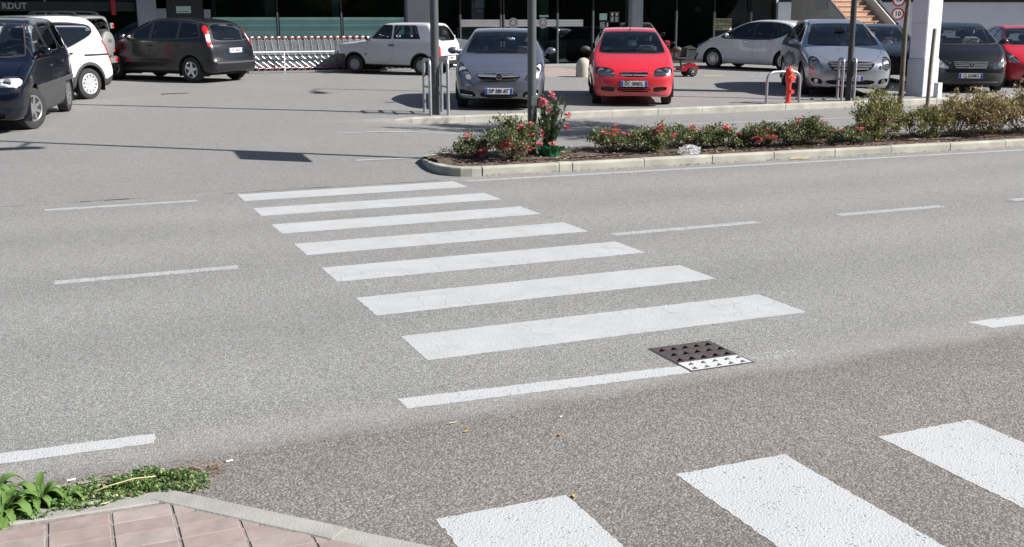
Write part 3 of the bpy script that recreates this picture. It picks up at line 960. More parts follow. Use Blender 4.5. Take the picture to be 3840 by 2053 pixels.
t = notice('notice_board', 'dark blue notice with a column of white lines and a shield under the mint paper', 17.10, 17.46, 1.76, 2.03, simple('notice_navy', (.012, .014, .04), .6), .022)
mb = MB()
for q in range(6): mb.box(.06, .06 + (.14, .11, .13, .15, .17, .15)[q], -.003, -.0005, .20 - q*.032, .213 - q*.032)
mb.box(.03, .045, -.003, -.0005, .06, .21); mb.box(.0, .36, -.003, -.0005, .008, .018)
mb.prism([(.27, .17), (.30, .21), (.33, .17), (.325, .09), (.30, .06), (.275, .09)], -.003, -.0005, 'xz')
mb.build('printed_marks', M_PAPERW, t)
t = notice('wall_sign', 'small pale sign with two dark marks hanging inside the right shop window', 20.86, 21.12, 2.32, 2.51, simple('paper_greyblue', (.40, .45, .48), .7), .06, 'sign')
mb = MB(); mb.box(.15, .18, -.004, -.001, .05, .09); mb.box(.20, .23, -.004, -.001, .05, .09); mb.build('printed_marks', M_INK, t)
t = notice('hanging_sign', 'pale hanging sign with a dark lower half behind the glass above the steel blue hatchback', 12.64, 12.97, 2.23, 2.75, M_NOTICE, .08, 'sign')
mb = MB(); mb.box(0, .33, -.004, -.0005, .22, .52); mb.build('pale_half', simple('paper_grey', (.45, .47, .45), .7), t)
mb = MB(); mb.box(.07, .26, -.004, -.0005, .10, .13); mb.build('printed_line', M_INGREY, t)
M_YEL = simple('paper_yellow', (.55, .53, .33), .7)
t = notice('notice_board', 'yellowish framed board of small pictures on the glass above the white people carrier bonnet', 21.62, 22.36, 1.70, 2.10, M_YEL, -.012)
mb = MB()
for (a, b, c, d) in ((.02, .20, .22, .38), (.22, .42, .24, .38), (.43, .58, .22, .38), (.60, .72, .22, .38), (.02, .12, .02, .19), (.14, .24, .02, .19), (.26, .36, .02, .19), (.38, .56, .10, .19), (.58, .72, .10, .19)):
    mb.box(a, b, -.004, -.001, c, d)
mb.build('printed_pictures', simple('print_brown', (.24, .22, .13), .7, vary=.5, scale=14), t)

# --- outside stair in terracotta with rendered parapets
stair = thing('outdoor_staircase', 'terracotta steps climbing between pale rendered parapet walls at the right end of the shop', 'staircase', (24.46, 27.5, zt(25, 27.5)))
M_TERRA = simple('terracotta', (.46, .30, .21), .8, vary=.16, scale=9, bump=.2)
M_TERRA2 = simple('terracotta_riser', (.38, .235, .165), .8, vary=.16, scale=9, bump=.2)
M_RENDER = simple('render_cream', (.46, .45, .41), .85, vary=.07, scale=2.5, bump=.15, bscale=50)
M_COPING = simple('coping_brown', (.13, .085, .085), .7, vary=.1)
RISE, RUN, NST, SWID = .170, .230, 19, 1.50
for i in range(NST):
    z = RISE * (i + 1); y = RUN * i
    mb = MB(); mb.box(.055, SWID, y + .018, y + RUN + .016, z - RISE - (.3 if i == 0 else 0), z - .032); mb.build('riser', M_TERRA2, stair)
    mb = MB(); mb.cbox((SWID/2 + .028, y + RUN/2 + .005, z - .015), (SWID - .06, RUN + .028, .029), .006); mb.build('step', M_TERRA, stair)
slope = RISE / RUN
def sl(y, up): return slope * y + up
mb = MB(); mb.prism([(-.25, -.4), (4.9, -.4), (4.9, sl(4.45, .02)), (4.4, sl(4.4, .10)), (-.05, .10), (-.25, .06)], 0.0, .05, 'yz'); mb.build('side_wall', M_RENDER, stair)
mb = MB(); mb.prism([(-.06, .105), (4.4, sl(4.4, .105)), (4.4, sl(4.4, .155)), (-.06, .155)], -.015, .062, 'yz'); mb.build('coping', M_COPING, stair)
mb = MB(); mb.prism([(-.3, -.4), (4.9, -.4), (4.9, sl(4.4, .47)), (4.4, sl(4.4, .47)), (.0, .47), (-.3, .42)], SWID + .003, SWID + .13, 'yz'); mb.build('parapet', M_RENDER, stair)
mb = MB(); mb.prism([(-.3, .423), (.0, .473), (4.4, sl(4.4, .473)), (4.4, sl(4.4, .51)), (0, .51), (-.3, .46)], SWID + .08, SWID + .165, 'yz'); mb.build('coping', M_FRAMEDARK, stair)
for q in range(4):
    y = .3 + q * .95
    mb = MB(); mb.sphere((SWID + .13, y, sl(y, .545)), .035, 8, 6); mb.build('rail_knob', M_CHROME, stair, smooth=True)
hb = thing('meter_hatch', 'small dark hatch with a pinkish ledge in the rendered stair wall', 'hatch', (24.43, 29.9, 1.62))
mb = MB(); mb.box(-.03, .028, 0, .62, 0, .24); mb.build('recess', M_FRAMEDARK, hb)
mb = MB(); mb.box(-.16, .03, -.04, .66, .245, .275); mb.build('ledge', M_TERRA, hb)
hb = thing('cable_box', 'pale grey box on the upper part of the rendered stair wall', 'box', (24.40, 30.4, 2.38))
mb = MB(); mb.box(0, .055, 0, .62, 0, .42); mb.build('lid', simple('box_grey', (.36, .36, .33), .7), hb)

# --- white annex on the right, under deep eaves
annex = thing('annex_building', 'low white rendered building with dark eaves behind the cars on the right', 'building', (27.6, 37.2, 0), radians(-9))
M_WHITEWALL = simple('render_white', (.58, .62, .70), .85, vary=.04, scale=1.5, bump=.1, bscale=50)
def ab(name, x0, x1, y0, y1, z0, z1, mat):
    mb = MB(); mb.box(x0, x1, y0, y1, z0, z1); return mb.build(name, mat, annex)
ab('wall', -3.0, 34, 0, .3, .4, 2.80, M_WHITEWALL)
ab('upper_wall', -3.0, 34, .12, .3, 2.803, 4.0, M_SHUTTER)
ab('eaves', -3.2, 34, -1.7, .4, 3.75, 3.95, simple('eaves_brown', (.10, .08, .07), .8))
ab('sill_beam', -3.0, 34, -.06, .1, 2.805, 2.86, M_FRAMEDARK)
for x0 in (8.5, 10.0):
    ab('upper_window', x0, x0 + .95, .09, .115, 2.92, 3.5, simple('blind_pale', (.35, .37, .36), .7))
w = ab('window', 13.78, 15.2, -.03, .02, 2.18, 2.79, M_FRAMEDARK)
mb = MB(); mb.box(13.90, 15.1, -.045, -.032, 2.26, 2.73); mb.build('pane', simple('pane_grey', (.28, .29, .27), .3), annex)
ab('downpipe', 13.35, 13.43, -.07, -.003, .5, 2.79, M_WHITEWALL)

# --- unseen belt of trees added behind the viewer to darken the shop window reflections
rt = np.random.default_rng(31)
n = 15000
cx = np.linspace(-75, 95, 46) + rt.uniform(-.8, .8, 46); ch = rt.uniform(11, 16, 46); cy = rt.uniform(-31, -27, 46); cr = rt.uniform(3.2, 5.0, 46)
k = rt.integers(0, 46, n); d = rt.normal(0, 1, (n, 3)); d /= np.linalg.norm(d, axis=1, keepdims=True)
rad = rt.uniform(.55, 1.0, n)
P = np.stack([cx[k] + d[:, 0]*cr[k]*rad, cy[k] + d[:, 1]*cr[k]*rad, ch[k]*.52 + d[:, 2]*ch[k]*.5*rad], 1)
P[:, 2] = np.maximum(P[:, 2], .1)
a = rt.normal(0, 1, (n, 3)); a /= np.linalg.norm(a, axis=1, keepdims=True); b3 = np.cross(a, rt.normal(0, 1, (n, 3))); b3 /= np.linalg.norm(b3, axis=1, keepdims=True)
s3 = rt.uniform(.35, .8, n)[:, None]
V = np.stack([P - a*s3, P + b3*s3*.7, P + a*s3, P - b3*s3*.7], 1).reshape(-1, 3)
F = np.arange(4*n).reshape(n, 4)
kk = len(V)
bl = MB()
for i in range(46): bl.sphere((cx[i], cy[i], ch[i]*.48), 1, 12, 8, (cr[i]*.95, cr[i]*.95, ch[i]*.5))
V = np.concatenate([V, np.array(bl.v)]); F = np.concatenate([F, np.array(bl.f) + kk])
belt = mesh_obj('unseen_tree_belt', raw_mesh('unseen_tree_belt', V, F, simple('belt_foliage', (.045, .065, .025), .8, vary=.4, scale=.6)))
tag(belt, 'dark belt of leafy trees added unseen behind the viewer to darken shop window reflections', 'trees', kind='stuff')
# ================================================================== CARS
def sdf_poly(px, py, poly):
    """signed distance to a polygon, negative inside"""
    poly = np.asarray(poly, float)
    px = np.asarray(px, float); py = np.asarray(py, float)
    A = poly; B = np.roll(poly, 1, axis=0); E = B - A
    inv = 1.0 / ((E * E).sum(1) + 1e-18)
    out = np.empty(px.shape); step = max(1, 160000 // len(poly))
    for k in range(0, len(px), step):
        x = px[k:k+step, None]; y = py[k:k+step, None]
        wx = x - A[:, 0]; wy = y - A[:, 1]
        t = np.clip((wx * E[:, 0] + wy * E[:, 1]) * inv, 0, 1)
        dx = wx - E[:, 0] * t; dy = wy - E[:, 1] * t
        d = (dx * dx + dy * dy).min(1)
        c1 = wy >= 0; c2 = y < B[:, 1]; c3 = E[:, 0] * wy > E[:, 1] * wx
        flip = (c1 & c2 & c3) | ~(c1 | c2 | c3)
        out[k:k+step] = np.where(flip.sum(1) % 2 == 1, -1.0, 1.0) * np.sqrt(d)
    return out

def rounded(poly, it=2, w=.25):
    """corner cutting"""
    p = [np.array(q, float) for q in poly]
    for _ in range(it):
        o = []
        for i in range(len(p)):
            a, b = p[i], p[(i+1) % len(p)]
            o += [a + (b-a)*w, a + (b-a)*(1-w)]
        p = o
    return np.array(p)

def smax(a, b, k):
    h = np.clip(k - np.abs(a - b), 0, None)
    return np.maximum(a, b) + h*h/(4*k)

class Shell:
    """car body as one smooth solid: side outline x plan outline with tumblehome; meshed on a box lattice"""
    def __init__(s, L, W, H, side, plan, tumble, bow=.05, k=.12, n=(86, 34, 26)):
        s.L, s.W, s.H = L, W, H
        s.side = rounded(side, 2, .22)
        pl = [(x, w) for x, w in plan]
        s.plan = rounded(pl + [(x, -w) for x, w in reversed(pl)], 2, .22)
        s.tz = np.array([t[0] for t in tumble]); s.tw = np.array([t[1] for t in tumble])
        s.bow, s.k = bow, k
        s.mesh(n)
    def F(s, P):
        x, y, z = P[..., 0], P[..., 1], P[..., 2]
        xb = s.L/2 + (x - s.L/2) * (1 + s.bow * y*y)
        t = np.interp(z, s.tz, s.tw)
        # crowned roof and bonnet
        zc = z + .035 * (np.abs(y) / (s.W/2))**2.2
        a = sdf_poly(xb, zc, s.side)
        b = sdf_poly(x, y / t, s.plan)
        return smax(a, b, s.k)
    def cast(s, O, P, it=17):
        lo = np.zeros(len(O)); hi = np.ones(len(O))
        for _ in range(it):
            m = (lo + hi) / 2
            f = s.F(O + (P - O) * m[:, None])
            lo = np.where(f < 0, m, lo); hi = np.where(f < 0, hi, m)
        return O + (P - O) * ((lo + hi) / 2)[:, None]
    def normals(s, V):
        e = .004; N = np.zeros_like(V)
        for k in range(3):
            d = np.zeros(3); d[k] = e
            N[:, k] = s.F(V + d) - s.F(V - d)
        return N / (np.linalg.norm(N, axis=1, keepdims=True) + 1e-12)
    def mesh(s, n):
        nx, ny, nz = n
        gx = np.linspace(-.06, s.L + .06, nx + 1); gy = np.linspace(-s.W/2 - .06, s.W/2 + .06, ny + 1); gz = np.linspace(.06, s.H + .06, nz + 1)
        idx = {}; P = []
        def vid(i, j, k):
            key = (i, j, k)
            if key not in idx:
                idx[key] = len(P); P.append((gx[i], gy[j], gz[k]))
            return idx[key]
        F = []
        for i in range(nx):
            for j in range(ny):
                F.append((vid(i,j,0), vid(i,j+1,0), vid(i+1,j+1,0), vid(i+1,j,0)))
                F.append((vid(i,j,nz), vid(i+1,j,nz), vid(i+1,j+1,nz), vid(i,j+1,nz)))
        for i in range(nx):
            for k in range(nz):
                F.append((vid(i,0,k), vid(i+1,0,k), vid(i+1,0,k+1), vid(i,0,k+1)))
                F.append((vid(i,ny,k), vid(i,ny,k+1), vid(i+1,ny,k+1), vid(i+1,ny,k)))
        for j in range(ny):
            for k in range(nz):
                F.append((vid(0,j,k), vid(0,j,k+1), vid(0,j+1,k+1), vid(0,j+1,k)))
                F.append((vid(nx,j,k), vid(nx,j+1,k), vid(nx,j+1,k+1), vid(nx,j,k+1)))
        P = np.array(P)
        O = np.stack([np.clip(P[:,0], .50, s.L - .50), np.clip(P[:,1], -s.W*.22, s.W*.22), np.clip(P[:,2], .42, .66)], 1)
        s.V = s.cast(O, P); s.Fc = F
    # surface look-ups for trim
    def front_x(s, y, z):
        O = np.array([[.8, y, z]]); P = np.array([[-.1, y, z]])
        return float(s.cast(O, P)[0, 0])
    def rear_x(s, y, z):
        O = np.array([[s.L - .8, y, z]]); P = np.array([[s.L + .1, y, z]])
        return float(s.cast(O, P)[0, 0])
    def many(s, way, A, B):
        A = np.asarray(A, float); B = np.asarray(B, float); o = np.zeros(len(A))
        if way == 'front': O = np.stack([o + .8, A, B], 1); P = np.stack([o - .1, A, B], 1); k = 0
        elif way == 'rear': O = np.stack([o + s.L - .8, A, B], 1); P = np.stack([o + s.L + .1, A, B], 1); k = 0
        elif way == 'side': O = np.stack([A, o, B], 1); P = np.stack([A, o + s.W/2 + .1, B], 1); k = 1
        else: O = np.stack([A, B, o + .55], 1); P = np.stack([A, B, o + s.H + .1], 1); k = 2
        return s.cast(O, P)[:, k]
    def side_y(s, x, z):
        O = np.array([[x, 0, z]]); P = np.array([[x, s.W/2 + .1, z]])
        return float(s.cast(O, P)[0, 1])
    def top_z(s, x, y):
        O = np.array([[x, y, .55]]); P = np.array([[x, y, s.H + .1]])
        return float(s.cast(O, P)[0, 2])

def cut(V, F, f):
    """split faces along f = 0 -> (V, inside faces, outside faces)"""
    V = list(V); f = list(f); ins = []; outs = []; cache = {}
    def mid(a, b):
        key = (a, b) if a < b else (b, a)
        if key not in cache:
            t = f[a] / (f[a] - f[b])
            cache[key] = len(V); V.append(V[a] + (V[b] - V[a]) * t); f.append(0.0)
        return cache[key]
    for fc in F:
        sg = [f[i] <= 0 for i in fc]
        if all(sg): ins.append(fc); continue
        if not any(sg): outs.append(fc); continue
        a_, b_ = [], []
        for q in range(len(fc)):
            i, j = fc[q], fc[(q+1) % len(fc)]
            if f[i] <= 0: a_.append(i)
            else: b_.append(i)
            if (f[i] < 0) != (f[j] < 0) and f[i] != 0 and f[j] != 0:
                m = mid(i, j); a_.append(m); b_.append(m)
        if len(a_) > 2: ins.append(tuple(a_))
        if len(b_) > 2: outs.append(tuple(b_))
    return np.array(V), ins, outs

def emit(name, shell, V, F, mat, parent, off=0.0, X0=0.0):
    """faces of the shell -> a mesh part in car space (x forward)"""
    used = sorted({i for f in F for i in f})
    if not used: return None
    mp = {u: k for k, u in enumerate(used)}
    P = V[used]
    N = shell.normals(P)
    P = P + N * off
    Q = np.stack([X0 - P[:, 0], -P[:, 1], P[:, 2]], 1)     # nose towards +x, left side = +y
    N = np.stack([-N[:, 0], -N[:, 1], N[:, 2]], 1)
    FF = [tuple(mp[i] for i in f) for f in F]
    me = raw_mesh(name, Q, FF, mat, smooth=True, normals=N)
    return mesh_obj(name, me, parent)

def make_rim(n, hub, sw, r, style='spoke'):
    mb = MB()
    mb.lathe([(r*.86, -.05), (r*.86, .028), (r*.93, .036), (r, .03), (r*1.0, -.05)], 28, 'y')
    mb.lathe([(0.0001, .030), (hub*.45, .030), (hub, .022), (hub, -.005)], 18, 'y')
    for k in range(n):
        a = 2*pi*k/n
        ca, sa = cos(a), sin(a)
        w0, w1 = sw
        pts = [(hub*.8, -w0/2), (r*.88, -w1/2), (r*.88, w1/2), (hub*.8, w0/2)]
        vs = []
        for h0, h1 in ((.026, .031), (.004, .008)):
            for (rr, tt), hh in zip(pts, (h0, h1, h1, h0)):
                vs.append((rr*ca - tt*sa, hh, rr*sa + tt*ca))
        mb.add(vs, [(0,1,2,3), (7,6,5,4), (0,4,5,1), (1,5,6,2), (2,6,7,3), (3,7,4,0)])
    return mb

def add_wheel(parent, X, Y, R, width, rim, rim_mat, steer=0.0, sidewall=.36):
    side = 1 if Y > 0 else -1
    rr = R * (1 - sidewall)
    mb = MB()
    hw = width / 2
    mb.lathe([(rr*.97, -hw*.8), (rr*1.04, -hw*.96), (R*.9, -hw), (R*.975, -hw*.9), (R, -hw*.68), (R, -hw*.02), (R*.988, 0), (R, hw*.02), (R, hw*.68), (R*.975, hw*.9), (R*.9, hw), (rr*1.04, hw*.96), (rr*.97, hw*.8)], 30, 'y')
    mb.lathe([(rr*.98, -hw*.75), (rr*.9, .01), (.01, .012)], 20, 'y')
    w = mb.build('wheel', M_TYRE, parent, smooth=True)
    w.location = (X, Y - side * hw, R)
    n, hub, sw, _st = rim
    r = make_rim(n, rr*hub, (rr*sw[0], rr*sw[1]), rr).build('rim', rim_mat, w, smooth=True)
    r.location = (0, hw*.62, 0)
    w.rotation_euler = (0, random.uniform(0, 1.2), (0 if side > 0 else pi) + steer)
    return w

RIMS = {'five': (5, .30, (.42, .26), 0), 'ten': (10, .30, (.16, .15), 0), 'cover12': (12, .62, (.24, .30), 0),
        'cover14': (14, .72, (.22, .26), 0), 'seven': (7, .34, (.26, .2), 0), 'twin': (14, .28, (.13, .12), 0), 'steel': (9, .7, (.34, .42), 0)}

def seat_mb(mb, x, y, wide=.5, back=.62, z=.36, tilt=.25, lean=1):
    mb.cbox((x, y, z + .09), (.5, wide, .18), .05)
    R = Matrix.Rotation(-tilt, 3, 'Y')
    mb.cbox((x - .30, y, z + .15 + back/2), (.16, wide*.96, back), .06, R)
    return (x - .30 - sin(tilt)*(back/2 + .12), y, z + .15 + back + .07)

def build_car(label, cat, loc, heading, sp, name='parked_car', group=None):
    root = thing(name, label, cat, loc, heading, group)
    L, W, H, wb, fo = sp['L'], sp['W'], sp['H'], sp['wb'], sp['fo']
    sh = Shell(L, W, H, sp['side'], sp['plan'], sp['tumble'], sp.get('bow', .05), sp.get('k', .12), sp.get('n', (86, 34, 26)))
    X0 = fo + wb / 2
    V, F = sh.V, sh.Fc
    body_mat = sp['paint']; trim = sp.get('trim', M_BLACK)
    R = sp.get('R', .30); Ra = sp.get('arch', R + .055)
    xw = (fo, fo + wb)
    ay = W/2 - .30
    # wheel arches
    for x in xw:
        f = np.maximum(np.hypot(V[:,0]-x, V[:,2]-R) - Ra, ay - np.abs(V[:,1]))
        V, _, F = cut(V, F, f)
    # underside opened a little so that the floor is dark
    parents = {}
    for reg in sp['regions']:
        nm, fn, mat = reg['name'], reg['f'], reg['mat']
        f = fn(V)
        if f.min() > 0: continue
        V, ins, F = cut(V, F, f)
        gap = reg.get('gap', 0)
        if gap:
            V, ins, _rim = cut(V, ins, fn(V) + gap)
        if mat is None and reg.get('kind') != 'lamp': continue
        par = root
        pn = reg.get('parent')
        sides = [(nm, ins)]
        if reg.get('split', True) and nm not in ('windscreen', 'bonnet', 'tailgate', 'rear_window', 'grille', 'bumper', 'front_bumper', 'rear_bumper', 'lower_intake', 'cladding', 'roof', 'bumper_grille', 'sill_band'):
            Lf = [q for q in ins if V[q[0]][1] < 0]; Rf = [q for q in ins if V[q[0]][1] >= 0]
            sides = [(nm, Lf), (nm, Rf)]
        for si, (n2, ff) in enumerate(sides):
            if not ff: continue
            p2 = root
            if pn and (pn, si) in parents: p2 = parents[(pn, si)]
            if reg.get('kind') == 'lamp':
                base = emit(n2, sh, V, ff, reg.get('house', M_LAMPGREY), p2, -.035, X0)
                if reg.get('lens', True): emit('lens', sh, V, ff, M_LENS, base, .001, X0)
                parents[(reg.get('key', nm), si)] = base
                continue
            o = emit(n2, sh, V, ff, mat, p2, reg.get('off', 0.0), X0)
            if o is not None and reg.get('seal'):
                pass
            parents[(reg.get('key', nm), si)] = o
    emit('body', sh, V, F, body_mat, root, 0.0, X0)
    # doors were cut before their windows: hang the windows on them
    for child, par in sp.get('hang', ()):
        for si in (0, 1):
            if (child, si) in parents and (par, si) in parents and parents[(child, si)] and parents[(par, si)]:
                parents[(child, si)].parent = parents[(par, si)]
    # arch liners
    for x in xw:
        for s_ in (1, -1):
            mb = MB(); nseg = 16
            pr = [(Ra*cos(pi*i/nseg), R + Ra*sin(pi*i/nseg)) for i in range(nseg+1)]
            pr = [(Ra*.98, .16)] + pr + [(-Ra*.98, .16)]
            y0, y1 = s_*(W/2 - .32), s_*(W/2 - .015)
            vs = [(X0-x+a, y0, b) for a, b in pr] + [(X0-x+a, y1, b) for a, b in pr]
            n = len(pr)
            fs = [(i, i+1, n+i+1, n+i) for i in range(n-1)] + [tuple(range(n))]
            mb.add(vs, fs); mb.build('wheel_arch', M_BLACK2, root)
    # wheels
    for i, x in enumerate(xw):
        for s_ in (1, -1):
            add_wheel(root, X0 - x, s_*(W/2 - sp.get('tuck', .035)), R, sp.get('tw', .185), RIMS[sp['rim']], sp.get('rim_mat', M_ALLOY), sp.get('steer', 0) if i == 0 else 0, sp.get('sidewall', .36))
    # floor pan and cabin
    mb = MB(); mb.box(X0-L+.35, X0-.35, -W/2+.30, W/2-.30, .19, .30); mb.build('floor_pan', M_BLACK2, root)
    cz = sp.get('cowl_z', 1.0); cx = sp.get('cowl_x', 1.0); seat_x = sp.get('seat_x', 2.0)
    mb = MB()
    xd = X0 - cx - .38
    mb.cbox((xd, 0, cz - .17), (.50, W*.80, .28), .09)
    mb.cbox((xd - .05, .36, cz - .03), (.26, .40, .10), .04)
    mb.build('dashboard', M_DASH, root, smooth=True)
    sw = MB(); ring = []
    for k in range(20):
        a = 2*pi*k/20
        ring.append((xd - .36 + .08*sin(a), .36 + .185*cos(a), cz - .06 + .17*sin(a)))
    sw.tube(ring, .014, 6, closed=True)
    sw.tube([(xd-.37, .19, cz-.06), (xd-.35, .36, cz-.09), (xd-.37, .53, cz-.06)], .018, 6)
    sw.build('steering_wheel', M_DASH, root, smooth=True)
    sm = sp.get('seat_mat', M_CLOTH)
    zs = sp.get('seat_z', .36)
    for y in (.37, -.37):
        mb = MB(); hd = seat_mb(mb, X0 - seat_x, y, z=zs)
        s1 = mb.build('seat', sm, root, smooth=True)
        mb = MB(); mb.cbox((hd[0], hd[1], hd[2] + .05), (.10, .26, .18), .04); mb.tube([(hd[0], hd[1]-.05, hd[2]-.12), (hd[0], hd[1]-.05, hd[2])], .006, 5); mb.tube([(hd[0], hd[1]+.05, hd[2]-.12), (hd[0], hd[1]+.05, hd[2])], .006, 5)
        mb.build('headrest', sm, s1, smooth=True)
    mb = MB(); hd = seat_mb(mb, X0 - seat_x - .82, 0, wide=W*.70, back=.55, z=zs)
    rs = mb.build('rear_seat', sm, root, smooth=True)
    for y in (.36, -.36):
        mb = MB(); mb.cbox((hd[0], y, hd[2] + .03), (.09, .25, .15), .04)
        mb.build('headrest', sm, rs, smooth=True)
    mb = MB(); rx = X0 - sp.get('mirror_x', cx + .55); rz = sp.get('rv_z', H - .22)
    mb.cbox((rx, 0, rz), (.03, .24, .065), .012); mb.tube([(rx+.02, 0, rz), (rx+.08, 0, rz+.06)], .01, 5)
    mb.build('rear_view_mirror', M_BLACK, root, smooth=True)
    # door mirrors
    mx, mz = X0 - sp.get('door_mirror_x', cx + .38), sp.get('door_mirror_z', cz + .06)
    for s_ in (1, -1):
        yb = sh.side_y(X0 - mx, mz - .04)
        mb = MB(); mb.sphere((mx, s_*(yb + .145), mz), 1, 14, 8, (.065, .105, .068))
        mb.tube([(mx - .01, s_*(yb - .02), mz - .05), (mx, s_*(yb + .09), mz - .02)], [.035, .03], 8)
        mo = mb.build('door_mirror', sp.get('mirror_mat', body_mat), root, smooth=True)
        mb = MB(); mb.sphere((mx - .055, s_*(yb + .145), mz), 1, 12, 6, (.03, .088, .055)); mb.build('mirror_glass', M_CHROME, mo, smooth=True)
    # door handles
    for hx, hz in sp.get('handles', ()):
        for s_ in (1, -1):
            y = sh.side_y(hx, hz)
            mb = MB(); mb.cbox((X0 - hx, s_*(y + .010), hz), (.19, .035, .035), .012)
            mb.build('door_handle', sp.get('handle_mat', body_mat), root, smooth=True)
    # number plates
    for end, z, txt, style in sp.get('plates', ()):
        pw, ph = (.52, .11)
        if end == 'front':
            x = X0 - sh.front_x(0, z) + sp.get('plate_out', .02); d = 1
        else:
            x = X0 - sh.rear_x(0, z) - .02; d = -1
        yo = sp.get('plate_y', 0.0)
        mb = MB(); mb.box(min(x, x - d*.02), max(x, x - d*.02), yo - pw/2, yo + pw/2, z - ph/2, z + ph/2)
        pl = mb.build('number_plate', M_PLATE, root)
        if style == 'eu':
            for s_ in (1, -1):
                mb = MB()
                a, b_ = sorted((yo + s_*(pw/2 - .048), yo + s_*(pw/2 - .003)))
                mb.box(min(x, x + d*.002), max(x, x + d*.002), a, b_, z - ph/2 + .003, z + ph/2 - .003)
                mb.build('blue_band', M_PLATEBLUE, pl)
        m = basis((x + d*.003, yo, z), (0, d, 0), (0, 0, 1), (d, 0, 0))
        text_part(txt, .105, M_INK, pl, m, sx=.78 if len(txt) > 7 else .85, bold=.002)
    # wipers
    if sp.get('wipers', True):
        for y0, y1 in ((.05, .62), (-.50, .08)):
            pts = []
            for q in range(6):
                y = y0 + (y1 - y0) * q / 5
                x = sp['screen_base'] + .05 + .05 * q / 5
                z = sh.top_z(x, y)
                pts.append((X0 - x, -y, z + .014))
            mb = MB(); mb.tube(pts, .008, 5); mb.build('wiper', M_BLACK, root)
    for fn in sp.get('extras', ()): fn(root, sh, X0)
    return root

# --- region makers (all in shell space: x from the nose, z up; the left and right sides alike)
def front_poly(poly, xmax, r=1):
    pl = rounded(poly, r, .2) if r else np.array(poly)
    return lambda V: np.maximum(sdf_poly(np.abs(V[:,1]), V[:,2], pl), V[:,0] - xmax)
def rear_poly(poly, xmin, r=1):
    pl = rounded(poly, r, .2) if r else np.array(poly)
    return lambda V: np.maximum(sdf_poly(np.abs(V[:,1]), V[:,2], pl), xmin - V[:,0])
def side_poly(poly, ymin=.42, r=1):
    pl = rounded(poly, r, .2) if r else np.array(poly)
    return lambda V: np.maximum(sdf_poly(V[:,0], V[:,2], pl), ymin - np.abs(V[:,1]))
def below(z, x0=-9, x1=99):
    return lambda V: np.maximum.reduce([V[:,2] - z, x0 - V[:,0], V[:,0] - x1])
def plan_poly(poly, zmin):
    pl = rounded(poly, 1, .2)
    return lambda V: np.maximum(sdf_poly(V[:,0], np.abs(V[:,1]), pl), zmin - V[:,2])

# --- trim makers
def front_bar(name, y0, y1, zf, h, depth, mat, out=.012, n=13, rear=False):
    def fn(root, sh, X0):
        mb = MB(); vs = []; fs = []
        Y = [y0 + (y1 - y0) * i / (n - 1) for i in range(n)]
        Z = [zf(y) if callable(zf) else zf for y in Y]
        X = sh.many('rear' if rear else 'front', Y, Z)
        for i in range(n):
            y, z, x = Y[i], Z[i], X[i]
            s_ = -1 if rear else 1
            xf = X0 - x + s_*out; xb = X0 - x - s_*depth
            vs += [(xf - s_*.006, -y, z - h/2), (xf, -y, z - h/4), (xf, -y, z + h/4), (xf - s_*.006, -y, z + h/2), (xb, -y, z + h/2), (xb, -y, z - h/2)]
        for i in range(n - 1):
            for k in range(6):
                a = i*6 + k; b = i*6 + (k+1) % 6
                fs.append((a, b, b + 6, a + 6))
        fs += [tuple(range(6)), tuple(range((n-1)*6 + 5, (n-1)*6 - 1, -1))]
        mb.add(vs, fs); mb.build(name, mat, root, smooth=True)
    return fn
def lamp_bowls(spots, deep=.03, mat=None):
    """round reflectors inside the head lamps: (y, z, radius)"""
    def fn(root, sh, X0):
        for y, z, r in spots:
            for s_ in (1, -1):
                x = sh.front_x(abs(y), z)
                # facing forward
                mb = MB(); prof = [(r, .0), (r*.92, -.012), (r*.6, -.03), (r*.25, -.038), (.001, -.04)]
                mb.lathe(prof, 16, 'x', (X0 - x - deep + .015, s_*y, z))
                mb.sphere((X0 - x - deep - .005, s_*y, z), r*.28, 8, 6)
                mb.build('lamp_bowl', mat or M_CHROME, root, smooth=True)
    return fn
def ring_badge(z, r, inner=None, out=.02):
    def fn(root, sh, X0):
        x = X0 - sh.front_x(0, z) + out
        mb = MB(); mb.lathe([(r*.80, -.008), (r*.84, .008), (r*.96, .008), (r, -.008)], 24, 'x', (x, 0, z), closed_prof=True)
        bd = mb.build('badge', M_CHROME, root, smooth=True)
        mb = MB(); mb.lathe([(.0005, -.004), (r*.82, -.004), (r*.82, -.012)], 20, 'x', (x, 0, z)); mb.build('badge_back', M_BLACK, bd)
        if inner:
            mb = MB()
            for poly in inner: mb.prism([(a*r, z + b*r) for a, b in poly], x - .004, x + .006, 'yz')
            mb.build('badge_mark', M_CHROME, bd)
    return fn
BOLT = [[(-.95, -.12), (.10, .16), (.02, .0), (.95, .12), (-.10, -.16), (-.02, .0)]]
STAR = [[(0, .92), (.10, .08), (-.10, .08)], [(-.80, -.46), (-.02, .10), (.06, -.06)], [(.80, -.46), (-.06, -.06), (.02, .10)]]
def dash_paper(y, w=.14, h=.09, mat=None, dx=.06):
    def fn(root, sh, X0):
        # a slip of paper standing behind the windscreen
        x = X0 - fn_x[0] - dx - .12
        mb = MB(); mb.cbox((x, -y, fn_z[0] + .06), (.004, w, h), 0, Matrix.Rotation(-.9, 3, 'Y')); mb.build('paper_slip', mat or M_PAPER, root)
    fn_x = [1.0]; fn_z = [1.0]
    fn.setx = lambda cx, cz: (fn_x.__setitem__(0, cx), fn_z.__setitem__(0, cz))
    return fn
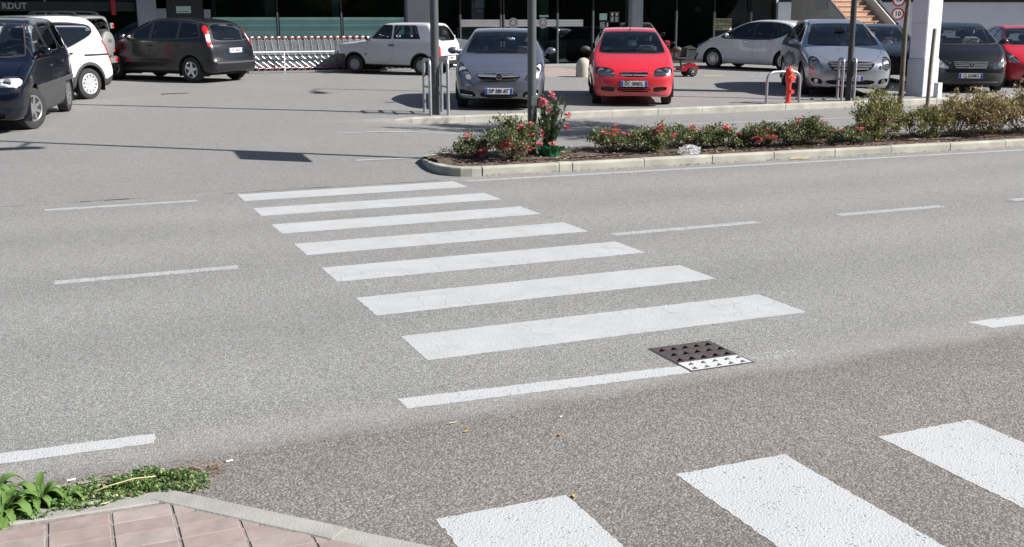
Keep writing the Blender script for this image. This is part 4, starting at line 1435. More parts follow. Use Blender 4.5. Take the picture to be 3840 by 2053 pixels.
def antenna(x, y=0, h=.30, lean=.5):
    def fn(root, sh, X0):
        z = sh.top_z(x, y)
        mb = MB(); mb.tube([(X0-x, y, z-.01), (X0-x, y, z+.02)], .018, 8); mb.tube([(X0-x, y, z+.01), (X0-x-lean*h, y, z+h)], [.006, .003], 5)
        mb.build('antenna', M_BLACK, root)
    return fn
def side_strip(name, x0, x1, z, h, mat, out=.012, n=14):
    def fn(root, sh, X0):
        for s_ in (1, -1):
            vs = []; fs = []
            XX = [x0 + (x1-x0)*i/(n-1) for i in range(n)]; ZZ = [z(x) if callable(z) else z for x in XX]
            YY = sh.many('side', XX, ZZ)
            for i in range(n):
                x, zz, y = XX[i], ZZ[i], YY[i]
                vs += [(X0-x, s_*(y-.01), zz-h/2), (X0-x, s_*(y+out), zz-h*.35), (X0-x, s_*(y+out), zz+h*.35), (X0-x, s_*(y-.01), zz+h/2)]
            for i in range(n-1):
                for k in range(3):
                    a = i*4+k; fs.append((a, a+1, a+5, a+4))
            fs += [(0,1,2,3), tuple((n-1)*4+k for k in (3,2,1,0))]
            mb = MB(); mb.add(vs, fs); mb.build(name, mat, root)
    return fn
def roof_rails(x0, x1, mat, yf=.44, stands=3):
    def fn(root, sh, X0):
        for s_ in (1, -1):
            pts = []
            for i in range(12):
                x = x0 + (x1-x0)*i/11
                z = sh.top_z(x, yf*sh.W)
                pts.append((X0-x, s_*yf*sh.W*.93, z + (.075 if 0 < i < 11 else .012)))
            mb = MB(); mb.tube(pts, .022, 8)
            for q in range(stands):
                x = x0 + .12 + (x1-x0-.24)*q/(stands-1); z = sh.top_z(x, yf*sh.W)
                mb.cbox((X0-x, s_*yf*sh.W*.93, z+.03), (.16, .05, .09), .015)
            mb.build('roof_rail', mat, root, smooth=True)
    return fn
def box_part(name, c, size, mat, bev=.01, rotz=0):
    def fn(root, sh, X0):
        mb = MB(); mb.cbox((X0 - c[0], c[1], c[2]), size, bev, Matrix.Rotation(rotz, 3, 'Z')); mb.build(name, mat, root, smooth=True)
    return fn

def std_plan(L, W, nose=.62, tail=.70, nose_len=.40, tail_len=.30):
    h = W/2
    return [(0, h*.25), (0.0, h*nose*.8), (.05, h*nose*1.12), (nose_len*.45, h*.925), (nose_len*1.2, h*.985), (nose_len*2.2, h), (L - tail_len*2.4, h), (L - tail_len*.9, h*.965), (L - .05, h*tail*1.16), (L, h*tail), (L, h*.25)]
def std_tumble(W, H, belt, roofw, sill=.93):
    return [(0, .93), (.18, .945), (.40, .985), (.62, 1.0), (belt, .985), (belt + .06, .965), (H - .14, roofw), (H + .1, roofw - .06)]
def R_(name, f, mat, **k):
    d = dict(name=name, f=f, mat=mat); d.update(k); return d
def grow(poly, d):
    """move the corners outwards from the middle by about d"""
    c = np.mean(np.array(poly, float), axis=0); o = []
    for p in poly:
        v = np.array(p, float) - c; n = np.hypot(*v)
        o.append(tuple(c + v * (1 + d / max(n, .12))))
    return o
def grow_half(poly, d):
    """as grow for outlines that start on the centre line"""
    zc = np.mean([p[1] for p in poly]); o = []
    for y, z in poly:
        o.append((y if y <= 0.0001 else y + d, z + (d if z > zc else -d)))
    return o
def sym(poly):
    """outline given for y >= 0 from the centre line; carry it a little across so that the middle is inside"""
    return [(-.3 if p[0] <= 0.0001 else p[0], p[1]) for p in poly]

def glasshouse(ws, ws_x, sidew, rw=None, rw_x=None, sideglass=None, seal=.022, dlo=None, r=1):
    G = sideglass or M_WGLASS
    reg = [R_('windscreen', front_poly(sym(ws), ws_x), M_WGLASS, off=-.004),
           R_('windscreen_seal', front_poly(sym(grow_half(ws, seal)), ws_x + .1), M_BLACK, split=False)]
    if rw:
        reg += [R_('rear_window', rear_poly(sym(rw), rw_x), G, off=-.004),
                R_('window_seal', rear_poly(sym(grow_half(rw, seal)), rw_x - .1), M_BLACK, split=False)]
    for i, w in enumerate(sidew):
        reg.append(R_('window', side_poly(w, .5, r), G, off=-.006, key='window%d' % i))
    for i, w in enumerate(dlo if dlo else [grow(w, .03) for w in sidew]):
        reg.append(R_('window_seal', side_poly(w, .5, r), M_BLACK, key='seal%d' % i))
    return reg

def spec(**k): return k

# ---- small silver-blue hatchback seen from the front
P_SLATE = paint('paint_steel_blue', (.125, .133, .178), .45, .30)
corsa = spec(L=4.0, W=1.737, H=1.488, wb=2.511, fo=.82, R=.30, rim='seven', paint=P_SLATE, screen_base=1.0, cowl_x=1.02, cowl_z=1.0, seat_x=2.0,
    side=[(.10,.20),(.03,.26),(0,.42),(.02,.58),(.10,.70),(.42,.86),(1.0,1.005),(1.72,1.40),(2.25,1.488),(2.95,1.475),(3.55,1.38),(3.83,1.0),(3.95,.85),(4.0,.55),(3.93,.26),(3.8,.19)],
    plan=std_plan(4.0,1.737,.62,.72,.46), tumble=std_tumble(1.737,1.488,.95,.735), bow=.075,
    plates=[('front', .365, 'DP 380 AT', 'eu'), ('rear', .8, 'DP 380 AT', 'eu')], handles=[(2.15,.86),(3.0,.90)],
    regions=glasshouse([(0,1.03),(.69,1.03),(.66,1.12),(.555,1.37),(.50,1.395),(0,1.415)], 2.0,
        [[(1.25,1.02),(2.12,1.06),(2.10,1.395),(1.95,1.40)],[(2.2,1.065),(3.0,1.12),(2.85,1.38),(2.2,1.40)]], [(0,1.03),(.58,1.05),(.50,1.33),(0,1.35)], 3.3) + [
        R_('headlight', front_poly([(.455,.555),(.60,.565),(.76,.645),(.825,.76),(.815,.87),(.755,.885),(.60,.74),(.52,.655)], .75), None, kind='lamp'),
        R_('grille', front_poly(sym([(0,.525),(.26,.535),(.385,.60),(.435,.685),(0,.70)]), .6), M_BLACK2, off=-.03),
        R_('lower_intake', front_poly(sym([(0,.235),(.335,.24),(.375,.355),(0,.352)]), .6), M_BLACK2, off=-.03),
        R_('fog_recess', front_poly([(.43,.255),(.58,.262),(.735,.30),(.755,.395),(.60,.372),(.47,.352)], .6), M_BLACK2, off=-.03),
        R_('bonnet', plan_poly([(.16,0),(.16,.42),(.30,.66),(.55,.72),(.97,.70),(1.0,0),(1.0,-.3),(.16,-.3)], .60), P_SLATE, gap=.005, split=False),
        R_('door', side_poly([(1.18,.30),(2.13,.28),(2.16,1.0),(2.13,1.42),(1.7,1.40),(1.22,1.03)], .5), P_SLATE, gap=.004),
    ], extras=[front_bar('grille_bar', -.395, .395, lambda y: .652 + .012*(y/.4)**2, .055, .02, M_CHROME), front_bar('grille_slat', -.33, .33, .565, .02, .01, M_BLACK), front_bar('intake_slat', -.32, .32, .275, .018, .0, M_TRIMGREY), front_bar('intake_slat', -.34, .34, .315, .018, .0, M_TRIMGREY),
        front_bar('fog_trim', .50, .72, lambda y: .275 + .10*(y-.5), .025, .01, M_CHROME), front_bar('fog_trim', -.72, -.50, lambda y: .275 + .10*(-y-.5), .025, .01, M_CHROME),
        lamp_bowls([(.70,.74,.07),(.575,.625,.05)]), box_part('paper_slip', (1.30,-.48,1.105), (.008,.10,.065), M_PAPERBLUE, .002), box_part('paper_slip', (1.29,-.31,1.11), (.008,.10,.07), M_PAPER, .002), ring_badge(.640, .065, BOLT, .035), antenna(2.5)])

# ---- red hatchback seen from the front
P_RED = paint('paint_bright_red', (.55, .018, .030), 0, .35)
kalos = spec(L=3.88, W=1.67, H=1.495, wb=2.48, fo=.78, R=.285, rim='seven', paint=P_RED, screen_base=.95, cowl_x=.98, cowl_z=1.0, seat_x=1.95, mirror_mat=M_TRIMGREY,
    side=[(.10,.18),(.03,.24),(0,.42),(.02,.58),(.10,.70),(.40,.86),(.95,1.01),(1.60,1.40),(2.1,1.495),(2.9,1.48),(3.45,1.38),(3.75,1.0),(3.84,.82),(3.88,.5),(3.8,.24),(3.7,.18)],
    plan=std_plan(3.88,1.67,.66,.74,.42), tumble=std_tumble(1.67,1.495,.95,.72), bow=.07,
    plates=[('front', .45, 'DC 584DL', 'eu')], plate_out=.035, handles=[(2.05,.86),(2.85,.88)],
    regions=glasshouse([(0,1.01),(.665,1.01),(.65,1.10),(.545,1.36),(.49,1.395),(0,1.41)], 1.95,
        [[(1.15,1.02),(2.02,1.05),(2.0,1.39),(1.85,1.40)],[(2.1,1.055),(2.9,1.09),(2.8,1.38),(2.1,1.40)]], [(0,1.03),(.56,1.04),(.48,1.33),(0,1.35)], 3.2) + [
        R_('headlight', front_poly([(.355,.575),(.40,.70),(.47,.745),(.70,.765),(.765,.735),(.765,.64),(.60,.595)], .65), None, kind='lamp'),
        R_('grille', front_poly(sym([(0,.575),(.26,.58),(.285,.63),(.275,.668),(0,.672)]), .5), M_BLACK2, off=-.025),
        R_('lower_intake', front_poly(sym([(0,.285),(.31,.287),(.33,.335),(.32,.385),(0,.387)]), .5), M_BLACK2, off=-.03),
        R_('fog_recess', front_poly([(.37,.285),(.64,.315),(.66,.375),(.62,.39),(.38,.385)], .5), M_BLACK, off=-.025),
        R_('bonnet', plan_poly([(.12,0),(.12,.40),(.25,.60),(.55,.70),(.92,.68),(.95,0),(.95,-.3),(.12,-.3)], .66), P_RED, gap=.005, split=False),
        R_('door', side_poly([(1.12,.30),(2.03,.28),(2.06,1.0),(2.03,1.42),(1.6,1.40),(1.14,1.03)], .5), P_RED, gap=.004),
    ], extras=[front_bar('grille_bar', -.265, .265, .622, .032, .01, M_CHROME), front_bar('grille_frame', -.275, .275, .668, .012, .0, M_CHROME),
        front_bar('plate_holder', -.27, .27, .45, .125, .01, M_BLACK, .03), front_bar('intake_slat', -.31, .31, .318, .014, .01, P_RED), front_bar('intake_slat', -.31, .31, .352, .014, .01, P_RED),
        lamp_bowls([(.49,.67,.062),(.64,.69,.06)]), box_part('paper_slip', (1.22,-.50,1.085), (.008,.17,.05), M_PAPER, .002), box_part('badge', (-.015,0,.622), (.02,.10,.035), (0), .006) if False else box_part('badge', (-.012,0,.622), (.025,.105,.026), M_CHROME, .006), box_part('badge', (-.014,0,.622), (.03,.045,.05), M_CHROME, .006), antenna(1.85, 0, .22, .35),
        side_strip('side_moulding', .95, 3.1, .55, .06, P_RED, .014)])

# ---- large silver-blue crossover seen from the front
P_SILV = paint('paint_silver_blue', (.38, .405, .46), .65, .26)
merc = spec(L=4.92, W=1.92, H=1.66, wb=2.98, fo=.93, R=.35, arch=.40, rim='five', paint=P_SILV, screen_base=1.12, cowl_x=1.16, cowl_z=1.08, seat_x=2.35, n=(96,36,26),
    side=[(.12,.20),(.04,.28),(0,.46),(.015,.64),(.09,.79),(.42,.92),(1.15,1.09),(2.0,1.55),(2.65,1.66),(3.5,1.63),(4.3,1.48),(4.7,1.1),(4.86,.95),(4.92,.6),(4.85,.3),(4.7,.22)],
    plan=std_plan(4.92,1.92,.60,.70,.55), tumble=std_tumble(1.92,1.66,1.02,.70), bow=.085,
    plates=[('front', .42, 'CY 564YJ', 'eu')], plate_y=0.0, handles=[(2.5,.90),(3.45,.94)], handle_mat=M_CHROME,
    regions=glasshouse([(0,1.105),(.77,1.105),(.74,1.20),(.60,1.50),(.54,1.535),(0,1.555)], 2.4,
        [[(1.42,1.08),(2.42,1.12),(2.40,1.545),(2.15,1.53)],[(2.5,1.125),(3.45,1.15),(3.4,1.54),(2.5,1.55)],[(3.53,1.155),(4.35,1.22),(4.15,1.42),(3.5,1.53)]], [(0,1.15),(.62,1.17),(.54,1.45),(0,1.47)], 4.1) + [
        R_('headlight', front_poly([(.655,.66),(.70,.60),(.79,.585),(.875,.64),(.89,.75),(.85,.855),(.76,.885),(.685,.83),(.655,.75)], 1.0), None, kind='lamp'),
        R_('indicator_lamp', front_poly([(.56,.625),(.645,.60),(.675,.62),(.645,.665),(.64,.73)], .8), None, kind='lamp'),
        R_('grille', front_poly(sym([(0,.555),(.34,.57),(.445,.635),(.50,.735),(.49,.765),(0,.785)]), .6), M_BLACK2, off=-.03),
        R_('lower_intake', front_poly(sym([(0,.285),(.50,.285),(.545,.385),(0,.39)]), .6), M_BLACK2, off=-.03),
        R_('fog_recess', front_poly([(.58,.29),(.76,.31),(.83,.36),(.82,.42),(.70,.415),(.60,.385)], .7), M_BLACK2, off=-.03),
        R_('bonnet', plan_poly([(.10,0),(.10,.44),(.35,.60),(.65,.74),(1.08,.77),(1.11,0),(1.11,-.3),(.10,-.3)], .78), P_SILV, gap=.005, split=False),
        R_('door', side_poly([(1.40,.34),(2.42,.32),(2.46,1.1),(2.43,1.57),(1.95,1.52),(1.42,1.1)], .5), P_SILV, gap=.004),
        R_('door', side_poly([(2.445,.32),(3.25,.33),(3.46,.75),(3.50,1.1),(3.45,1.57),(2.46,1.575),(2.48,1.1)], .5), P_SILV, gap=.004),
    ], extras=[front_bar('grille_slat', -.46, .46, .735, .028, .01, M_ALLOY), front_bar('grille_slat', -.43, .43, .68, .028, .01, M_ALLOY), front_bar('grille_slat', -.37, .37, .625, .028, .01, M_ALLOY),
        front_bar('grille_frame', -.48, .48, .782, .014, .0, M_CHROME), lamp_bowls([(.77,.80,.055),(.78,.685,.06)]), ring_badge(.68, .085, STAR, .03), roof_rails(2.2, 4.0, M_CHROME, .36, 2),
        lamp_bowls([(.72,.36,.045)], .0), box_part('toll_tag', (1.99,-.48,1.45), (.01,.10,.05), M_PAPER, .004)])

# ---- dark grey one-box car seen from the front
P_GREY = paint('paint_dark_grey', (.009, .009, .011), .2, .3, .5, dirt=.01)
aclass = spec(L=3.6, W=1.72, H=1.59, wb=2.42, fo=.68, R=.29, rim='five', paint=P_GREY, screen_base=.72, cowl_x=.76, cowl_z=1.09, seat_x=1.75, seat_z=.48, seat_mat=M_CLOTH_L,
    side=[(.10,.17),(.03,.24),(0,.42),(.015,.56),(.08,.68),(.35,.93),(.74,1.10),(1.40,1.49),(1.95,1.59),(2.8,1.565),(3.25,1.45),(3.48,1.0),(3.56,.8),(3.6,.5),(3.54,.24),(3.42,.17)],
    plan=std_plan(3.6,1.72,.64,.74,.42), tumble=std_tumble(1.72,1.59,1.0,.70), bow=.08,
    plates=[('front', .40, 'CJ 263MG', 'eu')], handles=[(1.9,.95),(2.6,.97)],
    regions=glasshouse([(0,1.11),(.70,1.11),(.68,1.20),(.565,1.44),(.51,1.475),(0,1.49)], 1.8,
        [[(.98,1.08),(1.82,1.10),(1.80,1.48),(1.55,1.47)],[(1.9,1.105),(2.6,1.12),(2.58,1.47),(1.9,1.485)]], [(0,1.1),(.58,1.1),(.5,1.42),(0,1.43)], 3.0) + [
        R_('headlight', front_poly([(.44,.555),(.50,.545),(.80,.60),(.845,.68),(.82,.80),(.765,.805),(.52,.65)], .8), None, kind='lamp'),
        R_('grille', front_poly(sym([(0,.545),(.34,.55),(.395,.60),(.40,.70),(0,.722)]), .6), M_BLACK2, off=-.025),
        R_('bumper', front_poly(sym([(0,.0),(.9,0),(.9,.44),(.5,.475),(0,.485)]), .62), M_BLACK, gap=.004, split=False),
        R_('bonnet', plan_poly([(.09,0),(.09,.42),(.25,.62),(.50,.70),(.70,.70),(.73,0),(.73,-.3),(.09,-.3)], .66), P_GREY, gap=.005, split=False),
        R_('door', side_poly([(1.0,.34),(1.84,.32),(1.87,1.1),(1.84,1.5),(1.4,1.46),(1.02,1.1)], .5), P_GREY, gap=.004),
    ], extras=[front_bar('grille_slat', -.375, .375, .705, .022, .01, M_ALLOY), front_bar('grille_slat', -.375, .375, .665, .022, .01, M_ALLOY), front_bar('grille_slat', -.365, .365, .622, .022, .01, M_ALLOY), front_bar('grille_slat', -.34, .34, .580, .022, .01, M_ALLOY),
        lamp_bowls([(.66,.665,.055),(.76,.70,.05)]), ring_badge(.64, .07, STAR, .03), box_part('paper_slip', (1.02,-.56,1.19), (.008,.15,.09), M_PAPER, .002), front_bar('bumper_lip', -.62, .62, .25, .03, .02, M_TRIMGREY)])

# ---- second red hatchback at the edge of the view
P_RED2 = paint('paint_deep_red', (.50, .012, .022), 0, .35)
aygo = spec(L=3.6, W=1.64, H=1.50, wb=2.38, fo=.75, R=.29, rim='cover12', rim_mat=M_COVER, paint=P_RED2, screen_base=.82, cowl_x=.86, cowl_z=1.02, seat_x=1.8,
    side=[(.10,.18),(.03,.24),(0,.42),(.02,.58),(.08,.68),(.30,.85),(.82,1.03),(1.5,1.41),(2.0,1.50),(2.8,1.48),(3.25,1.38),(3.48,1.0),(3.56,.8),(3.6,.5),(3.53,.24),(3.4,.18)],
    plan=std_plan(3.6,1.64,.62,.74,.44), tumble=std_tumble(1.64,1.50,.95,.72), bow=.08, handles=[(1.95,.9)],
    plates=[('front', .36, 'EB 417KR', 'eu')],
    regions=glasshouse([(0,1.04),(.66,1.04),(.64,1.12),(.535,1.37),(.48,1.40),(0,1.415)], 1.85,
        [[(1.05,1.05),(1.95,1.08),(1.93,1.40),(1.75,1.40)],[(2.03,1.085),(2.7,1.14),(2.62,1.38),(2.03,1.40)]], [(0,1.05),(.55,1.06),(.47,1.34),(0,1.35)], 3.0) + [
        R_('headlight', front_poly([(.50,.60),(.66,.615),(.775,.70),(.79,.83),(.74,.855),(.58,.73)], .7), None, kind='lamp'),
        R_('grille', front_poly(sym([(0,.55),(.3,.555),(.34,.60),(0,.615)]), .5), M_BLACK2, off=-.02),
        R_('lower_intake', front_poly(sym([(0,.23),(.42,.23),(.48,.34),(0,.36)]), .5), M_BLACK2, off=-.03),
        R_('bonnet', plan_poly([(.10,0),(.10,.38),(.25,.58),(.5,.68),(.80,.66),(.83,0),(.83,-.3),(.10,-.3)], .63), P_RED2, gap=.005, split=False),
        R_('door', side_poly([(1.02,.30),(1.96,.28),(1.99,1.0),(1.96,1.42),(1.5,1.40),(1.04,1.05)], .5), P_RED2, gap=.004),
    ], extras=[lamp_bowls([(.68,.735,.055)]), antenna(1.7, 0, .2, .4)])

# ---- navy people carrier at the left edge
P_NAVY = paint('paint_navy', (.002, .003, .009), .0, .16, .3, dirt=.002)
ulysse = spec(L=4.45, W=1.83, H=1.71, wb=2.824, fo=.86, R=.325, arch=.385, rim='seven', paint=P_NAVY, screen_base=.95, cowl_x=1.0, cowl_z=1.12, seat_x=2.15, seat_z=.55, steer=-.42, n=(92,36,28),
    side=[(.10,.20),(.03,.28),(0,.46),(.02,.62),(.10,.80),(.45,.97),(.98,1.12),(1.72,1.60),(2.2,1.71),(3.7,1.69),(4.12,1.62),(4.33,1.1),(4.42,.8),(4.45,.5),(4.38,.28),(4.2,.2)],
    plan=std_plan(4.45,1.83,.70,.80,.40), tumble=std_tumble(1.83,1.71,1.05,.76), bow=.06,
    plates=[('front', .42, 'AT 742PH', 'eu')], handles=[(2.2,.92),(3.2,.94)], handle_mat=M_BLACK, door_mirror_z=1.20,
    regions=glasshouse([(0,1.13),(.76,1.13),(.74,1.22),(.635,1.56),(.58,1.60),(0,1.62)], 2.0,
        [[(1.10,1.10),(1.38,1.13),(1.52,1.42),(1.42,1.38)],[(1.45,1.13),(2.25,1.15),(2.23,1.60),(1.78,1.57)],[(2.38,1.155),(3.25,1.16),(3.23,1.60),(2.38,1.61)],[(3.38,1.165),(4.12,1.17),(4.0,1.58),(3.38,1.60)]], [(0,1.15),(.66,1.15),(.58,1.55),(0,1.57)], 3.9) + [
        R_('headlight', front_poly([(.42,.70),(.86,.71),(.875,.80),(.80,.865),(.42,.845)], .8), None, kind='lamp'),
        R_('grille', front_poly(sym([(0,.70),(.39,.70),(.39,.83),(0,.845)]), .5), M_BLACK2, off=-.02),
        R_('bumper', front_poly(sym([(0,.36),(1.0,.36),(1.0,.62),(0,.63)]), .50), P_NAVY, gap=.004, split=False),
        R_('lower_intake', front_poly(sym([(0,.22),(.60,.22),(.62,.34),(0,.34)]), .5), M_BLACK2, off=-.03),
        R_('bonnet', plan_poly([(.10,0),(.10,.60),(.25,.74),(.60,.79),(.92,.77),(.95,0),(.95,-.3),(.10,-.3)], .80), P_NAVY, gap=.005, split=False),
        R_('sill_band', lambda V: np.maximum.reduce([V[:,2]-.52, .9-V[:,0], V[:,0]-4.2, .55-np.abs(V[:,1])]), M_TRIMGREY, split=False),
        R_('door', side_poly([(1.32,.54),(2.30,.54),(2.33,1.1),(2.30,1.64),(1.75,1.60),(1.34,1.12)], .5), P_NAVY, gap=.004),
        R_('door', side_poly([(2.325,.54),(3.28,.54),(3.32,1.1),(3.29,1.65),(2.33,1.65)], .5), P_NAVY, gap=.004),
    ], extras=[lamp_bowls([(.52,.775,.055),(.66,.78,.055)]), front_bar('grille_slat', -.38, .38, .77, .03, .0, M_BLACK), side_strip('side_moulding', 1.0, 4.1, .62, .10, M_TRIMGREY, .018),
        box_part('toll_tag', (1.62, .22, 1.53), (.02, .10, .05), M_PAPER, .008)])

# ---- white people carrier with black cladding and roof rails
P_WHITE = paint('paint_white', (.62, .625, .64), 0, .35)
lodgy = spec(L=4.5, W=1.75, H=1.70, wb=2.81, fo=.86, R=.315, arch=.385, rim='cover12', rim_mat=M_COVER, paint=P_WHITE, screen_base=1.0, cowl_x=1.05, cowl_z=1.08, seat_x=2.1, sidewall=.32, n=(92,34,28),
    side=[(.10,.22),(.03,.30),(0,.46),(.02,.64),(.10,.82),(.45,.98),(1.02,1.09),(1.80,1.58),(2.3,1.68),(3.4,1.70),(3.95,1.66),(4.18,1.50),(4.33,1.08),(4.44,.8),(4.5,.55),(4.43,.32),(4.28,.24)],
    plan=std_plan(4.5,1.75,.66,.78,.42), tumble=std_tumble(1.75,1.70,1.02,.78), bow=.05, mirror_mat=M_BLACK,
    plates=[('rear', .80, 'ES 903LT', 'eu')], handles=[(2.2,.92),(3.15,.95)],
    regions=glasshouse([(0,1.10),(.72,1.10),(.70,1.2),(.60,1.53),(.55,1.57),(0,1.59)], 2.1,
        [[(1.35,1.09),(2.2,1.08),(2.18,1.56),(1.85,1.54)],[(2.32,1.55),(2.58,1.03),(2.85,1.015),(3.15,1.07),(3.80,1.28),(3.93,1.38),(3.88,1.50),(3.3,1.545)]], [(0,1.12),(.62,1.14),(.58,1.52),(0,1.55)], 4.0) + [
        R_('tail_lamp', lambda V: np.maximum(sdf_poly(V[:,0], V[:,2], np.array([(4.10,1.18),(4.20,1.20),(4.6,.72),(4.6,.55),(4.36,.57),(4.25,.82)])), .60-np.abs(V[:,1])), M_REDLENS),
        R_('headlight', front_poly([(.45,.66),(.8,.68),(.84,.82),(.75,.88),(.48,.78)], .8), None, kind='lamp'),
        R_('grille', front_poly(sym([(0,.60),(.42,.62),(.44,.74),(0,.76)]), .5), M_BLACK2, off=-.02),
        R_('cladding', lambda V: np.minimum.reduce([np.maximum(V[:,2]-.47, np.maximum(.9-V[:,0], V[:,0]-4.1)), np.hypot(V[:,0]-.86, V[:,2]-.315)-.445, np.hypot(V[:,0]-3.67, V[:,2]-.315)-.445, np.maximum(V[:,2]-.52+(4.5-V[:,0])*.35, 3.9-V[:,0]), np.maximum(V[:,2]-.5, V[:,0]-.5)]), M_TRIMGREY, split=False),
        R_('door', side_poly([(1.28,.49),(2.24,.49),(2.27,1.1),(2.24,1.60),(1.75,1.56),(1.30,1.1)], .5), P_WHITE, gap=.004),
        R_('door', side_poly([(2.265,.49),(3.05,.49),(3.20,.70),(3.20,.98),(2.27,.98)], .5), P_WHITE, gap=.004),
    ], extras=[roof_rails(1.9, 4.0, simple('rail_grey', (.19,.18,.23), .5), .42, 3), side_strip('rear_badge_strip', 3.55, 4.27, .90, .045, M_BLACK, .01)])

# ---- dark grey people carrier seen from its rear quarter
P_ANTH = paint('paint_anthracite', (.007, .0078, .012), .1, .3, .35, dirt=.004)
cmax = spec(L=4.33, W=1.825, H=1.60, wb=2.64, fo=.88, R=.32, arch=.375, rim='five', rim_mat=M_ALLOY, paint=P_ANTH, screen_base=1.02, cowl_x=1.06, cowl_z=1.06, seat_x=2.05, n=(90,36,28),
    side=[(.10,.20),(.03,.28),(0,.46),(.02,.62),(.10,.78),(.45,.95),(1.03,1.07),(1.85,1.50),(2.4,1.60),(3.3,1.57),(3.92,1.46),(4.13,1.04),(4.22,.92),(4.26,.60),(4.33,.55),(4.31,.33),(4.2,.25)],
    plan=std_plan(4.33,1.825,.64,.76,.45,.34), tumble=std_tumble(1.825,1.60,1.0,.73), bow=.06,
    plates=[('rear', .80, 'DF 130XE', 'eu')], handles=[(2.2,.90),(3.1,.92)],
    regions=glasshouse([(0,1.08),(.74,1.08),(.72,1.18),(.60,1.46),(.54,1.49),(0,1.51)], 2.2,
        [[(1.32,1.05),(2.16,1.07),(2.14,1.49),(1.9,1.47)],[(2.26,1.075),(3.06,1.09),(3.04,1.49),(2.26,1.505)],[(3.16,1.095),(3.80,1.14),(3.62,1.43),(3.14,1.485)]], [(0,1.035),(.60,1.045),(.585,1.20),(.53,1.43),(0,1.45)], 3.7, sideglass=M_WGLASS_D, r=0, dlo=[[(1.24,1.03),(2.2,1.045),(3.1,1.065),(3.86,1.12),(3.66,1.46),(3.1,1.515),(2.2,1.53),(1.88,1.50)]]) + [
        R_('tail_lamp_clear', rear_poly([(.66,1.20),(.72,1.02),(.815,1.02),(.755,1.20)], 3.8, 0), M_CLEARLENS),
        R_('tail_lamp', lambda V: np.maximum.reduce([sdf_poly(np.abs(V[:,1]), V[:,2], np.array([(.60,1.44),(.655,1.24),(.715,1.02),(.735,.90),(.83,.90),(.815,1.02),(.75,1.24),(.68,1.46)])), 3.80-V[:,0]]), M_REDLENS, key='tail'),
        R_('reflector', rear_poly([(.62,.52),(.80,.53),(.80,.58),(.62,.57)], 3.9), M_REDLENS),
        R_('headlight', front_poly([(.45,.66),(.8,.70),(.84,.84),(.75,.88),(.5,.78)], .8), None, kind='lamp'),
        R_('grille', front_poly(sym([(0,.60),(.42,.62),(.44,.70),(0,.72)]), .5), M_BLACK2, off=-.02),
        R_('rear_bumper', lambda V: np.maximum(V[:,2]-.585, 3.92-V[:,0]), P_ANTH, gap=.004, split=False),
        R_('tailgate', rear_poly(sym([(0,.60),(.62,.60),(.66,.9),(.60,1.25),(.54,1.50),(0,1.52)]), 3.6), P_ANTH, gap=.005, split=False),
        R_('door', side_poly([(1.28,.30),(2.19,.28),(2.20,1.10),(1.45,1.10),(1.30,1.06)], .5), P_ANTH, gap=.004),
        R_('door', side_poly([(2.205,.28),(2.95,.30),(3.10,.62),(3.13,1.12),(2.215,1.12)], .5), P_ANTH, gap=.004),
    ], extras=[front_bar('bumper_strip', -.72, .72, .50, .05, .01, M_TRIMGREY, .012, 13, True), side_strip('side_moulding', 1.3, 3.0, .50, .05, P_ANTH, .012), antenna(2.2, 0, .16, .5), box_part('rear_wiper', (4.10, .10, 1.08), (.02, .42, .02), M_BLACK, .004)])

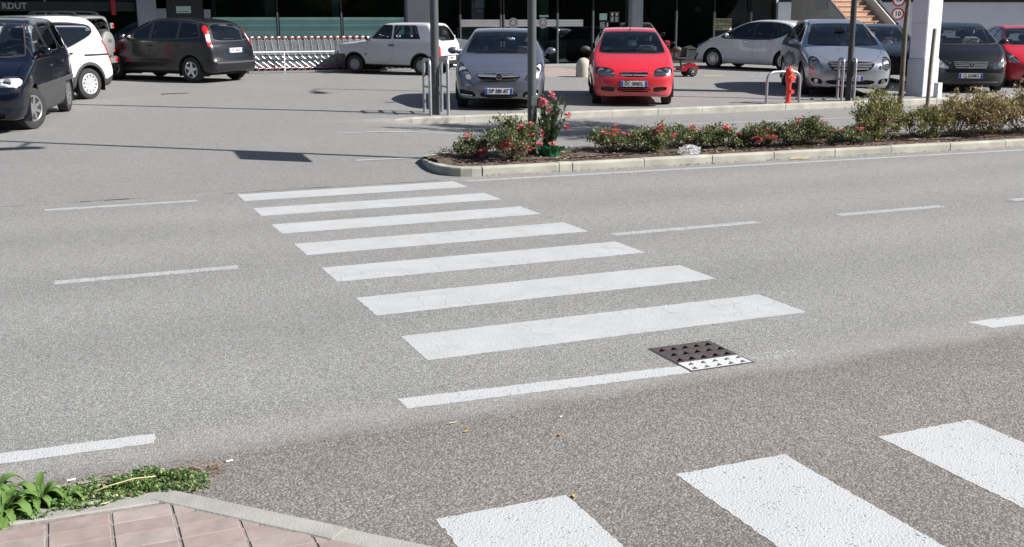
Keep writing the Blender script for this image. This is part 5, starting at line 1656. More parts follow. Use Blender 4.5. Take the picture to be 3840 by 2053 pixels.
# ---- old boxy white hatchback
P_WHITE2 = paint('paint_old_white', (.50, .51, .54), 0, .45, .5, .10)
panda = spec(L=3.38, W=1.49, H=1.45, wb=2.16, fo=.60, R=.265, arch=.325, rim='cover14', rim_mat=simple('wheel_cover_grey', (.23,.235,.25), .5, .2), tw=.15, paint=P_WHITE2, trim=M_TRIMGREY, screen_base=.98, cowl_x=.98, cowl_z=.97, seat_x=1.75, seat_mat=M_CLOTH, k=.07, bow=.03, mirror_mat=M_BLACK, tuck=.03, sidewall=.40, wipers=True,
    side=[(.06,.30),(.01,.34),(0,.52),(.015,.80),(.06,.865),(.95,.965),(1.02,.985),(1.47,1.39),(1.62,1.445),(2.85,1.45),(2.98,1.41),(3.28,.94),(3.34,.86),(3.37,.52),(3.37,.34),(3.30,.28)],
    plan=[(0,.3),(0,.60),(.03,.665),(.18,.715),(.6,.742),(2.9,.742),(3.25,.72),(3.36,.66),(3.38,.6),(3.38,.3)], tumble=[(0,.93),(.25,.95),(.45,.985),(.7,1.0),(.92,.99),(.98,.965),(1.38,.80),(1.55,.74)],
    plates=[('rear', .47, 'VE 89321A', 'old')], handles=[(1.83,.82)], handle_mat=M_BLACK, door_mirror_x=1.12, door_mirror_z=1.02,
    regions=glasshouse([(0,1.0),(.62,1.0),(.56,1.35),(.50,1.385),(0,1.39)], 1.7,
        [[(1.18,1.00),(1.80,1.005),(1.80,1.36),(1.52,1.355)],[(1.90,1.005),(2.72,1.01),(2.66,1.10),(2.55,1.36),(1.90,1.365)]], [(0,.97),(.60,.97),(.505,1.35),(0,1.36)], 2.8, seal=.018, r=0) + [
        R_('headlight', front_poly([(.38,.62),(.66,.63),(.66,.78),(.38,.78)], .4), None, kind='lamp'),
        R_('grille', front_poly(sym([(0,.62),(.36,.62),(.36,.78),(0,.78)]), .4), M_BLACK2, off=-.015),
        R_('tail_lamp', lambda V: np.maximum.reduce([sdf_poly(np.abs(V[:,1]), V[:,2], np.array([(.62,.52),(.80,.52),(.80,.82),(.62,.82)])), 3.20-V[:,0]]), M_REDLENS),
        R_('front_bumper', lambda V: np.maximum(V[:,2]-.56, V[:,0]-.30), M_BLACK, split=False),
        R_('rear_bumper', lambda V: np.maximum(V[:,2]-.55, 3.02-V[:,0]), M_BLACK, split=False),
        R_('wing_trim', lambda V: np.maximum(np.hypot(V[:,0]-.60, V[:,2]-.265)-.362, .5-np.abs(V[:,1])), M_BLACK),
        R_('wing_trim', lambda V: np.maximum(np.hypot(V[:,0]-2.76, V[:,2]-.265)-.362, .5-np.abs(V[:,1])), M_BLACK),
        R_('tailgate', rear_poly(sym([(0,.575),(.58,.575),(.60,.94),(.52,1.39),(0,1.40)]), 2.7), P_WHITE2, gap=.005, split=False),
        R_('bonnet', plan_poly([(.05,0),(.05,.55),(.10,.66),(.93,.68),(.95,0),(.95,-.3),(.05,-.3)], .80), P_WHITE2, gap=.005, split=False),
        R_('door', side_poly([(1.02,.34),(1.84,.34),(1.86,.98),(1.84,1.39),(1.49,1.385),(1.06,.97)], .4), P_WHITE2, gap=.005),
    ], extras=[side_strip('waist_crease', .1, 3.2, .90, .012, P_WHITE2, .008), box_part('rear_wiper', (3.22, .16, 1.0), (.02, .34, .015), M_BLACK, .004), box_part('filler_cap', (.98, .735, .56), (.05, .02, .05), M_BLACK, .006)])

# ---- white people carrier before the shop, left flank towards the viewer
meriva = spec(L=4.29, W=1.81, H=1.615, wb=2.644, fo=.90, R=.32, arch=.375, rim='twin', rim_mat=M_ALLOY, paint=P_WHITE, screen_base=1.0, cowl_x=1.05, cowl_z=1.05, seat_x=2.05, sidewall=.32, n=(90,36,28),
    side=[(.10,.20),(.03,.26),(0,.42),(.02,.60),(.10,.76),(.40,.93),(1.0,1.08),(1.85,1.49),(2.45,1.61),(3.2,1.60),(3.85,1.47),(4.12,1.08),(4.23,.9),(4.29,.55),(4.22,.28),(4.1,.2)],
    plan=std_plan(4.29,1.81,.62,.74,.48), tumble=std_tumble(1.81,1.615,.98,.73), bow=.07,
    plates=[('front', .36, 'EK 208BD', 'eu')], handles=[(2.12,.91),(3.02,.95)], handle_mat=M_CHROME, door_mirror_x=1.50, door_mirror_z=1.09,
    regions=glasshouse([(0,1.09),(.72,1.09),(.70,1.18),(.58,1.46),(.53,1.49),(0,1.50)], 2.2,
        [[(1.10,1.00),(1.50,1.02),(1.60,1.28)],[(1.56,1.02),(2.36,.99),(2.38,1.50),(2.05,1.47),(1.66,1.29)],[(2.46,.985),(2.85,1.0),(3.05,1.02),(3.05,1.50),(2.46,1.51)],[(3.12,1.03),(3.42,1.11),(3.62,1.27),(3.62,1.36),(3.45,1.44),(3.12,1.49)]], [(0,1.08),(.62,1.1),(.53,1.42),(0,1.44)], 3.7, sideglass=M_WGLASS_D, dlo=[[(1.05,.985),(2.4,.965),(2.9,.975),(3.15,1.0),(3.46,1.09),(3.67,1.25),(3.68,1.37),(3.48,1.47),(3.05,1.53),(2.4,1.535),(2.02,1.50),(1.62,1.32)]]) + [
        R_('headlight', lambda V: np.maximum(sdf_poly(V[:,0], V[:,2], np.array([(-.05,.62),(.25,.64),(.70,.90),(.72,.97),(.50,.93),(.10,.78),(-.05,.72)])), .42-np.abs(V[:,1])), None, kind='lamp'),
        R_('grille', front_poly(sym([(0,.50),(.36,.50),(.42,.58),(0,.60)]), .5), M_BLACK2, off=-.02),
        R_('lower_intake', front_poly(sym([(0,.22),(.45,.22),(.48,.34),(0,.35)]), .5), M_BLACK2, off=-.02),
        R_('fog_recess', lambda V: np.maximum(sdf_poly(V[:,0], V[:,2], np.array([(.0,.28),(.20,.33),(.33,.48),(.30,.50),(.05,.40)])), .45-np.abs(V[:,1])), M_BLACK2, off=-.02),
        R_('tail_lamp', lambda V: np.maximum.reduce([sdf_poly(np.abs(V[:,1]), V[:,2], np.array([(.66,.80),(.92,.82),(.92,1.04),(.66,1.0)])), 3.85-V[:,0]]), M_REDLENS),
        R_('door', side_poly([(1.27,.33),(2.38,.31),(2.41,1.05),(1.42,1.05),(1.28,.95)], .5), P_WHITE, gap=.004),
        R_('door', side_poly([(2.405,.31),(2.95,.33),(3.14,.66),(3.20,1.06),(2.43,1.06)], .5), P_WHITE, gap=.004),
    ], extras=[lamp_bowls([(.66,.74,.05)], .04)])

# ---- boxy off-roader with its spare wheel on the tailgate
P_SILVER = paint('paint_silver', (.50, .51, .50), .6, .3)
def spare(root, sh, X0):
    x = X0 - 3.42 - .12
    mb = MB(); mb.lathe([(.001, -.125), (.25, -.125), (.30, -.10), (.325, -.02), (.325, .07), (.29, .12)], 30, 'x', (x, 0, .95))
    cv = mb.build('spare_wheel_cover', P_SILVER, root, smooth=True)
    mb = MB(); mb.lathe([(.33, -.06), (.365, -.04), (.365, .08), (.33, .12)], 30, 'x', (x, 0, .95)); mb.build('spare_tyre', M_TYRE, cv, smooth=True)
    text_part('JEEP 4X4' if False else 'UKI', .13, M_INK, cv, basis((x - .129, .0, 1.02), (0, -1, 0), (0, 0, 1), (-1, 0, 0)))
    for s_ in (1, -1):
        mb = MB(); mb.cbox((X0 - 3.40, s_*.66, .86), (.06, .13, .30), .015); mb.build('tail_lamp', M_REDLENS, root, smooth=True)
        mb = MB(); mb.cbox((X0 - 3.395, s_*.685, 1.38), (.05, .14, .14), .01); hb = mb.build('lamp_mount', P_SILVER, root, smooth=True)
        mb = MB(); mb.cbox((X0 - 3.425, s_*.685, 1.38), (.02, .08, .08), .006); mb.build('high_lamp', M_REDLENS, hb, smooth=True)
        mb = MB(); mb.cbox((X0 - 3.51, s_*.60, .53), (.03, .20, .10), .006); mb.build('bumper_lamp', M_REDLENS, root, smooth=True)
    mb = MB(); mb.cbox((X0 - 3.45, 0, .52), (.14, 1.56, .22), .05); mb.build('bumper', P_SILVER, root, smooth=True)
jimny = spec(L=3.42, W=1.60, H=1.67, wb=2.25, fo=.55, R=.345, arch=.42, rim='five', paint=P_SILVER, screen_base=1.15, cowl_x=1.2, cowl_z=1.05, seat_x=2.0, k=.08, bow=.03,
    side=[(.06,.40),(.0,.5),(0,.80),(.06,.95),(1.15,1.05),(1.55,1.58),(1.75,1.67),(3.2,1.66),(3.34,1.60),(3.41,1.0),(3.42,.5),(3.35,.42)],
    plan=[(0,.3),(0,.62),(.05,.70),(.3,.78),(3.2,.79),(3.36,.76),(3.42,.68),(3.42,.3)], tumble=[(0,.95),(.5,.99),(.9,1.0),(1.05,.97),(1.58,.83),(1.8,.78)],
    regions=glasshouse([(0,1.08),(.66,1.08),(.60,1.53),(0,1.55)], 1.8, [[(1.42,1.08),(2.15,1.08),(2.15,1.54),(1.7,1.54)],[(2.28,1.08),(3.18,1.08),(3.14,1.52),(2.28,1.54)]], [(0,1.08),(.60,1.08),(.54,1.55),(0,1.55)], 3.2, sideglass=M_WGLASS_D) + [
        R_('door', side_poly([(1.2,.48),(2.2,.48),(2.22,1.05),(2.2,1.58),(1.62,1.57),(1.25,1.06)], .5), P_SILVER, gap=.004)], extras=[spare, roof_rails(1.85, 3.15, M_BLACK, .36, 2)])

# ---- black estate half hidden by the totem
P_BLACK = paint('paint_black', (.012, .013, .014), .2, .25)
estate = dict(corsa); estate.update(paint=P_BLACK, plates=[], extras=[antenna(2.5)], handles=[(2.15,.86),(3.0,.90)])
estate['regions'] = glasshouse([(0,1.03),(.69,1.03),(.66,1.12),(.555,1.37),(.50,1.395),(0,1.415)], 2.0,
        [[(1.25,1.02),(2.12,1.06),(2.10,1.395),(1.95,1.40)],[(2.2,1.065),(3.0,1.12),(2.85,1.38),(2.2,1.40)]], [(0,1.03),(.58,1.05),(.50,1.33),(0,1.35)], 3.3) + [
        R_('headlight', front_poly([(.455,.555),(.60,.565),(.76,.645),(.825,.76),(.815,.87),(.755,.885),(.60,.74),(.52,.655)], .75), None, kind='lamp'),
        R_('grille', front_poly(sym([(0,.525),(.26,.535),(.385,.60),(.435,.685),(0,.70)]), .6), M_BLACK2, off=-.03),
        R_('door', side_poly([(1.18,.30),(2.13,.28),(2.16,1.0),(2.13,1.42),(1.7,1.40),(1.22,1.03)], .5), P_BLACK, gap=.004),
        R_('door', side_poly([(2.15,.28),(2.75,.30),(3.0,.68),(3.08,1.05),(2.95,1.42),(2.16,1.425),(2.18,1.0)], .5), P_BLACK, gap=.004)]

for s_, h in ((merc, [('window0','door')]),): pass

def place_car(label, cat, sp, ref, heading_deg, at='centre', scale=1.0, group='cars parked in the car park'):
    """ref: where a named point of the car stands on the ground"""
    h = radians(heading_deg); c, s = cos(h), sin(h)
    wb, W = sp['wb'], sp['W']
    lx, ly = {'centre': (0, 0), 'front_axle': (wb/2, 0), 'rear_axle': (-wb/2, 0), 'front_left': (wb/2, W/2-.12), 'rear_left': (-wb/2, W/2-.12), 'front_right': (wb/2, -W/2+.12), 'nose': (wb/2 + sp['fo'], 0)}[at]
    lx *= scale; ly *= scale
    x = ref[0] - (c*lx - s*ly); y = ref[1] - (s*lx + c*ly)
    # stand on the slope: pitch and roll with the ground under the wheels
    zf = zt(x + c*wb/2, y + s*wb/2); zr = zt(x - c*wb/2, y - s*wb/2)
    zl = zt(x - s*.7, y + c*.7); zr2 = zt(x + s*.7, y - c*.7)
    o = build_car(label, cat, (x, y, (zf + zr)/2), h, sp, group=group)
    o.rotation_mode = 'ZYX'
    pitch = -atan2(zf - zr, wb); roll = atan2(zl - zr2, 1.4)
    M = Matrix.Rotation(h, 4, 'Z') @ Matrix.Rotation(pitch, 4, 'Y') @ Matrix.Rotation(roll, 4, 'X')
    o.rotation_mode = 'XYZ'
    o.rotation_euler = M.to_euler('XYZ')
    o.scale = (scale,)*3
    return o

CARS = [
    ('dark navy blue people carrier cut off by the left edge, its front wheels turned', 'car', ulysse, (-.42, 18.75), -101, 'front_left'),
    ('white people carrier with grey roof rails and grey lower cladding behind the navy car', 'car', lodgy, (.60, 24.2), -137, 'rear_left'),
    ('silver off-roader with a round spare wheel cover, half hidden behind the white people carrier', 'car', jimny, (-.38, 30.35), 150, 'centre'),
    ('dark grey people carrier seen from its rear left corner, five-spoke wheels, beside the trolleys', 'car', cmax, (3.22, 28.4), 131, 'rear_left'),
    ('old boxy white three-door hatchback with black bumpers parked in front of the trolley row', 'car', panda, (9.62, 29.4), 135, 'rear_left'),
    ('steel blue hatchback facing the street behind the lamp post with pink oleander', 'car', corsa, (8.0, 19.62), -114.5, 'front_axle'),
    ('bright red hatchback facing the street, with a chrome grille bar and registration DC 584DL', 'car', kalos, (10.82, 19.45), -115.5, 'front_axle'),
    ('white people carrier standing sideways before the shop window near the stairs', 'car', meriva, (20.62, 27.5), 114, 'rear_left', .96),
    ('large silver blue crossover with wide slatted grille behind the slim post and hoop', 'car', merc, (16.42, 19.75), -119, 'front_axle'),
    ('black car mostly hidden between the silver crossover and the white totem', 'car', estate, (20.6, 23.0), -116, 'front_axle'),
    ('dark grey one-box compact with black bumper right of the white totem', 'car', aclass, (19.88, 19.62), -122, 'front_axle'),
    ('deep red small car cut off by the right edge of the view', 'car', aygo, (22.75, 20.2), -121, 'front_axle'),
]
for lab, cat, sp, ref, hd, at, *sc_ in CARS:
    place_car(lab, cat, sp, ref, hd, at, *sc_)
# ================================================================== STREET FURNITURE
M_POLE = simple('pole_grey_paint', (.085, .09, .098), .45, .3, vary=.08, scale=5)
M_POLED = simple('pole_dark', (.045, .052, .052), .5, .3, vary=.1, scale=5)
M_GALV = simple('galvanised_steel', (.36, .375, .40), .42, .7, vary=.12, scale=12)

def lamp_post(label, x, y, z0, r, h, mat, arm=1.0, extra=None):
    t = thing('street_lamp', label, 'street lamp', (x, y, z0), 0, 'grey lamp posts')
    mb = MB(); mb.tube([(0, 0, -.2), (0, 0, 2.2), (0, 0, h)], [r, r*.98, r*.8], 20); mb.build('pole', mat, t, smooth=True)
    mb = MB(); mb.tube([(0, 0, h - .05), (0, -arm*.5, h + .18), (0, -arm, h + .22)], [r*.5, r*.42, r*.4], 10); mb.build('arm', mat, t, smooth=True)
    mb = MB(); mb.cbox((0, -arm - .32, h + .20), (.28, .72, .12), .05); lh = mb.build('lamp_head', mat, t, smooth=True)
    mb = MB(); mb.box(-.10, .10, -arm - .6, -arm - .1, h + .125, h + .138); mb.build('lamp_cover', M_LENS, lh)
    mb = MB(); mb.cbox((0, -r - .004, .62), (.085, .012, .30), .004); mb.build('access_door', mat, t)
    return t
lamp_post('grey lamp post between two steel hoops at the left end of the car park kerb', 6.36, 18.72, .26, .078, 9.2, M_POLE)
t = lamp_post('grey lamp post in the flower bed next to the pink oleander', 5.66, 12.80, .12, .058, 9.2, M_POLE)
# the square crossing sign and the floodlight higher up on this post (both above the picture, their shadows lie on the asphalt)
mb = MB(); mb.cbox((-.07, -.42, 2.78), (.03, .80, .80), .006); sp_ = mb.build('sign_panel', simple('sign_blue', (.02, .08, .40), .5), t)
mb = MB(); mb.prism([(-.70, 2.49), (-.14, 2.49), (-.42, 3.03)], -.092, -.087, 'yz'); mb.build('sign_triangle', M_PAPERW, sp_)
mb = MB(); mb.tube([(0, 0, 5.75), (-.05, -.6, 5.8)], .03, 8); fl = mb.build('bracket', M_POLE, t)
mb = MB(); mb.cbox((-.05, -.72, 5.85), (.62, .24, .18), .03); mb.build('floodlight', M_POLED, fl)
lamp_post('slim dark lamp post between two steel hoops before the silver crossover', 15.56, 18.50, .24, .062, 9.4, M_POLED)

def hoop_guard(label, x, y, z0, h, gap, depth, rz=0):
    t = thing('hoop_guard', label, 'hoop barrier', (x, y, z0), rz, 'steel hoops beside the posts')
    for s_ in (-1, 1):
        X = s_*gap/2; R = .09
        pts = [(X, -depth/2, -.1), (X, -depth/2, h - R)]
        pts += [(X, -depth/2 + R*(1 - cos(a)), h - R + R*sin(a)) for a in (pi/8, pi/4, 3*pi/8, pi/2)]
        pts += [(X, depth/2 - R*(1 - cos(a)), h - R + R*sin(a)) for a in (pi/2, 3*pi/8, pi/4, pi/8)]
        pts += [(X, depth/2, h - R), (X, depth/2, -.1)]
        mb = MB(); mb.tube(pts, .029, 10); mb.build('hoop', M_GALV, t, smooth=True)
        mb = MB(); mb.tube([(X, -depth/2, h*.50), (X, depth/2, h*.50)], .02, 8); mb.build('crossbar', M_GALV, t, smooth=True)
    return t
hoop_guard('pair of tall galvanised hoops guarding the lamp post left of the steel blue hatchback', 6.40, 18.82, .24, .97, .33, .55, radians(-7))
hoop_guard('pair of tall galvanised hoops around the slim post before the silver crossover', 15.62, 18.66, .24, .86, .25, .5, radians(-29))
t = thing('hoop_guard', 'low wide galvanised hoop behind the red fire hydrant', 'hoop barrier', (13.87, 18.50, .24), 0, 'steel hoops beside the posts')
R = .17; w = .82; h = .62
pts = [(-w/2, 0, -.1), (-w/2, 0, h - R)] + [(-w/2 + R*(1-cos(a)), 0, h - R + R*sin(a)) for a in (pi/8, pi/4, 3*pi/8, pi/2)] + [(w/2 - R*(1-cos(a)), 0, h - R + R*sin(a)) for a in (pi/2, 3*pi/8, pi/4, pi/8)] + [(w/2, 0, h-R), (w/2, 0, -.1)]
mb = MB(); mb.tube(pts, .029, 10); mb.build('hoop', M_GALV, t, smooth=True)

# fire hydrant
M_HYD = simple('hydrant_red', (.62, .045, .028), .4, vary=.1, scale=9, coat=.5)
t = thing('fire_hydrant', 'red cast iron fire hydrant with capped outlets in front of the low hoop', 'fire hydrant', (13.90, 18.36, .235), radians(20))
mb = MB(); mb.lathe([(.075, -.05), (.075, .02), (.052, .035), (.050, .36), (.062, .40), (.075, .44), (.078, .58), (.068, .60)], 20); mb.build('barrel', M_HYD, t, smooth=True)
mb = MB(); mb.lathe([(.086, .598), (.09, .62), (.08, .66), (.06, .70), (.035, .715)], 20); hd = mb.build('dome', M_HYD, t, smooth=True)
mb = MB(); mb.lathe([(.024, .71), (.024, .75), (.014, .757)], 5); mb.build('nut', M_HYD, hd)
for a, z, r in ((radians(200), .50, .040), (radians(-20), .50, .040), (radians(-110), .49, .055), (radians(-110), .23, .043)):
    d = Vector((cos(a), sin(a), 0))
    mb = MB(); p0 = d*.03; 
    mb.tube([(p0.x, p0.y, z), (d.x*.105, d.y*.105, z), (d.x*.107, d.y*.107, z), (d.x*.135, d.y*.135, z)], [r*.8, r*.8, r*1.05, r*1.0], 12); mb.build('outlet_cap', M_HYD, t, smooth=True)

# concrete dome bollard
t = thing('bollard', 'round topped concrete bollard left of the red hatchback', 'bollard', (13.62, 27.25, zt(13.6, 27.2)))
mb = MB(); mb.lathe([(.21, -.1), (.21, .0), (.207, .26), (.195, .36), (.165, .44), (.11, .50), (.05, .525), (.0005, .53)], 24); mb.build('dome', simple('bollard_concrete', (.40, .375, .32), .85, vary=.1, scale=8, bump=.3), t, smooth=True)

# white totem sign
t = thing('totem_sign', 'tall white square totem between the silver crossover and the dark grey compact', 'totem sign', (18.08, 19.05, .24), radians(7))
M_TOTEM = simple('totem_white', (.66, .63, .68), .5, vary=.04, scale=2)
M_TOTEMB = simple('totem_plinth', (.50, .53, .58), .7, vary=.10, scale=5, bump=.3, bscale=25)
mb = MB(); mb.cbox((0, 0, .36), (.50, .47, .92), .012); mb.build('plinth', M_TOTEMB, t)
for nm, c, s_ in (('panel', (-.229, 0, 2.9), (.012, .42, 4.15)), ('panel', (0, -.212, 2.9), (.435, .012, 4.15)), ('panel', (.229, 0, 2.9), (.012, .42, 4.15)), ('panel', (0, .212, 2.9), (.435, .012, 4.15))):
    mb = MB(); mb.cbox(c, s_, .003); mb.build(nm, M_TOTEM, t)
mb = MB(); mb.box(-.222, .222, -.205, .205, .83, 5.0); mb.build('core', simple('totem_core', (.03, .03, .035), .7), t)
mb = MB(); mb.cbox((-.236, 0, 1.60), (.004, .42, .006), 0); mb.build('panel_joint', M_FRAMEDARK, t)
t = thing('utility_box', 'small white utility box on the ground beside the totem plinth', 'box', (18.03, 18.50, .235), radians(4))
mb = MB(); mb.cbox((0, 0, .12), (.13, .13, .38), .006); mb.build('cabinet', simple('cabinet_white', (.72, .72, .74), .5), t)

# road signs on one post behind the stair
t = thing('sign_post', 'grey post carrying two round red-bordered limit signs behind the stair parapet', 'sign post', (28.24, 31.2, zt(28, 31)))
mb = MB(); mb.tube([(0, 0, -.1), (0, 0, 3.0)], .03, 10); mb.build('post', M_GALV, t, smooth=True)
M_SIGNRED = simple('sign_red_ring', (.48, .02, .045), .45)
def round_sign(z, txt, size, label):
    s_ = thing('limit_sign', label, 'road sign', (28.24 - .045, 31.15, z), radians(-38))
    mb = MB(); mb.lathe([(.0005, .0), (.225, .0), (.225, .012), (.0005, .012)], 32, 'y'); mb.build('plate', M_PAPERW, s_)
    mb = MB(); mb.lathe([(.165, -.004), (.225, -.004), (.225, -.0005), (.165, -.0005)], 32, 'y', closed_prof=True); mb.build('red_ring', M_SIGNRED, s_)
    text_part(txt, size, M_INK, s_, basis((0, -.003, 0), (1, 0, 0), (0, 0, 1), (0, -1, 0)), bold=.006)
round_sign(2.235, '10', .22, 'round white sign with a red ring and the number 10')
round_sign(2.715, '3,5t', .13, 'round white sign with a red ring above the 10 sign, cut by the top edge')

# ------------------------------------------------------------------ shopping trolleys
M_WIRE = simple('trolley_wire', (.50, .53, .56), .3, .75)
M_TROLLEYWHITE = simple('trolley_strut', (.42, .43, .46), .35, .3)
M_TROLRED = simple('trolley_red', (.62, .05, .055), .4)
M_TROLWHITE = simple('trolley_white_plastic', (.72, .71, .69), .5)
def make_trolley(label):
    t = thing('shopping_trolley', label, 'shopping trolley', (0, 0, 0), 0, 'nested shopping trolleys')
    mb = MB(); hw = .26
    # wire basket: rear at x=-.42, front at x=.45
    def wire(a, b2, r=.004): mb.tube([a, b2], r, 4, caps=False)
    rim = [(-.42, -hw, .93), (-.42, hw, .93), (.46, hw*.78, .82), (.46, -hw*.78, .82)]
    bot = [(-.36, -hw*.86, .52), (-.36, hw*.86, .52), (.40, hw*.66, .47), (.40, -hw*.66, .47)]
    for q in (rim, bot):
        for a, b2 in zip(q, q[1:] + q[:1]): wire(a, b2, .007)
    lerp = lambda a, b2, u: tuple(a[k] + (b2[k] - a[k])*u for k in range(3))
    for s0, s1, n in ((1, 2, 22), (3, 0, 40), (2, 3, 8)):
        for i in range(n):
            u = (i + .5) / n
            wire(lerp(rim[s0], rim[s1], u), lerp(bot[s0], bot[s1], u), .0062)
        for v in (.2, .4, .6, .8): wire(lerp(rim[s0], bot[s0], v), lerp(rim[s1], bot[s1], v), .0042)
    for i in range(6):
        u = (i + .5) / 6
        wire(lerp(bot[0], bot[1], u), lerp(bot[3], bot[2], u), .0042)
    for i in range(9):      # lower bottle rack
        x = -.40 + i * .075
        for s_ in (1, -1): wire((x, s_*hw*.9, .47), (x + .26, s_*hw*.84, .17), .0075)
    mb.build('basket', M_WIRE, t)
    for s_ in (1, -1):
        mb = MB(); mb.tube([(-.46, s_*hw, .98), (-.40, s_*hw, .55), (-.30, s_*hw*.95, .42)], .010, 6)
        if s_ < 0: mb.tube([(-.36, s_*hw*.98, .46), (.05, s_*hw*.9, .15), (.16, s_*hw*.86, .13)], [.011, .010, .008], 6)
        mb.build('strut', M_TROLLEYWHITE, t, smooth=True)
        for x in (-.34, .34):
            mb = MB(); mb.lathe([(.001, -.014), (.055, -.012), (.06, 0), (.055, .012), (.001, .014)], 12, 'y', (x*.8 - .02, s_*hw*(.95 if x < 0 else .62), .06)); wh = mb.build('wheel', M_TRIMGREY, t, smooth=True)
            mb = MB(); mb.cbox((x*.8 - .01, s_*hw*(.95 if x < 0 else .62), .125), (.05, .04, .05), .008); mb.build('caster_cap', M_TROLRED, wh)
    mb = MB(); mb.tube([(-.30, -hw*.95, .13), (.28, -hw*.6, .13), (.28, hw*.6, .13), (-.30, hw*.95, .13)], .010, 6); mb.build('chassis', M_WIRE, t)
    mb = MB(); mb.tube([(-.475, -hw - .03, .985), (-.475, hw + .03, .985)], .019, 8); hd = mb.build('handle', M_TROLRED, t, smooth=True)
    mb = MB(); mb.cbox((-.405, -hw*.55, 1.005), (.075, .13, .05), .015); mb.build('coin_lock', M_TROLWHITE, hd, smooth=True)
    mb = MB(); mb.cbox((-.44, .02, .955), (.02, .34, .045), .006); mb.build('handle_flap', M_TRIMGREY, hd)
    return t
tr0 = make_trolley('grey wire shopping trolley with red handle, nested in the long row before the shop window')
n_tr = 36
for i in range(n_tr):
    o = tr0 if i == 0 else copy_tree(tr0)
    x = 4.75 + i * .192
    y = 32.05 + random.uniform(-.012, .012)
    if i >= 33: x += .12 * (i - 32)
    if i >= 33: o['label'] = ('shopping trolley loosely pushed up behind the end of the nested row, third last', 'shopping trolley second from the right end of the row, standing slightly apart', 'last shopping trolley at the right end of the row, turned a little askew')[i - 33]
    o.location = (x, y, zt(x, y)); o.rotation_euler = (0, 0, random.uniform(-.015, .015) + (.10 if i >= 34 else 0))
t = thing('trolley_rail', 'low white steel railing in front of the row of shopping trolleys', 'railing', (4.6, 31.62, zt(5, 31.6)))
mb = MB(); mb.tube([(0, 0, .60), (7.35, 0, .60)], .020, 8); mb.build('top_rail', M_TROLWHITE, t, smooth=True)
mb = MB(); mb.box(0, 7.35, -.02, .02, .02, .07); mb.build('bottom_rail', M_GALV, t)
for x in (.02, 1.55, 3.5, 5.4, 7.33):
    mb = MB(); mb.tube([(x, 0, -.05), (x, 0, .60)], .018, 8); mb.build('post', M_TROLWHITE, t, smooth=True)

# ------------------------------------------------------------------ mobility scooter
t = thing('mobility_scooter', 'dark red mobility scooter parked behind the red hatchback', 'mobility scooter', (16.30, 26.55, zt(16.3, 26.5)), radians(172))
M_SCOOT = simple('scooter_red', (.30, .012, .025), .25, coat=1.0)
for x, y, r in ((-.30, .24, .135), (-.30, -.24, .135), (.48, .19, .12), (.48, -.19, .12)):
    w = add_wheel(t, x, y + (.04 if y > 0 else -.04), r, .085, (5, .3, (.3, .22), 0), M_ALLOY, 0, .42)
mb = MB(); mb.prism([(-.50, .16), (-.46, .30), (-.36, .37), (-.18, .34), (.02, .22), (.05, .15)], -.20, .20, 'xz'); mb.build('rear_cowl', M_SCOOT, t)
mb = MB(); mb.cbox((.18, 0, .16), (.52, .40, .05), .015); mb.build('footboard', M_TRIMGREY, t)
mb = MB(); mb.prism([(.40, .14), (.64, .16), (.60, .32), (.50, .42), (.42, .40)], -.16, .16, 'xz'); mb.build('front_cowl', M_SCOOT, t)
mb = MB(); mb.tube([(.46, 0, .38), (.34, 0, .85), (.30, 0, .95)], [.04, .03, .03], 8); mb.tube([(.28, -.26, .95), (.32, 0, .93), (.28, .26, .95)], .018, 8); mb.build('tiller', M_BLACK, t, smooth=True)
mb = MB(); mb.cbox((.40, 0, .92), (.12, .22, .16), .03); mb.build('tiller_shroud', M_SCOOT, t, smooth=True)
mb = MB(); mb.cbox((.02, 0, .50), (.34, .40, .08), .03); mb.cbox((-.14, 0, .66), (.08, .38, .30), .03, Matrix.Rotation(-.12, 3, 'Y')); mb.tube([(-.08, 0, .22), (-.02, 0, .48)], .035, 8); mb.build('seat', M_BLACK, t, smooth=True)
for s_ in (1, -1):
    mb = MB(); mb.cbox((-.50, s_*.13, .25), (.03, .06, .05), .01); mb.build('tail_lamp', M_REDLENS, t, smooth=True)

# ------------------------------------------------------------------ small litter
def litter(name, label, x, y, z, size, mat, rot, cat='litter', curl=.3):
    mb = MB(); a, b2 = size
    n = 4; vs = []; fs = []
    for i in range(n + 1):
        u = i / n - .5
        w = b2 * (1 - (2*abs(u))**2 * .75)
        for v in (-1, 0, 1):
            vs.append((u*a, v*w/2, curl*a*(u*u*.8) + abs(v)*w*.15 + .003))
    for i in range(n):
        for v in range(2):
            k = i*3 + v; fs.append((k, k+3, k+4, k+1))
    mb.add(vs, fs)
    o = mb.build(name, mat, None); o.location = (x, y, z); o.rotation_euler = (0, 0, rot)
    tag(o, label, cat)
    return o
M_LEAFY = simple('leaf_yellow', (.42, .33, .06), .7, vary=.3, scale=60)
M_LEAFB = simple('leaf_brown', (.30, .15, .06), .7, vary=.3, scale=60)
M_LEAFP = simple('leaf_pale', (.55, .45, .30), .7, vary=.2, scale=60)
litter('fallen_leaf', 'dry pale brown leaf lying on the dark asphalt left of the white bars', 1.50, 4.27, .006, (.045, .012), M_LEAFP, .1, 'leaf')
litter('fallen_leaf', 'small yellow leaf on the dark asphalt just below the dry brown one', 1.52, 4.15, .006, (.03, .014), M_LEAFY, .4, 'leaf')
litter('fallen_leaf', 'yellow leaf lying between the first two white bars of the near crossing', 1.66, 3.36, .006, (.03, .016), M_LEAFY, 1.2, 'leaf')
litter('fallen_leaf', 'reddish brown leaf on the dark asphalt before the middle white bar', 1.88, 3.95, .006, (.032, .014), M_LEAFB, .8, 'leaf')
litter('paper_scrap', 'tiny white paper scrap on the dark asphalt right of the dry leaves', 1.98, 4.15, .006, (.022, .008), M_PAPERW, .6, 'litter')
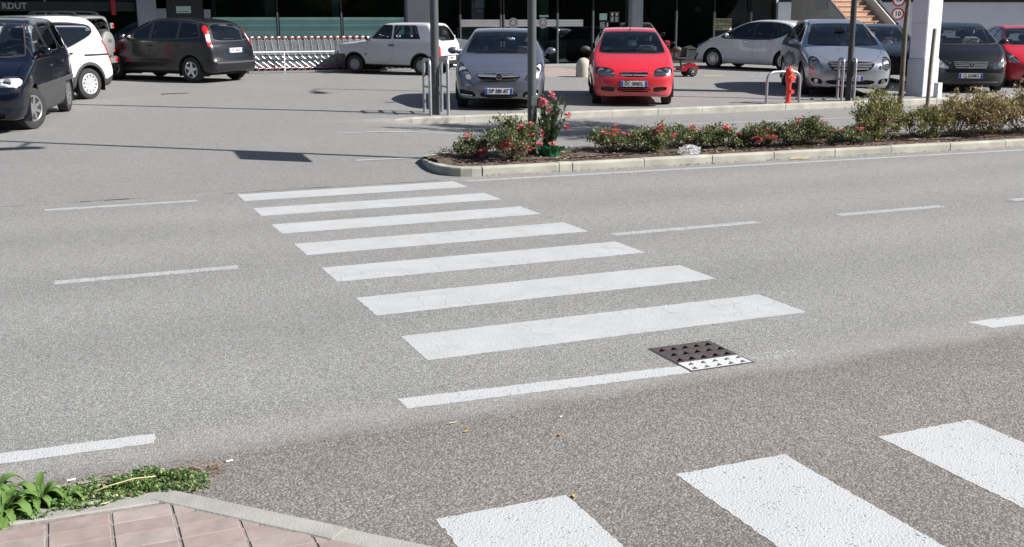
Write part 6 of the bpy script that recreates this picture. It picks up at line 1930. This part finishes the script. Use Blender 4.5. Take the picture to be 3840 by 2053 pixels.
mb = MB(); mb.tube([(0, 0, .006), (.028, .008, .006)], .0035, 6); o = mb.build('cigarette_end', M_PAPERW, None); o.location = (.50, 4.22, 0.004); tag(o, 'white cigarette end on the asphalt right of the weeds', 'cigarette end')
mb = MB(); mb.tube([(0, 0, .006), (.030, .006, .006)], .0035, 6); o = mb.build('cigarette_end', M_PAPERW, None); o.location = (-.10, 4.24, 0.018); tag(o, 'white cigarette end on the kerb strip above the weeds', 'cigarette end')
mb = MB(); mb.tube([(0, 0, .02), (.10, .03, .025), (.22, .02, .015), (.34, .06, .022)], .008, 5); mb.tube([(.05, .0, .015), (.30, -.03, .012)], .006, 5); o = mb.build('twig', simple('twig_yellow', (.38, .30, .17), .8, vary=.3, scale=30), None); o.location = (8.98, bed_front(9.1) - .10, .004); tag(o, 'pale dry twig lying in the gutter against the flower bed kerb', 'twig')
# ================================================================== PLANTS
def leaf_mat(name, c1, c2, c3, scale=3.0, rough=.55, trans=.25):
    m, nt, nd, ln, out = new_mat(name)
    b = principled(nd, c1, rough, 0, .4)
    g = nd.new("ShaderNodeNewGeometry")
    col = ramp(nd, ln, g.outputs['Random Per Island'], [(.0, c1), (.45, c2), (.85, c3), (1.0, c3)])
    tc = nd.new("ShaderNodeTexCoord")
    f = noise(nd, ln, tc.outputs['Object'], scale, 3.0)
    mr = nd.new("ShaderNodeMapRange"); mr.inputs['To Min'].default_value = .75; mr.inputs['To Max'].default_value = 1.3
    ln.new(f, mr.inputs['Value'])
    cb = nd.new("ShaderNodeCombineColor")
    for k in range(3): ln.new(mr.outputs['Result'], cb.inputs[k])
    col = mixc(nd, ln, 1.0, col, cb.outputs['Color'], 'MULTIPLY')
    ln.new(col, b.inputs['Base Color'])
    t = nd.new("ShaderNodeBsdfTranslucent"); ln.new(col, t.inputs['Color'])
    mx = nd.new("ShaderNodeMixShader"); mx.inputs['Fac'].default_value = trans
    ln.new(b.outputs['BSDF'], mx.inputs[1]); ln.new(t.outputs['BSDF'], mx.inputs[2])
    ln.new(mx.outputs['Shader'], out.inputs['Surface'])
    return m
M_ROSELEAF = leaf_mat('rose_leaf', (.065, .100, .035), (.11, .155, .055), (.21, .19, .10))
M_SHRUBLEAF = leaf_mat('shrub_leaf', (.085, .12, .038), (.19, .21, .07), (.34, .27, .12))
M_SHRUBLEAF2 = leaf_mat('shrub_leaf_bronze', (.12, .13, .045), (.26, .22, .085), (.40, .27, .17))
M_OLEANDER = leaf_mat('oleander_leaf', (.035, .060, .035), (.06, .095, .055), (.12, .15, .10))
M_WEED = leaf_mat('weed_leaf', (.06, .125, .025), (.10, .19, .04), (.16, .26, .07), rough=.75, trans=.3)
M_COVER_G = leaf_mat('ground_cover_leaf', (.06, .125, .03), (.10, .19, .05), (.22, .29, .10))
M_TREELEAF = leaf_mat('tree_leaf', (.05, .085, .025), (.08, .12, .03), (.12, .14, .04))
M_STEM = simple('plant_stem', (.10, .085, .05), .8, vary=.2)
M_STEMG = simple('green_stem', (.12, .15, .05), .7)
M_FLOWER = leaf_mat('rose_petal', (.60, .035, .055), (.68, .085, .11), (.72, .22, .23), trans=.3)
M_PINK = leaf_mat('oleander_petal', (.66, .05, .10), (.74, .14, .18), (.78, .34, .36), trans=.3)

def leaf_quads(P, D, N, Ln, Wd, fold=.25):
    """pointed leaves: base P, direction D, normal N -> verts, faces (6 verts, 4 tris each)"""
    n = len(P)
    S = np.cross(D, N); S /= (np.linalg.norm(S, axis=1, keepdims=True) + 1e-9)
    Nn = np.cross(S, D)
    L = Ln[:, None]; W = Wd[:, None]
    v0 = P; v1 = P + D*L*.45 + S*W*.5 + Nn*W*fold; v2 = P + D*L*.45 - S*W*.5 + Nn*W*fold
    v3 = P + D*L - Nn*L*.12; v4 = P + D*L*.45
    V = np.stack([v0, v1, v2, v3, v4], 1).reshape(-1, 3)
    k = np.arange(n)[:, None]*5
    F = np.concatenate([k + np.array([[0, 1, 4]]), k + np.array([[0, 4, 2]]), k + np.array([[4, 1, 3]]), k + np.array([[2, 4, 3]])], 0)
    return V, F
def unit(a): return a / (np.linalg.norm(a, axis=1, keepdims=True) + 1e-9)

def shrub(name, label, cat, group, x, y, z, w, h, nleaf, lsize, lmat, nstem=9, flowers=(), fmat=None, fr=.03, lumps=6, seed=0, lance=.5, up=.4):
    r = np.random.default_rng(seed)
    t = thing(name, label, cat, (x, y, z), 0, group)
    # stems reaching out to uneven tips; leaves sit around the outer half of every stem
    tips = []; mb = MB()
    for i in range(nstem):
        a = r.uniform(0, 2*pi); rad = w/2 * sqrt(r.uniform(.05, 1.0)) * r.uniform(.7, 1.12)
        hh = h * (1.0 - .45*(rad/(w/2))**2) * r.uniform(.62, 1.08)
        tip = np.array([rad*cos(a), rad*sin(a)*.8, hh])
        b0 = np.array([tip[0]*.15, tip[1]*.15, -.02]); mid = b0 + (tip - b0)*.5 + np.array([tip[0]*.15, tip[1]*.15, 0])
        mb.tube([b0, mid, tip], [.006, .0045, .002], 4, caps=False)
        tips.append((b0, mid, tip))
        for q in range(2):
            u = r.uniform(.45, .8); p = mid + (tip - mid)*(u - .3)
            tp = p + np.array([r.normal(0, w*.13), r.normal(0, w*.1), abs(r.normal(0, h*.16))])
            mb.tube([p, tp], [.003, .0015], 4, caps=False); tips.append((p, (p + tp)/2, tp))
    mb.build('stem', M_STEM, t)
    k = r.integers(0, len(tips), nleaf)
    u = r.beta(2.2, 1.1, nleaf)
    A = np.array([q[0] for q in tips])[k]; B = np.array([q[1] for q in tips])[k]; C = np.array([q[2] for q in tips])[k]
    uu = u[:, None]
    P = (1-uu)**2*A + 2*uu*(1-uu)*B + uu**2*C
    P = P + r.normal(0, 1, (nleaf, 3)) * np.array([w*.045, w*.04, h*.05])
    P[:, 2] = np.maximum(P[:, 2], .01)
    D = unit(r.normal(0, 1, (nleaf, 3)) + np.array([0, 0, up]) + unit(C - A)*.7)
    N = unit(r.normal(0, .6, (nleaf, 3)) + np.array([0, 0, 1.0]))
    Ln = lsize * r.uniform(.6, 1.35, nleaf)
    V, F = leaf_quads(P, D, N, Ln, Ln*lance)
    fo = mesh_obj('foliage', raw_mesh('foliage', V, F, lmat), t); tag(fo, kind='stuff')
    fo['label'] = None if False else 'leaves'
    del fo['label']
    fl_mesh = None
    for (fx, fy, fz, s) in flowers:
        if fl_mesh is None: fl_mesh = bloom(fr, fmat)
        o = mesh_obj('flower', fl_mesh, t); o.location = (fx, fy, fz); o.scale = (s, s, s)
        o.rotation_euler = (r.uniform(-.6, .3), r.uniform(-.5, .5), r.uniform(0, 6))
    return t
_bl = {}
def bloom(rad, mat):
    key = (rad, mat.name)
    if key in _bl: return _bl[key]
    r = np.random.default_rng(3); V = []; F = []
    for ring, (n, rr, tilt) in enumerate(((6, 1.0, .25), (5, .8, .7), (4, .5, 1.15))):
        for i in range(n):
            a = 2*pi*i/n + ring*.5
            d = np.array([cos(a), sin(a), 0]); s = np.array([-sin(a), cos(a), 0]); z = np.array([0, 0, 1.0])
            o = d*cos(tilt) + z*sin(tilt)
            w = .55*rad*rr
            k = len(V)
            V += [d*rad*.08, o*rad*rr*.55 + s*w, o*rad*rr*.55 - s*w, o*rad*rr + s*w*.6 + z*rad*.1, o*rad*rr - s*w*.6 + z*rad*.1]
            F += [(k, k+1, k+2), (k+1, k+3, k+4), (k+1, k+4, k+2)]
    me = raw_mesh('flower', V, F, mat); _bl[key] = me
    return me
def cluster(cx, cz, n, spread, s0=.8, s1=1.3, y=-.16, r=random):
    return [(cx + r.gauss(0, spread), y + r.uniform(-.05, .05), cz + r.gauss(0, spread*.6), r.uniform(s0, s1)) for _ in range(n)]
random.seed(5)
RG = 'rose bushes in the flower bed'
SZ = lambda x: .10
roses = [
 (4.86, 12.80, .46, .33, 620, cluster(.02, .14, 7, .06) + cluster(-.17, .28, 4, .04, .6, .9), 'leaning rose bush at the left tip of the flower bed'),
 (5.26, 12.50, .62, .52, 1500, cluster(-.17, .23, 9, .045, 1.0, 1.5) + cluster(.10, .20, 7, .045, 1.0, 1.4) + cluster(.06, .46, 3, .05) + cluster(.25, .33, 5, .06, .6, .9), 'tall rose bush with big red blooms just left of the lamp post in the bed'),
 (6.80, 12.72, .60, .34, 1000, cluster(.05, .24, 8, .10) + cluster(-.15, .26, 2, .04), 'first rose bush right of the green plastic bag'),
 (7.32, 12.52, .62, .38, 1250, cluster(-.02, .30, 10, .06, .9, 1.3) + cluster(.22, .22, 2, .05), 'rose bush with a red cluster on top, left of the clear plastic bag'),
 (7.92, 12.66, .62, .36, 1150, cluster(.02, .32, 4, .07), 'sparse rose bush directly behind the clear plastic bag'),
 (8.42, 12.50, .50, .34, 900, cluster(-.06, .31, 3, .06) + cluster(.10, .22, 2, .06), 'small rose bush right of the clear plastic bag'),
 (8.95, 12.42, .60, .34, 1150, cluster(-.16, .14, 6, .05, .9, 1.3) + cluster(.04, .22, 8, .08) + cluster(.12, .14, 2, .03, 1, 1.3), 'rose bush with many red blooms low on its front'),
 (9.62, 12.42, .80, .44, 1900, cluster(.10, .34, 7, .06, .9, 1.3) + cluster(-.15, .38, 3, .08), 'broad rose bush topped with red blooms in front of the fire hydrant'),
 (10.30, 12.32, .55, .30, 900, cluster(.20, .24, 2, .03, .9, 1.2) + cluster(-.24, .22, 2, .03), 'low rose bush left of the tall yellowish shrub'),
]
for i, (x, y, w, h, n, fl, lab) in enumerate(roses):
    shrub('rose_bush', lab, 'rose bush', RG, x, y, SZ(x), w*1.42, h*1.08, int(n*2.6), .037, M_ROSELEAF, nstem=max(10, int(w*26)), flowers=fl, fmat=M_FLOWER, fr=.034, seed=20+i, lance=.58)
SG = 'leafy shrubs at the right of the flower bed'
shrubs = [
 (10.95, 12.30, .60, .46, 1200, M_SHRUBLEAF, 'green shrub with arching shoots at the left foot of the tall yellowish shrub'),
 (11.22, 12.62, .80, .68, 2300, M_SHRUBLEAF, 'tall yellowish green shrub with a spiky top left of the sapling'),
 (11.85, 12.35, .70, .52, 1700, M_SHRUBLEAF, 'low shrub at the foot of the sapling trunk'),
 (12.42, 12.30, .80, .62, 2300, M_SHRUBLEAF2, 'bronze leaved shrub right of the wooden stake'),
 (13.05, 12.30, .95, .70, 3000, M_SHRUBLEAF2, 'large bronze green shrub second from the right edge of the view'),
 (13.85, 12.25, 1.0, .74, 3000, M_SHRUBLEAF2, 'big bronze green shrub cut off by the right edge of the view'),
 (14.8, 12.2, 1.0, .74, 2200, M_SHRUBLEAF2, 'outermost bronze green shrub beyond the right edge of the view'),
]
for i, (x, y, w, h, n, mt, lab) in enumerate(shrubs):
    shrub('shrub', lab, 'shrub', SG, x, y, SZ(x), w*1.15, h*1.15, int(n*1.7), .048, mt, nstem=int(w*26), seed=60+i, lance=.42, up=.7,
          flowers=cluster(.0, .30, 2, .08, .8, 1.0) if i == 0 else (), fmat=M_FLOWER)

# oleander standing in a green plastic bag against the lamp post
t = thing('oleander', 'young oleander with narrow leaves and pink flower heads leaning on the lamp post', 'potted plant', (5.80, 12.62, .12))
r = np.random.default_rng(4); mb = MB(); tips = []
for i in range(22):
    a = r.uniform(0, 2*pi); rad = r.uniform(.03, .25)
    tip = np.array([rad*cos(a) + .02 + .03*r.normal(), rad*sin(a)*.8, r.uniform(.42, .80)])
    b0 = np.array([r.normal(0, .02), r.normal(0, .02), .05]); mid = (b0 + tip)/2 + np.array([r.normal(0, .015), r.normal(0, .015), 0])
    mb.tube([b0, mid, tip], [.007, .005, .003], 5, caps=False); tips.append((b0, mid, tip))
mb.build('stem', M_STEMG, t)
n = 1500
k = r.integers(0, len(tips), n); u = r.uniform(.15, 1.0, n)[:, None]
A = np.array([q[0] for q in tips])[k]; B = np.array([q[1] for q in tips])[k]; C = np.array([q[2] for q in tips])[k]
P = (1-u)**2*A + 2*u*(1-u)*B + u**2*C
az = r.uniform(0, 2*pi, n)
D = unit(np.stack([np.cos(az), np.sin(az), r.uniform(.3, 1.6, n)], 1) + unit(C - A)*.5)
N = unit(np.stack([-np.cos(az), -np.sin(az), np.full(n, .8)], 1))
Ln = r.uniform(.06, .105, n)
V, F = leaf_quads(P, D, N, Ln, Ln*.19)
fo = mesh_obj('foliage', raw_mesh('foliage', V, F, M_OLEANDER), t); tag(fo, kind='stuff')
fm = bloom(.028, M_PINK)
for cx, cy, cz, nn, sp_ in ((-.12, -.10, .68, 16, .045), (.03, -.06, .80, 9, .035), (.24, -.06, .52, 6, .025), (.27, -.02, .36, 3, .015), (-.15, -.08, .06 + .10, 3, .02), (.0, -.14, .17, 3, .03), (-.22, -.08, .14, 3, .03)):
    for _ in range(nn):
        o = mesh_obj('flower', fm, t); s = random.uniform(.8, 1.25); o.scale = (s, s, s)
        o.location = (cx + random.gauss(0, sp_), cy + random.gauss(0, sp_*.7), cz + random.gauss(0, sp_*.8)); o.rotation_euler = (random.uniform(-1, .4), random.uniform(-.6, .6), random.uniform(0, 6))
M_GREENBAG, nt, nd, ln, out = new_mat('green_plastic')
b = principled(nd, (.012, .13, .055), .25, 0, .5); tt = nd.new("ShaderNodeBsdfTranslucent"); tt.inputs['Color'].default_value = (.02, .24, .10, 1)
mx = nd.new("ShaderNodeMixShader"); mx.inputs['Fac'].default_value = .3
ln.new(b.outputs['BSDF'], mx.inputs[1]); ln.new(tt.outputs['BSDF'], mx.inputs[2]); ln.new(mx.outputs['Shader'], out.inputs['Surface'])
vs = []; fs = []; nn = 40; rings = 9
for j in range(rings):
    v = j / (rings - 1)
    for i in range(nn):
        a = 2*pi*i/nn
        rad = .12 + .02*sin(3*a) + .05*v*v + (.008 + .022*v)*sin(9*a + 2*v) + random.uniform(-.006, .006)
        # the open top sags out towards the right
        k = max(0, cos(a - .25))**2
        rad += .13*k*max(0, v - .5)*2*.9
        z = .16*v - .075*k*max(0, v - .55)*2 + .012*sin(7*a)*v
        vs.append((rad*cos(a), rad*sin(a)*.8, z))
for j in range(rings - 1):
    for i in range(nn):
        q = (i+1) % nn; fs.append((j*nn+i, j*nn+q, (j+1)*nn+q, (j+1)*nn+i))
c0 = len(vs); vs.append((0, 0, .10))
fs += [((rings-4)*nn+i, (rings-4)*nn+(i+1) % nn, c0) for i in range(nn)]
mb = MB(); mb.add(vs, fs); o = mb.build('plastic_bag', M_GREENBAG, None); o.location = (5.82, 12.58, .115); o.data.shade_smooth()
tag(o, 'crumpled green plastic bag around the foot of the oleander', 'plastic bag')

# clear plastic bag on the soil
m, nt, nd, ln, out = new_mat('clear_plastic')
b = principled(nd, (.72, .73, .75), .12, 0, .6); tr = nd.new("ShaderNodeBsdfTransparent"); mx = nd.new("ShaderNodeMixShader")
lw = nd.new("ShaderNodeLayerWeight"); lw.inputs['Blend'].default_value = .45
mr = nd.new("ShaderNodeMapRange"); mr.inputs['To Min'].default_value = .18; mr.inputs['To Max'].default_value = .5
ln.new(lw.outputs['Facing'], mr.inputs['Value']); ln.new(mr.outputs['Result'], mx.inputs['Fac'])
ln.new(tr.outputs['BSDF'], mx.inputs[1]); ln.new(b.outputs['BSDF'], mx.inputs[2]); ln.new(mx.outputs['Shader'], out.inputs['Surface'])
vs = []; fs = []; nn, mm = 26, 12; rr = np.random.default_rng(9)
for j in range(mm + 1):
    th = pi*j/mm
    for i in range(nn):
        a = 2*pi*i/nn
        q = 1 + .16*sin(5*a + 3*th) + .12*sin(8*th + 2*a) + rr.uniform(-.10, .10)
        vs.append((.15*q*sin(th)*cos(a), .10*q*sin(th)*sin(a), max(.0, .055 + .065*q*cos(th))))
for j in range(mm):
    for i in range(nn):
        p = (i+1) % nn; fs.append((j*nn+i, (j+1)*nn+i, (j+1)*nn+p, j*nn+p))
mb = MB(); mb.add(vs, fs); o = mb.build('plastic_bag', m, None); o.location = (7.62, 12.10, .11)
tag(o, 'crumpled clear plastic bag lying on the soil behind the bed kerb', 'plastic bag')

# sapling with its stake
t = thing('sapling', 'slim young tree trunk rising from the flower bed left of the stake', 'tree', (12.20, 13.30, .10))
M_BARKT = simple('sapling_bark', (.135, .115, .085), .85, vary=.3, scale=14, bump=.4, bscale=50)
mb = MB(); pts = [(0, 0, -.1), (.02, .0, .7), (.015, .01, 1.6), (.05, .0, 2.6), (.08, .02, 3.6), (.07, 0, 5.0)]
mb.tube(pts, [.050, .041, .037, .033, .024, .010], 12); mb.build('trunk', M_BARKT, t, smooth=True)
r = np.random.default_rng(8); mb = MB(); tips = []
for i in range(44):
    z0 = r.uniform(2.7, 4.9); a = r.uniform(0, 2*pi); L = r.uniform(.6, 1.7) * (1 - .12*(z0 - 3.2))
    p0 = np.array([.06, .01, z0]); p2 = p0 + np.array([cos(a)*L, sin(a)*L, L*r.uniform(.35, .9)]); p1 = (p0 + p2)/2 + np.array([cos(a)*.1, sin(a)*.1, -.02])
    mb.tube([p0, p1, p2], [.012, .008, .003], 5, caps=False); tips.append((p0, p1, p2))
mb.build('branch', M_BARKT, t)
n = 12000
k = r.integers(0, len(tips), n); u = r.beta(1.8, 1.0, n)[:, None]
A = np.array([q[0] for q in tips])[k]; B = np.array([q[1] for q in tips])[k]; C = np.array([q[2] for q in tips])[k]
P = (1-u)**2*A + 2*u*(1-u)*B + u**2*C + r.normal(0, .10, (n, 3))
D = unit(r.normal(0, 1, (n, 3)) + np.array([0, 0, -.3])); N = unit(r.normal(0, 1, (n, 3)) + np.array([0, 0, 1]))
Ln = r.uniform(.05, .10, n); V, F = leaf_quads(P, D, N, Ln, Ln*.55)
fo = mesh_obj('crown', raw_mesh('crown', V, F, M_TREELEAF), t); tag(fo, kind='stuff')
mb = MB(); mb.tube([(0, 0, -.1), (.01, 0, 1.0), (.035, .0, 1.60), (.036, 0, 1.62)], [.034, .034, .034, .025], 12)
o = mb.build('wooden_stake', simple('stake_wood', (.27, .225, .19), .85, vary=.25, scale=18, bump=.3), None, smooth=True); o.location = (13.25, 13.80, .10)
tag(o, 'round wooden stake standing in the flower bed right of the sapling', 'stake')

# ------------------------------------------------------------------ weeds on the pavement corner
def big_leaf(name, base, az, length, width, rise, mat, parent, droop=.5):
    V = []; F = []; n = 7
    d = np.array([cos(az), sin(az)]); s = np.array([-sin(az), cos(az)])
    for i in range(n + 1):
        u = i / n
        w = width * (sin(pi*min(1, u**.75*.98 + .02))**.8) * (1 + .18*sin(u*19))
        f = length*u
        z = rise*length*(u*1.6 - u*u*1.6*droop*1.3)
        c = np.array([base[0] + d[0]*f, base[1] + d[1]*f, base[2] + z])
        for q, h in ((-1, .25), (0, 0), (1, .25)):
            V.append((c[0] + s[0]*w/2*q, c[1] + s[1]*w/2*q, c[2] + h*w*.8))
    for i in range(n):
        for q in range(2):
            k = i*3 + q; F.append((k, k+1, k+4, k+3))
    return mesh_obj(name, raw_mesh(name, V, F, mat, smooth=True), parent)
rw = random.Random(4)
def rosette(x, y, n, L, label, mat=M_WEED):
    t = thing('weed', label, 'weed', (x, y, .01), 0, 'broad leaved weeds at the kerb')
    for i in range(n):
        az = 2*pi*i/n + rw.uniform(-.3, .3)
        l = L * rw.uniform(.65, 1.15)
        big_leaf('leaf', (rw.uniform(-.01, .01), rw.uniform(-.01, .01), .0), az, l, l*rw.uniform(.24, .38), rw.uniform(.4, 1.8), mat, t, rw.uniform(.5, .9))
    return t
rosette(-.315, 3.99, 60, .125, 'largest bright green weed rosette at the lower left edge of the view')
rosette(-.20, 4.05, 48, .10, 'bright green weed rosette just right of the largest one')
rosette(-.37, 4.14, 40, .125, 'bright green weed rosette at the left edge behind the largest one')
rosette(-.10, 4.03, 26, .08, 'small green weed rosette third from the left edge')
# low creeping cover along the kerb
r = np.random.default_rng(15); n = 15000
x = r.uniform(-.42, .41, n)
yc = 4.055 + .03*np.sin(x*9) - .02*x; hw = .125*(1 - np.clip((x - .15)/.30, 0, 1)**2*.6)
y = yc + hw*r.uniform(-1, 1, n)
clump = .5 + .5*np.sin(x*31 + 2)*np.sin(y*47)
keep = r.random(n) < (.35 + .65*clump) * np.clip((.43 - x + .07*np.sin(y*60))/.20, .05, 1) * (.45 + .55*(np.sin(x*13 + 1)*np.sin(y*23 + x*9) > -.45)) * (np.where((x > .0) & (x < .05) & (y > 4.08), .2, 1))
x, y, clump = x[keep], y[keep], clump[keep]; n = len(x)
P = np.stack([x, y, .014 + .045*clump*r.random(n)], 1)
D = unit(r.normal(0, 1, (n, 3)) + np.array([0, 0, .6])); N = unit(r.normal(0, .5, (n, 3)) + np.array([0, 0, 1]))
Ln = r.uniform(.006, .017, n); V, F = leaf_quads(P, D, N, Ln, Ln*.75)
o = mesh_obj('ground_cover', raw_mesh('ground_cover', V, F, M_COVER_G), None); tag(o, 'low creeping green weeds growing in the joint along the pavement kerb', 'ground cover', kind='stuff')
# straw and withered bits among the weeds
r = np.random.default_rng(16); V = []; F = []
for i in range(420):
    x0 = r.uniform(-.15, .45); y0 = 4.17 + r.normal(0, .035) - .05*(x0 - .1); a = r.normal(.1, .5); L = r.uniform(.015, .06)
    k = len(V); z = r.uniform(.006, .016)
    V += [(x0, y0, z), (x0 + L*cos(a), y0 + L*sin(a), z + r.uniform(0, .008)), (x0 + L*cos(a) + .002, y0 + L*sin(a) + .002, z), (x0 + .001, y0 + .002, z)]
    F.append((k, k+1, k+2, k+3))
o = mesh_obj('dry_straw', raw_mesh('dry_straw', V, F, simple('straw', (.22, .165, .11), .9, vary=.4, scale=40)), None); tag(o, 'brown dry straw and needles swept against the weeds', 'straw', kind='stuff')
mb = MB(); mb.tube([(-.04, 4.055, .03), (.05, 4.05, .055), (.14, 4.07, .06), (.22, 4.12, .035)], .0022, 5)
o = mb.build('dry_stalk', simple('stalk_pale', (.50, .42, .26), .8), None); tag(o, 'pale dry grass stalk lying across the creeping weeds', 'stalk')
for i, (x, y, a, s, lab) in enumerate(((.075, 3.985, .5, .05, 'dry pinkish leaf lying on the creeping weeds'), (.115, 3.975, 2.6, .04, 'reddish dry leaf right of the pinkish one on the weeds'), (-.02, 3.945, 1.0, .03, 'pale curled leaf on the kerb in front of the weeds'), (.03, 3.93, .2, .035, 'pale curled leaf on the kerb right of the first curled one'), (.165, 3.97, .3, .02, 'tiny orange leaf at the right end of the weeds'))):
    litter('fallen_leaf', lab, x, y, .034, (s, s*.35), (M_LEAFP, M_LEAFB, M_LEAFP, M_LEAFP, M_LEAFB)[i], a, 'leaf', .6)
litter('cork_piece', 'small beige crumb of cork at the edge of the dry straw', .25, 4.24, .008, (.026, .016), M_LEAFP, .2, 'litter', .1)
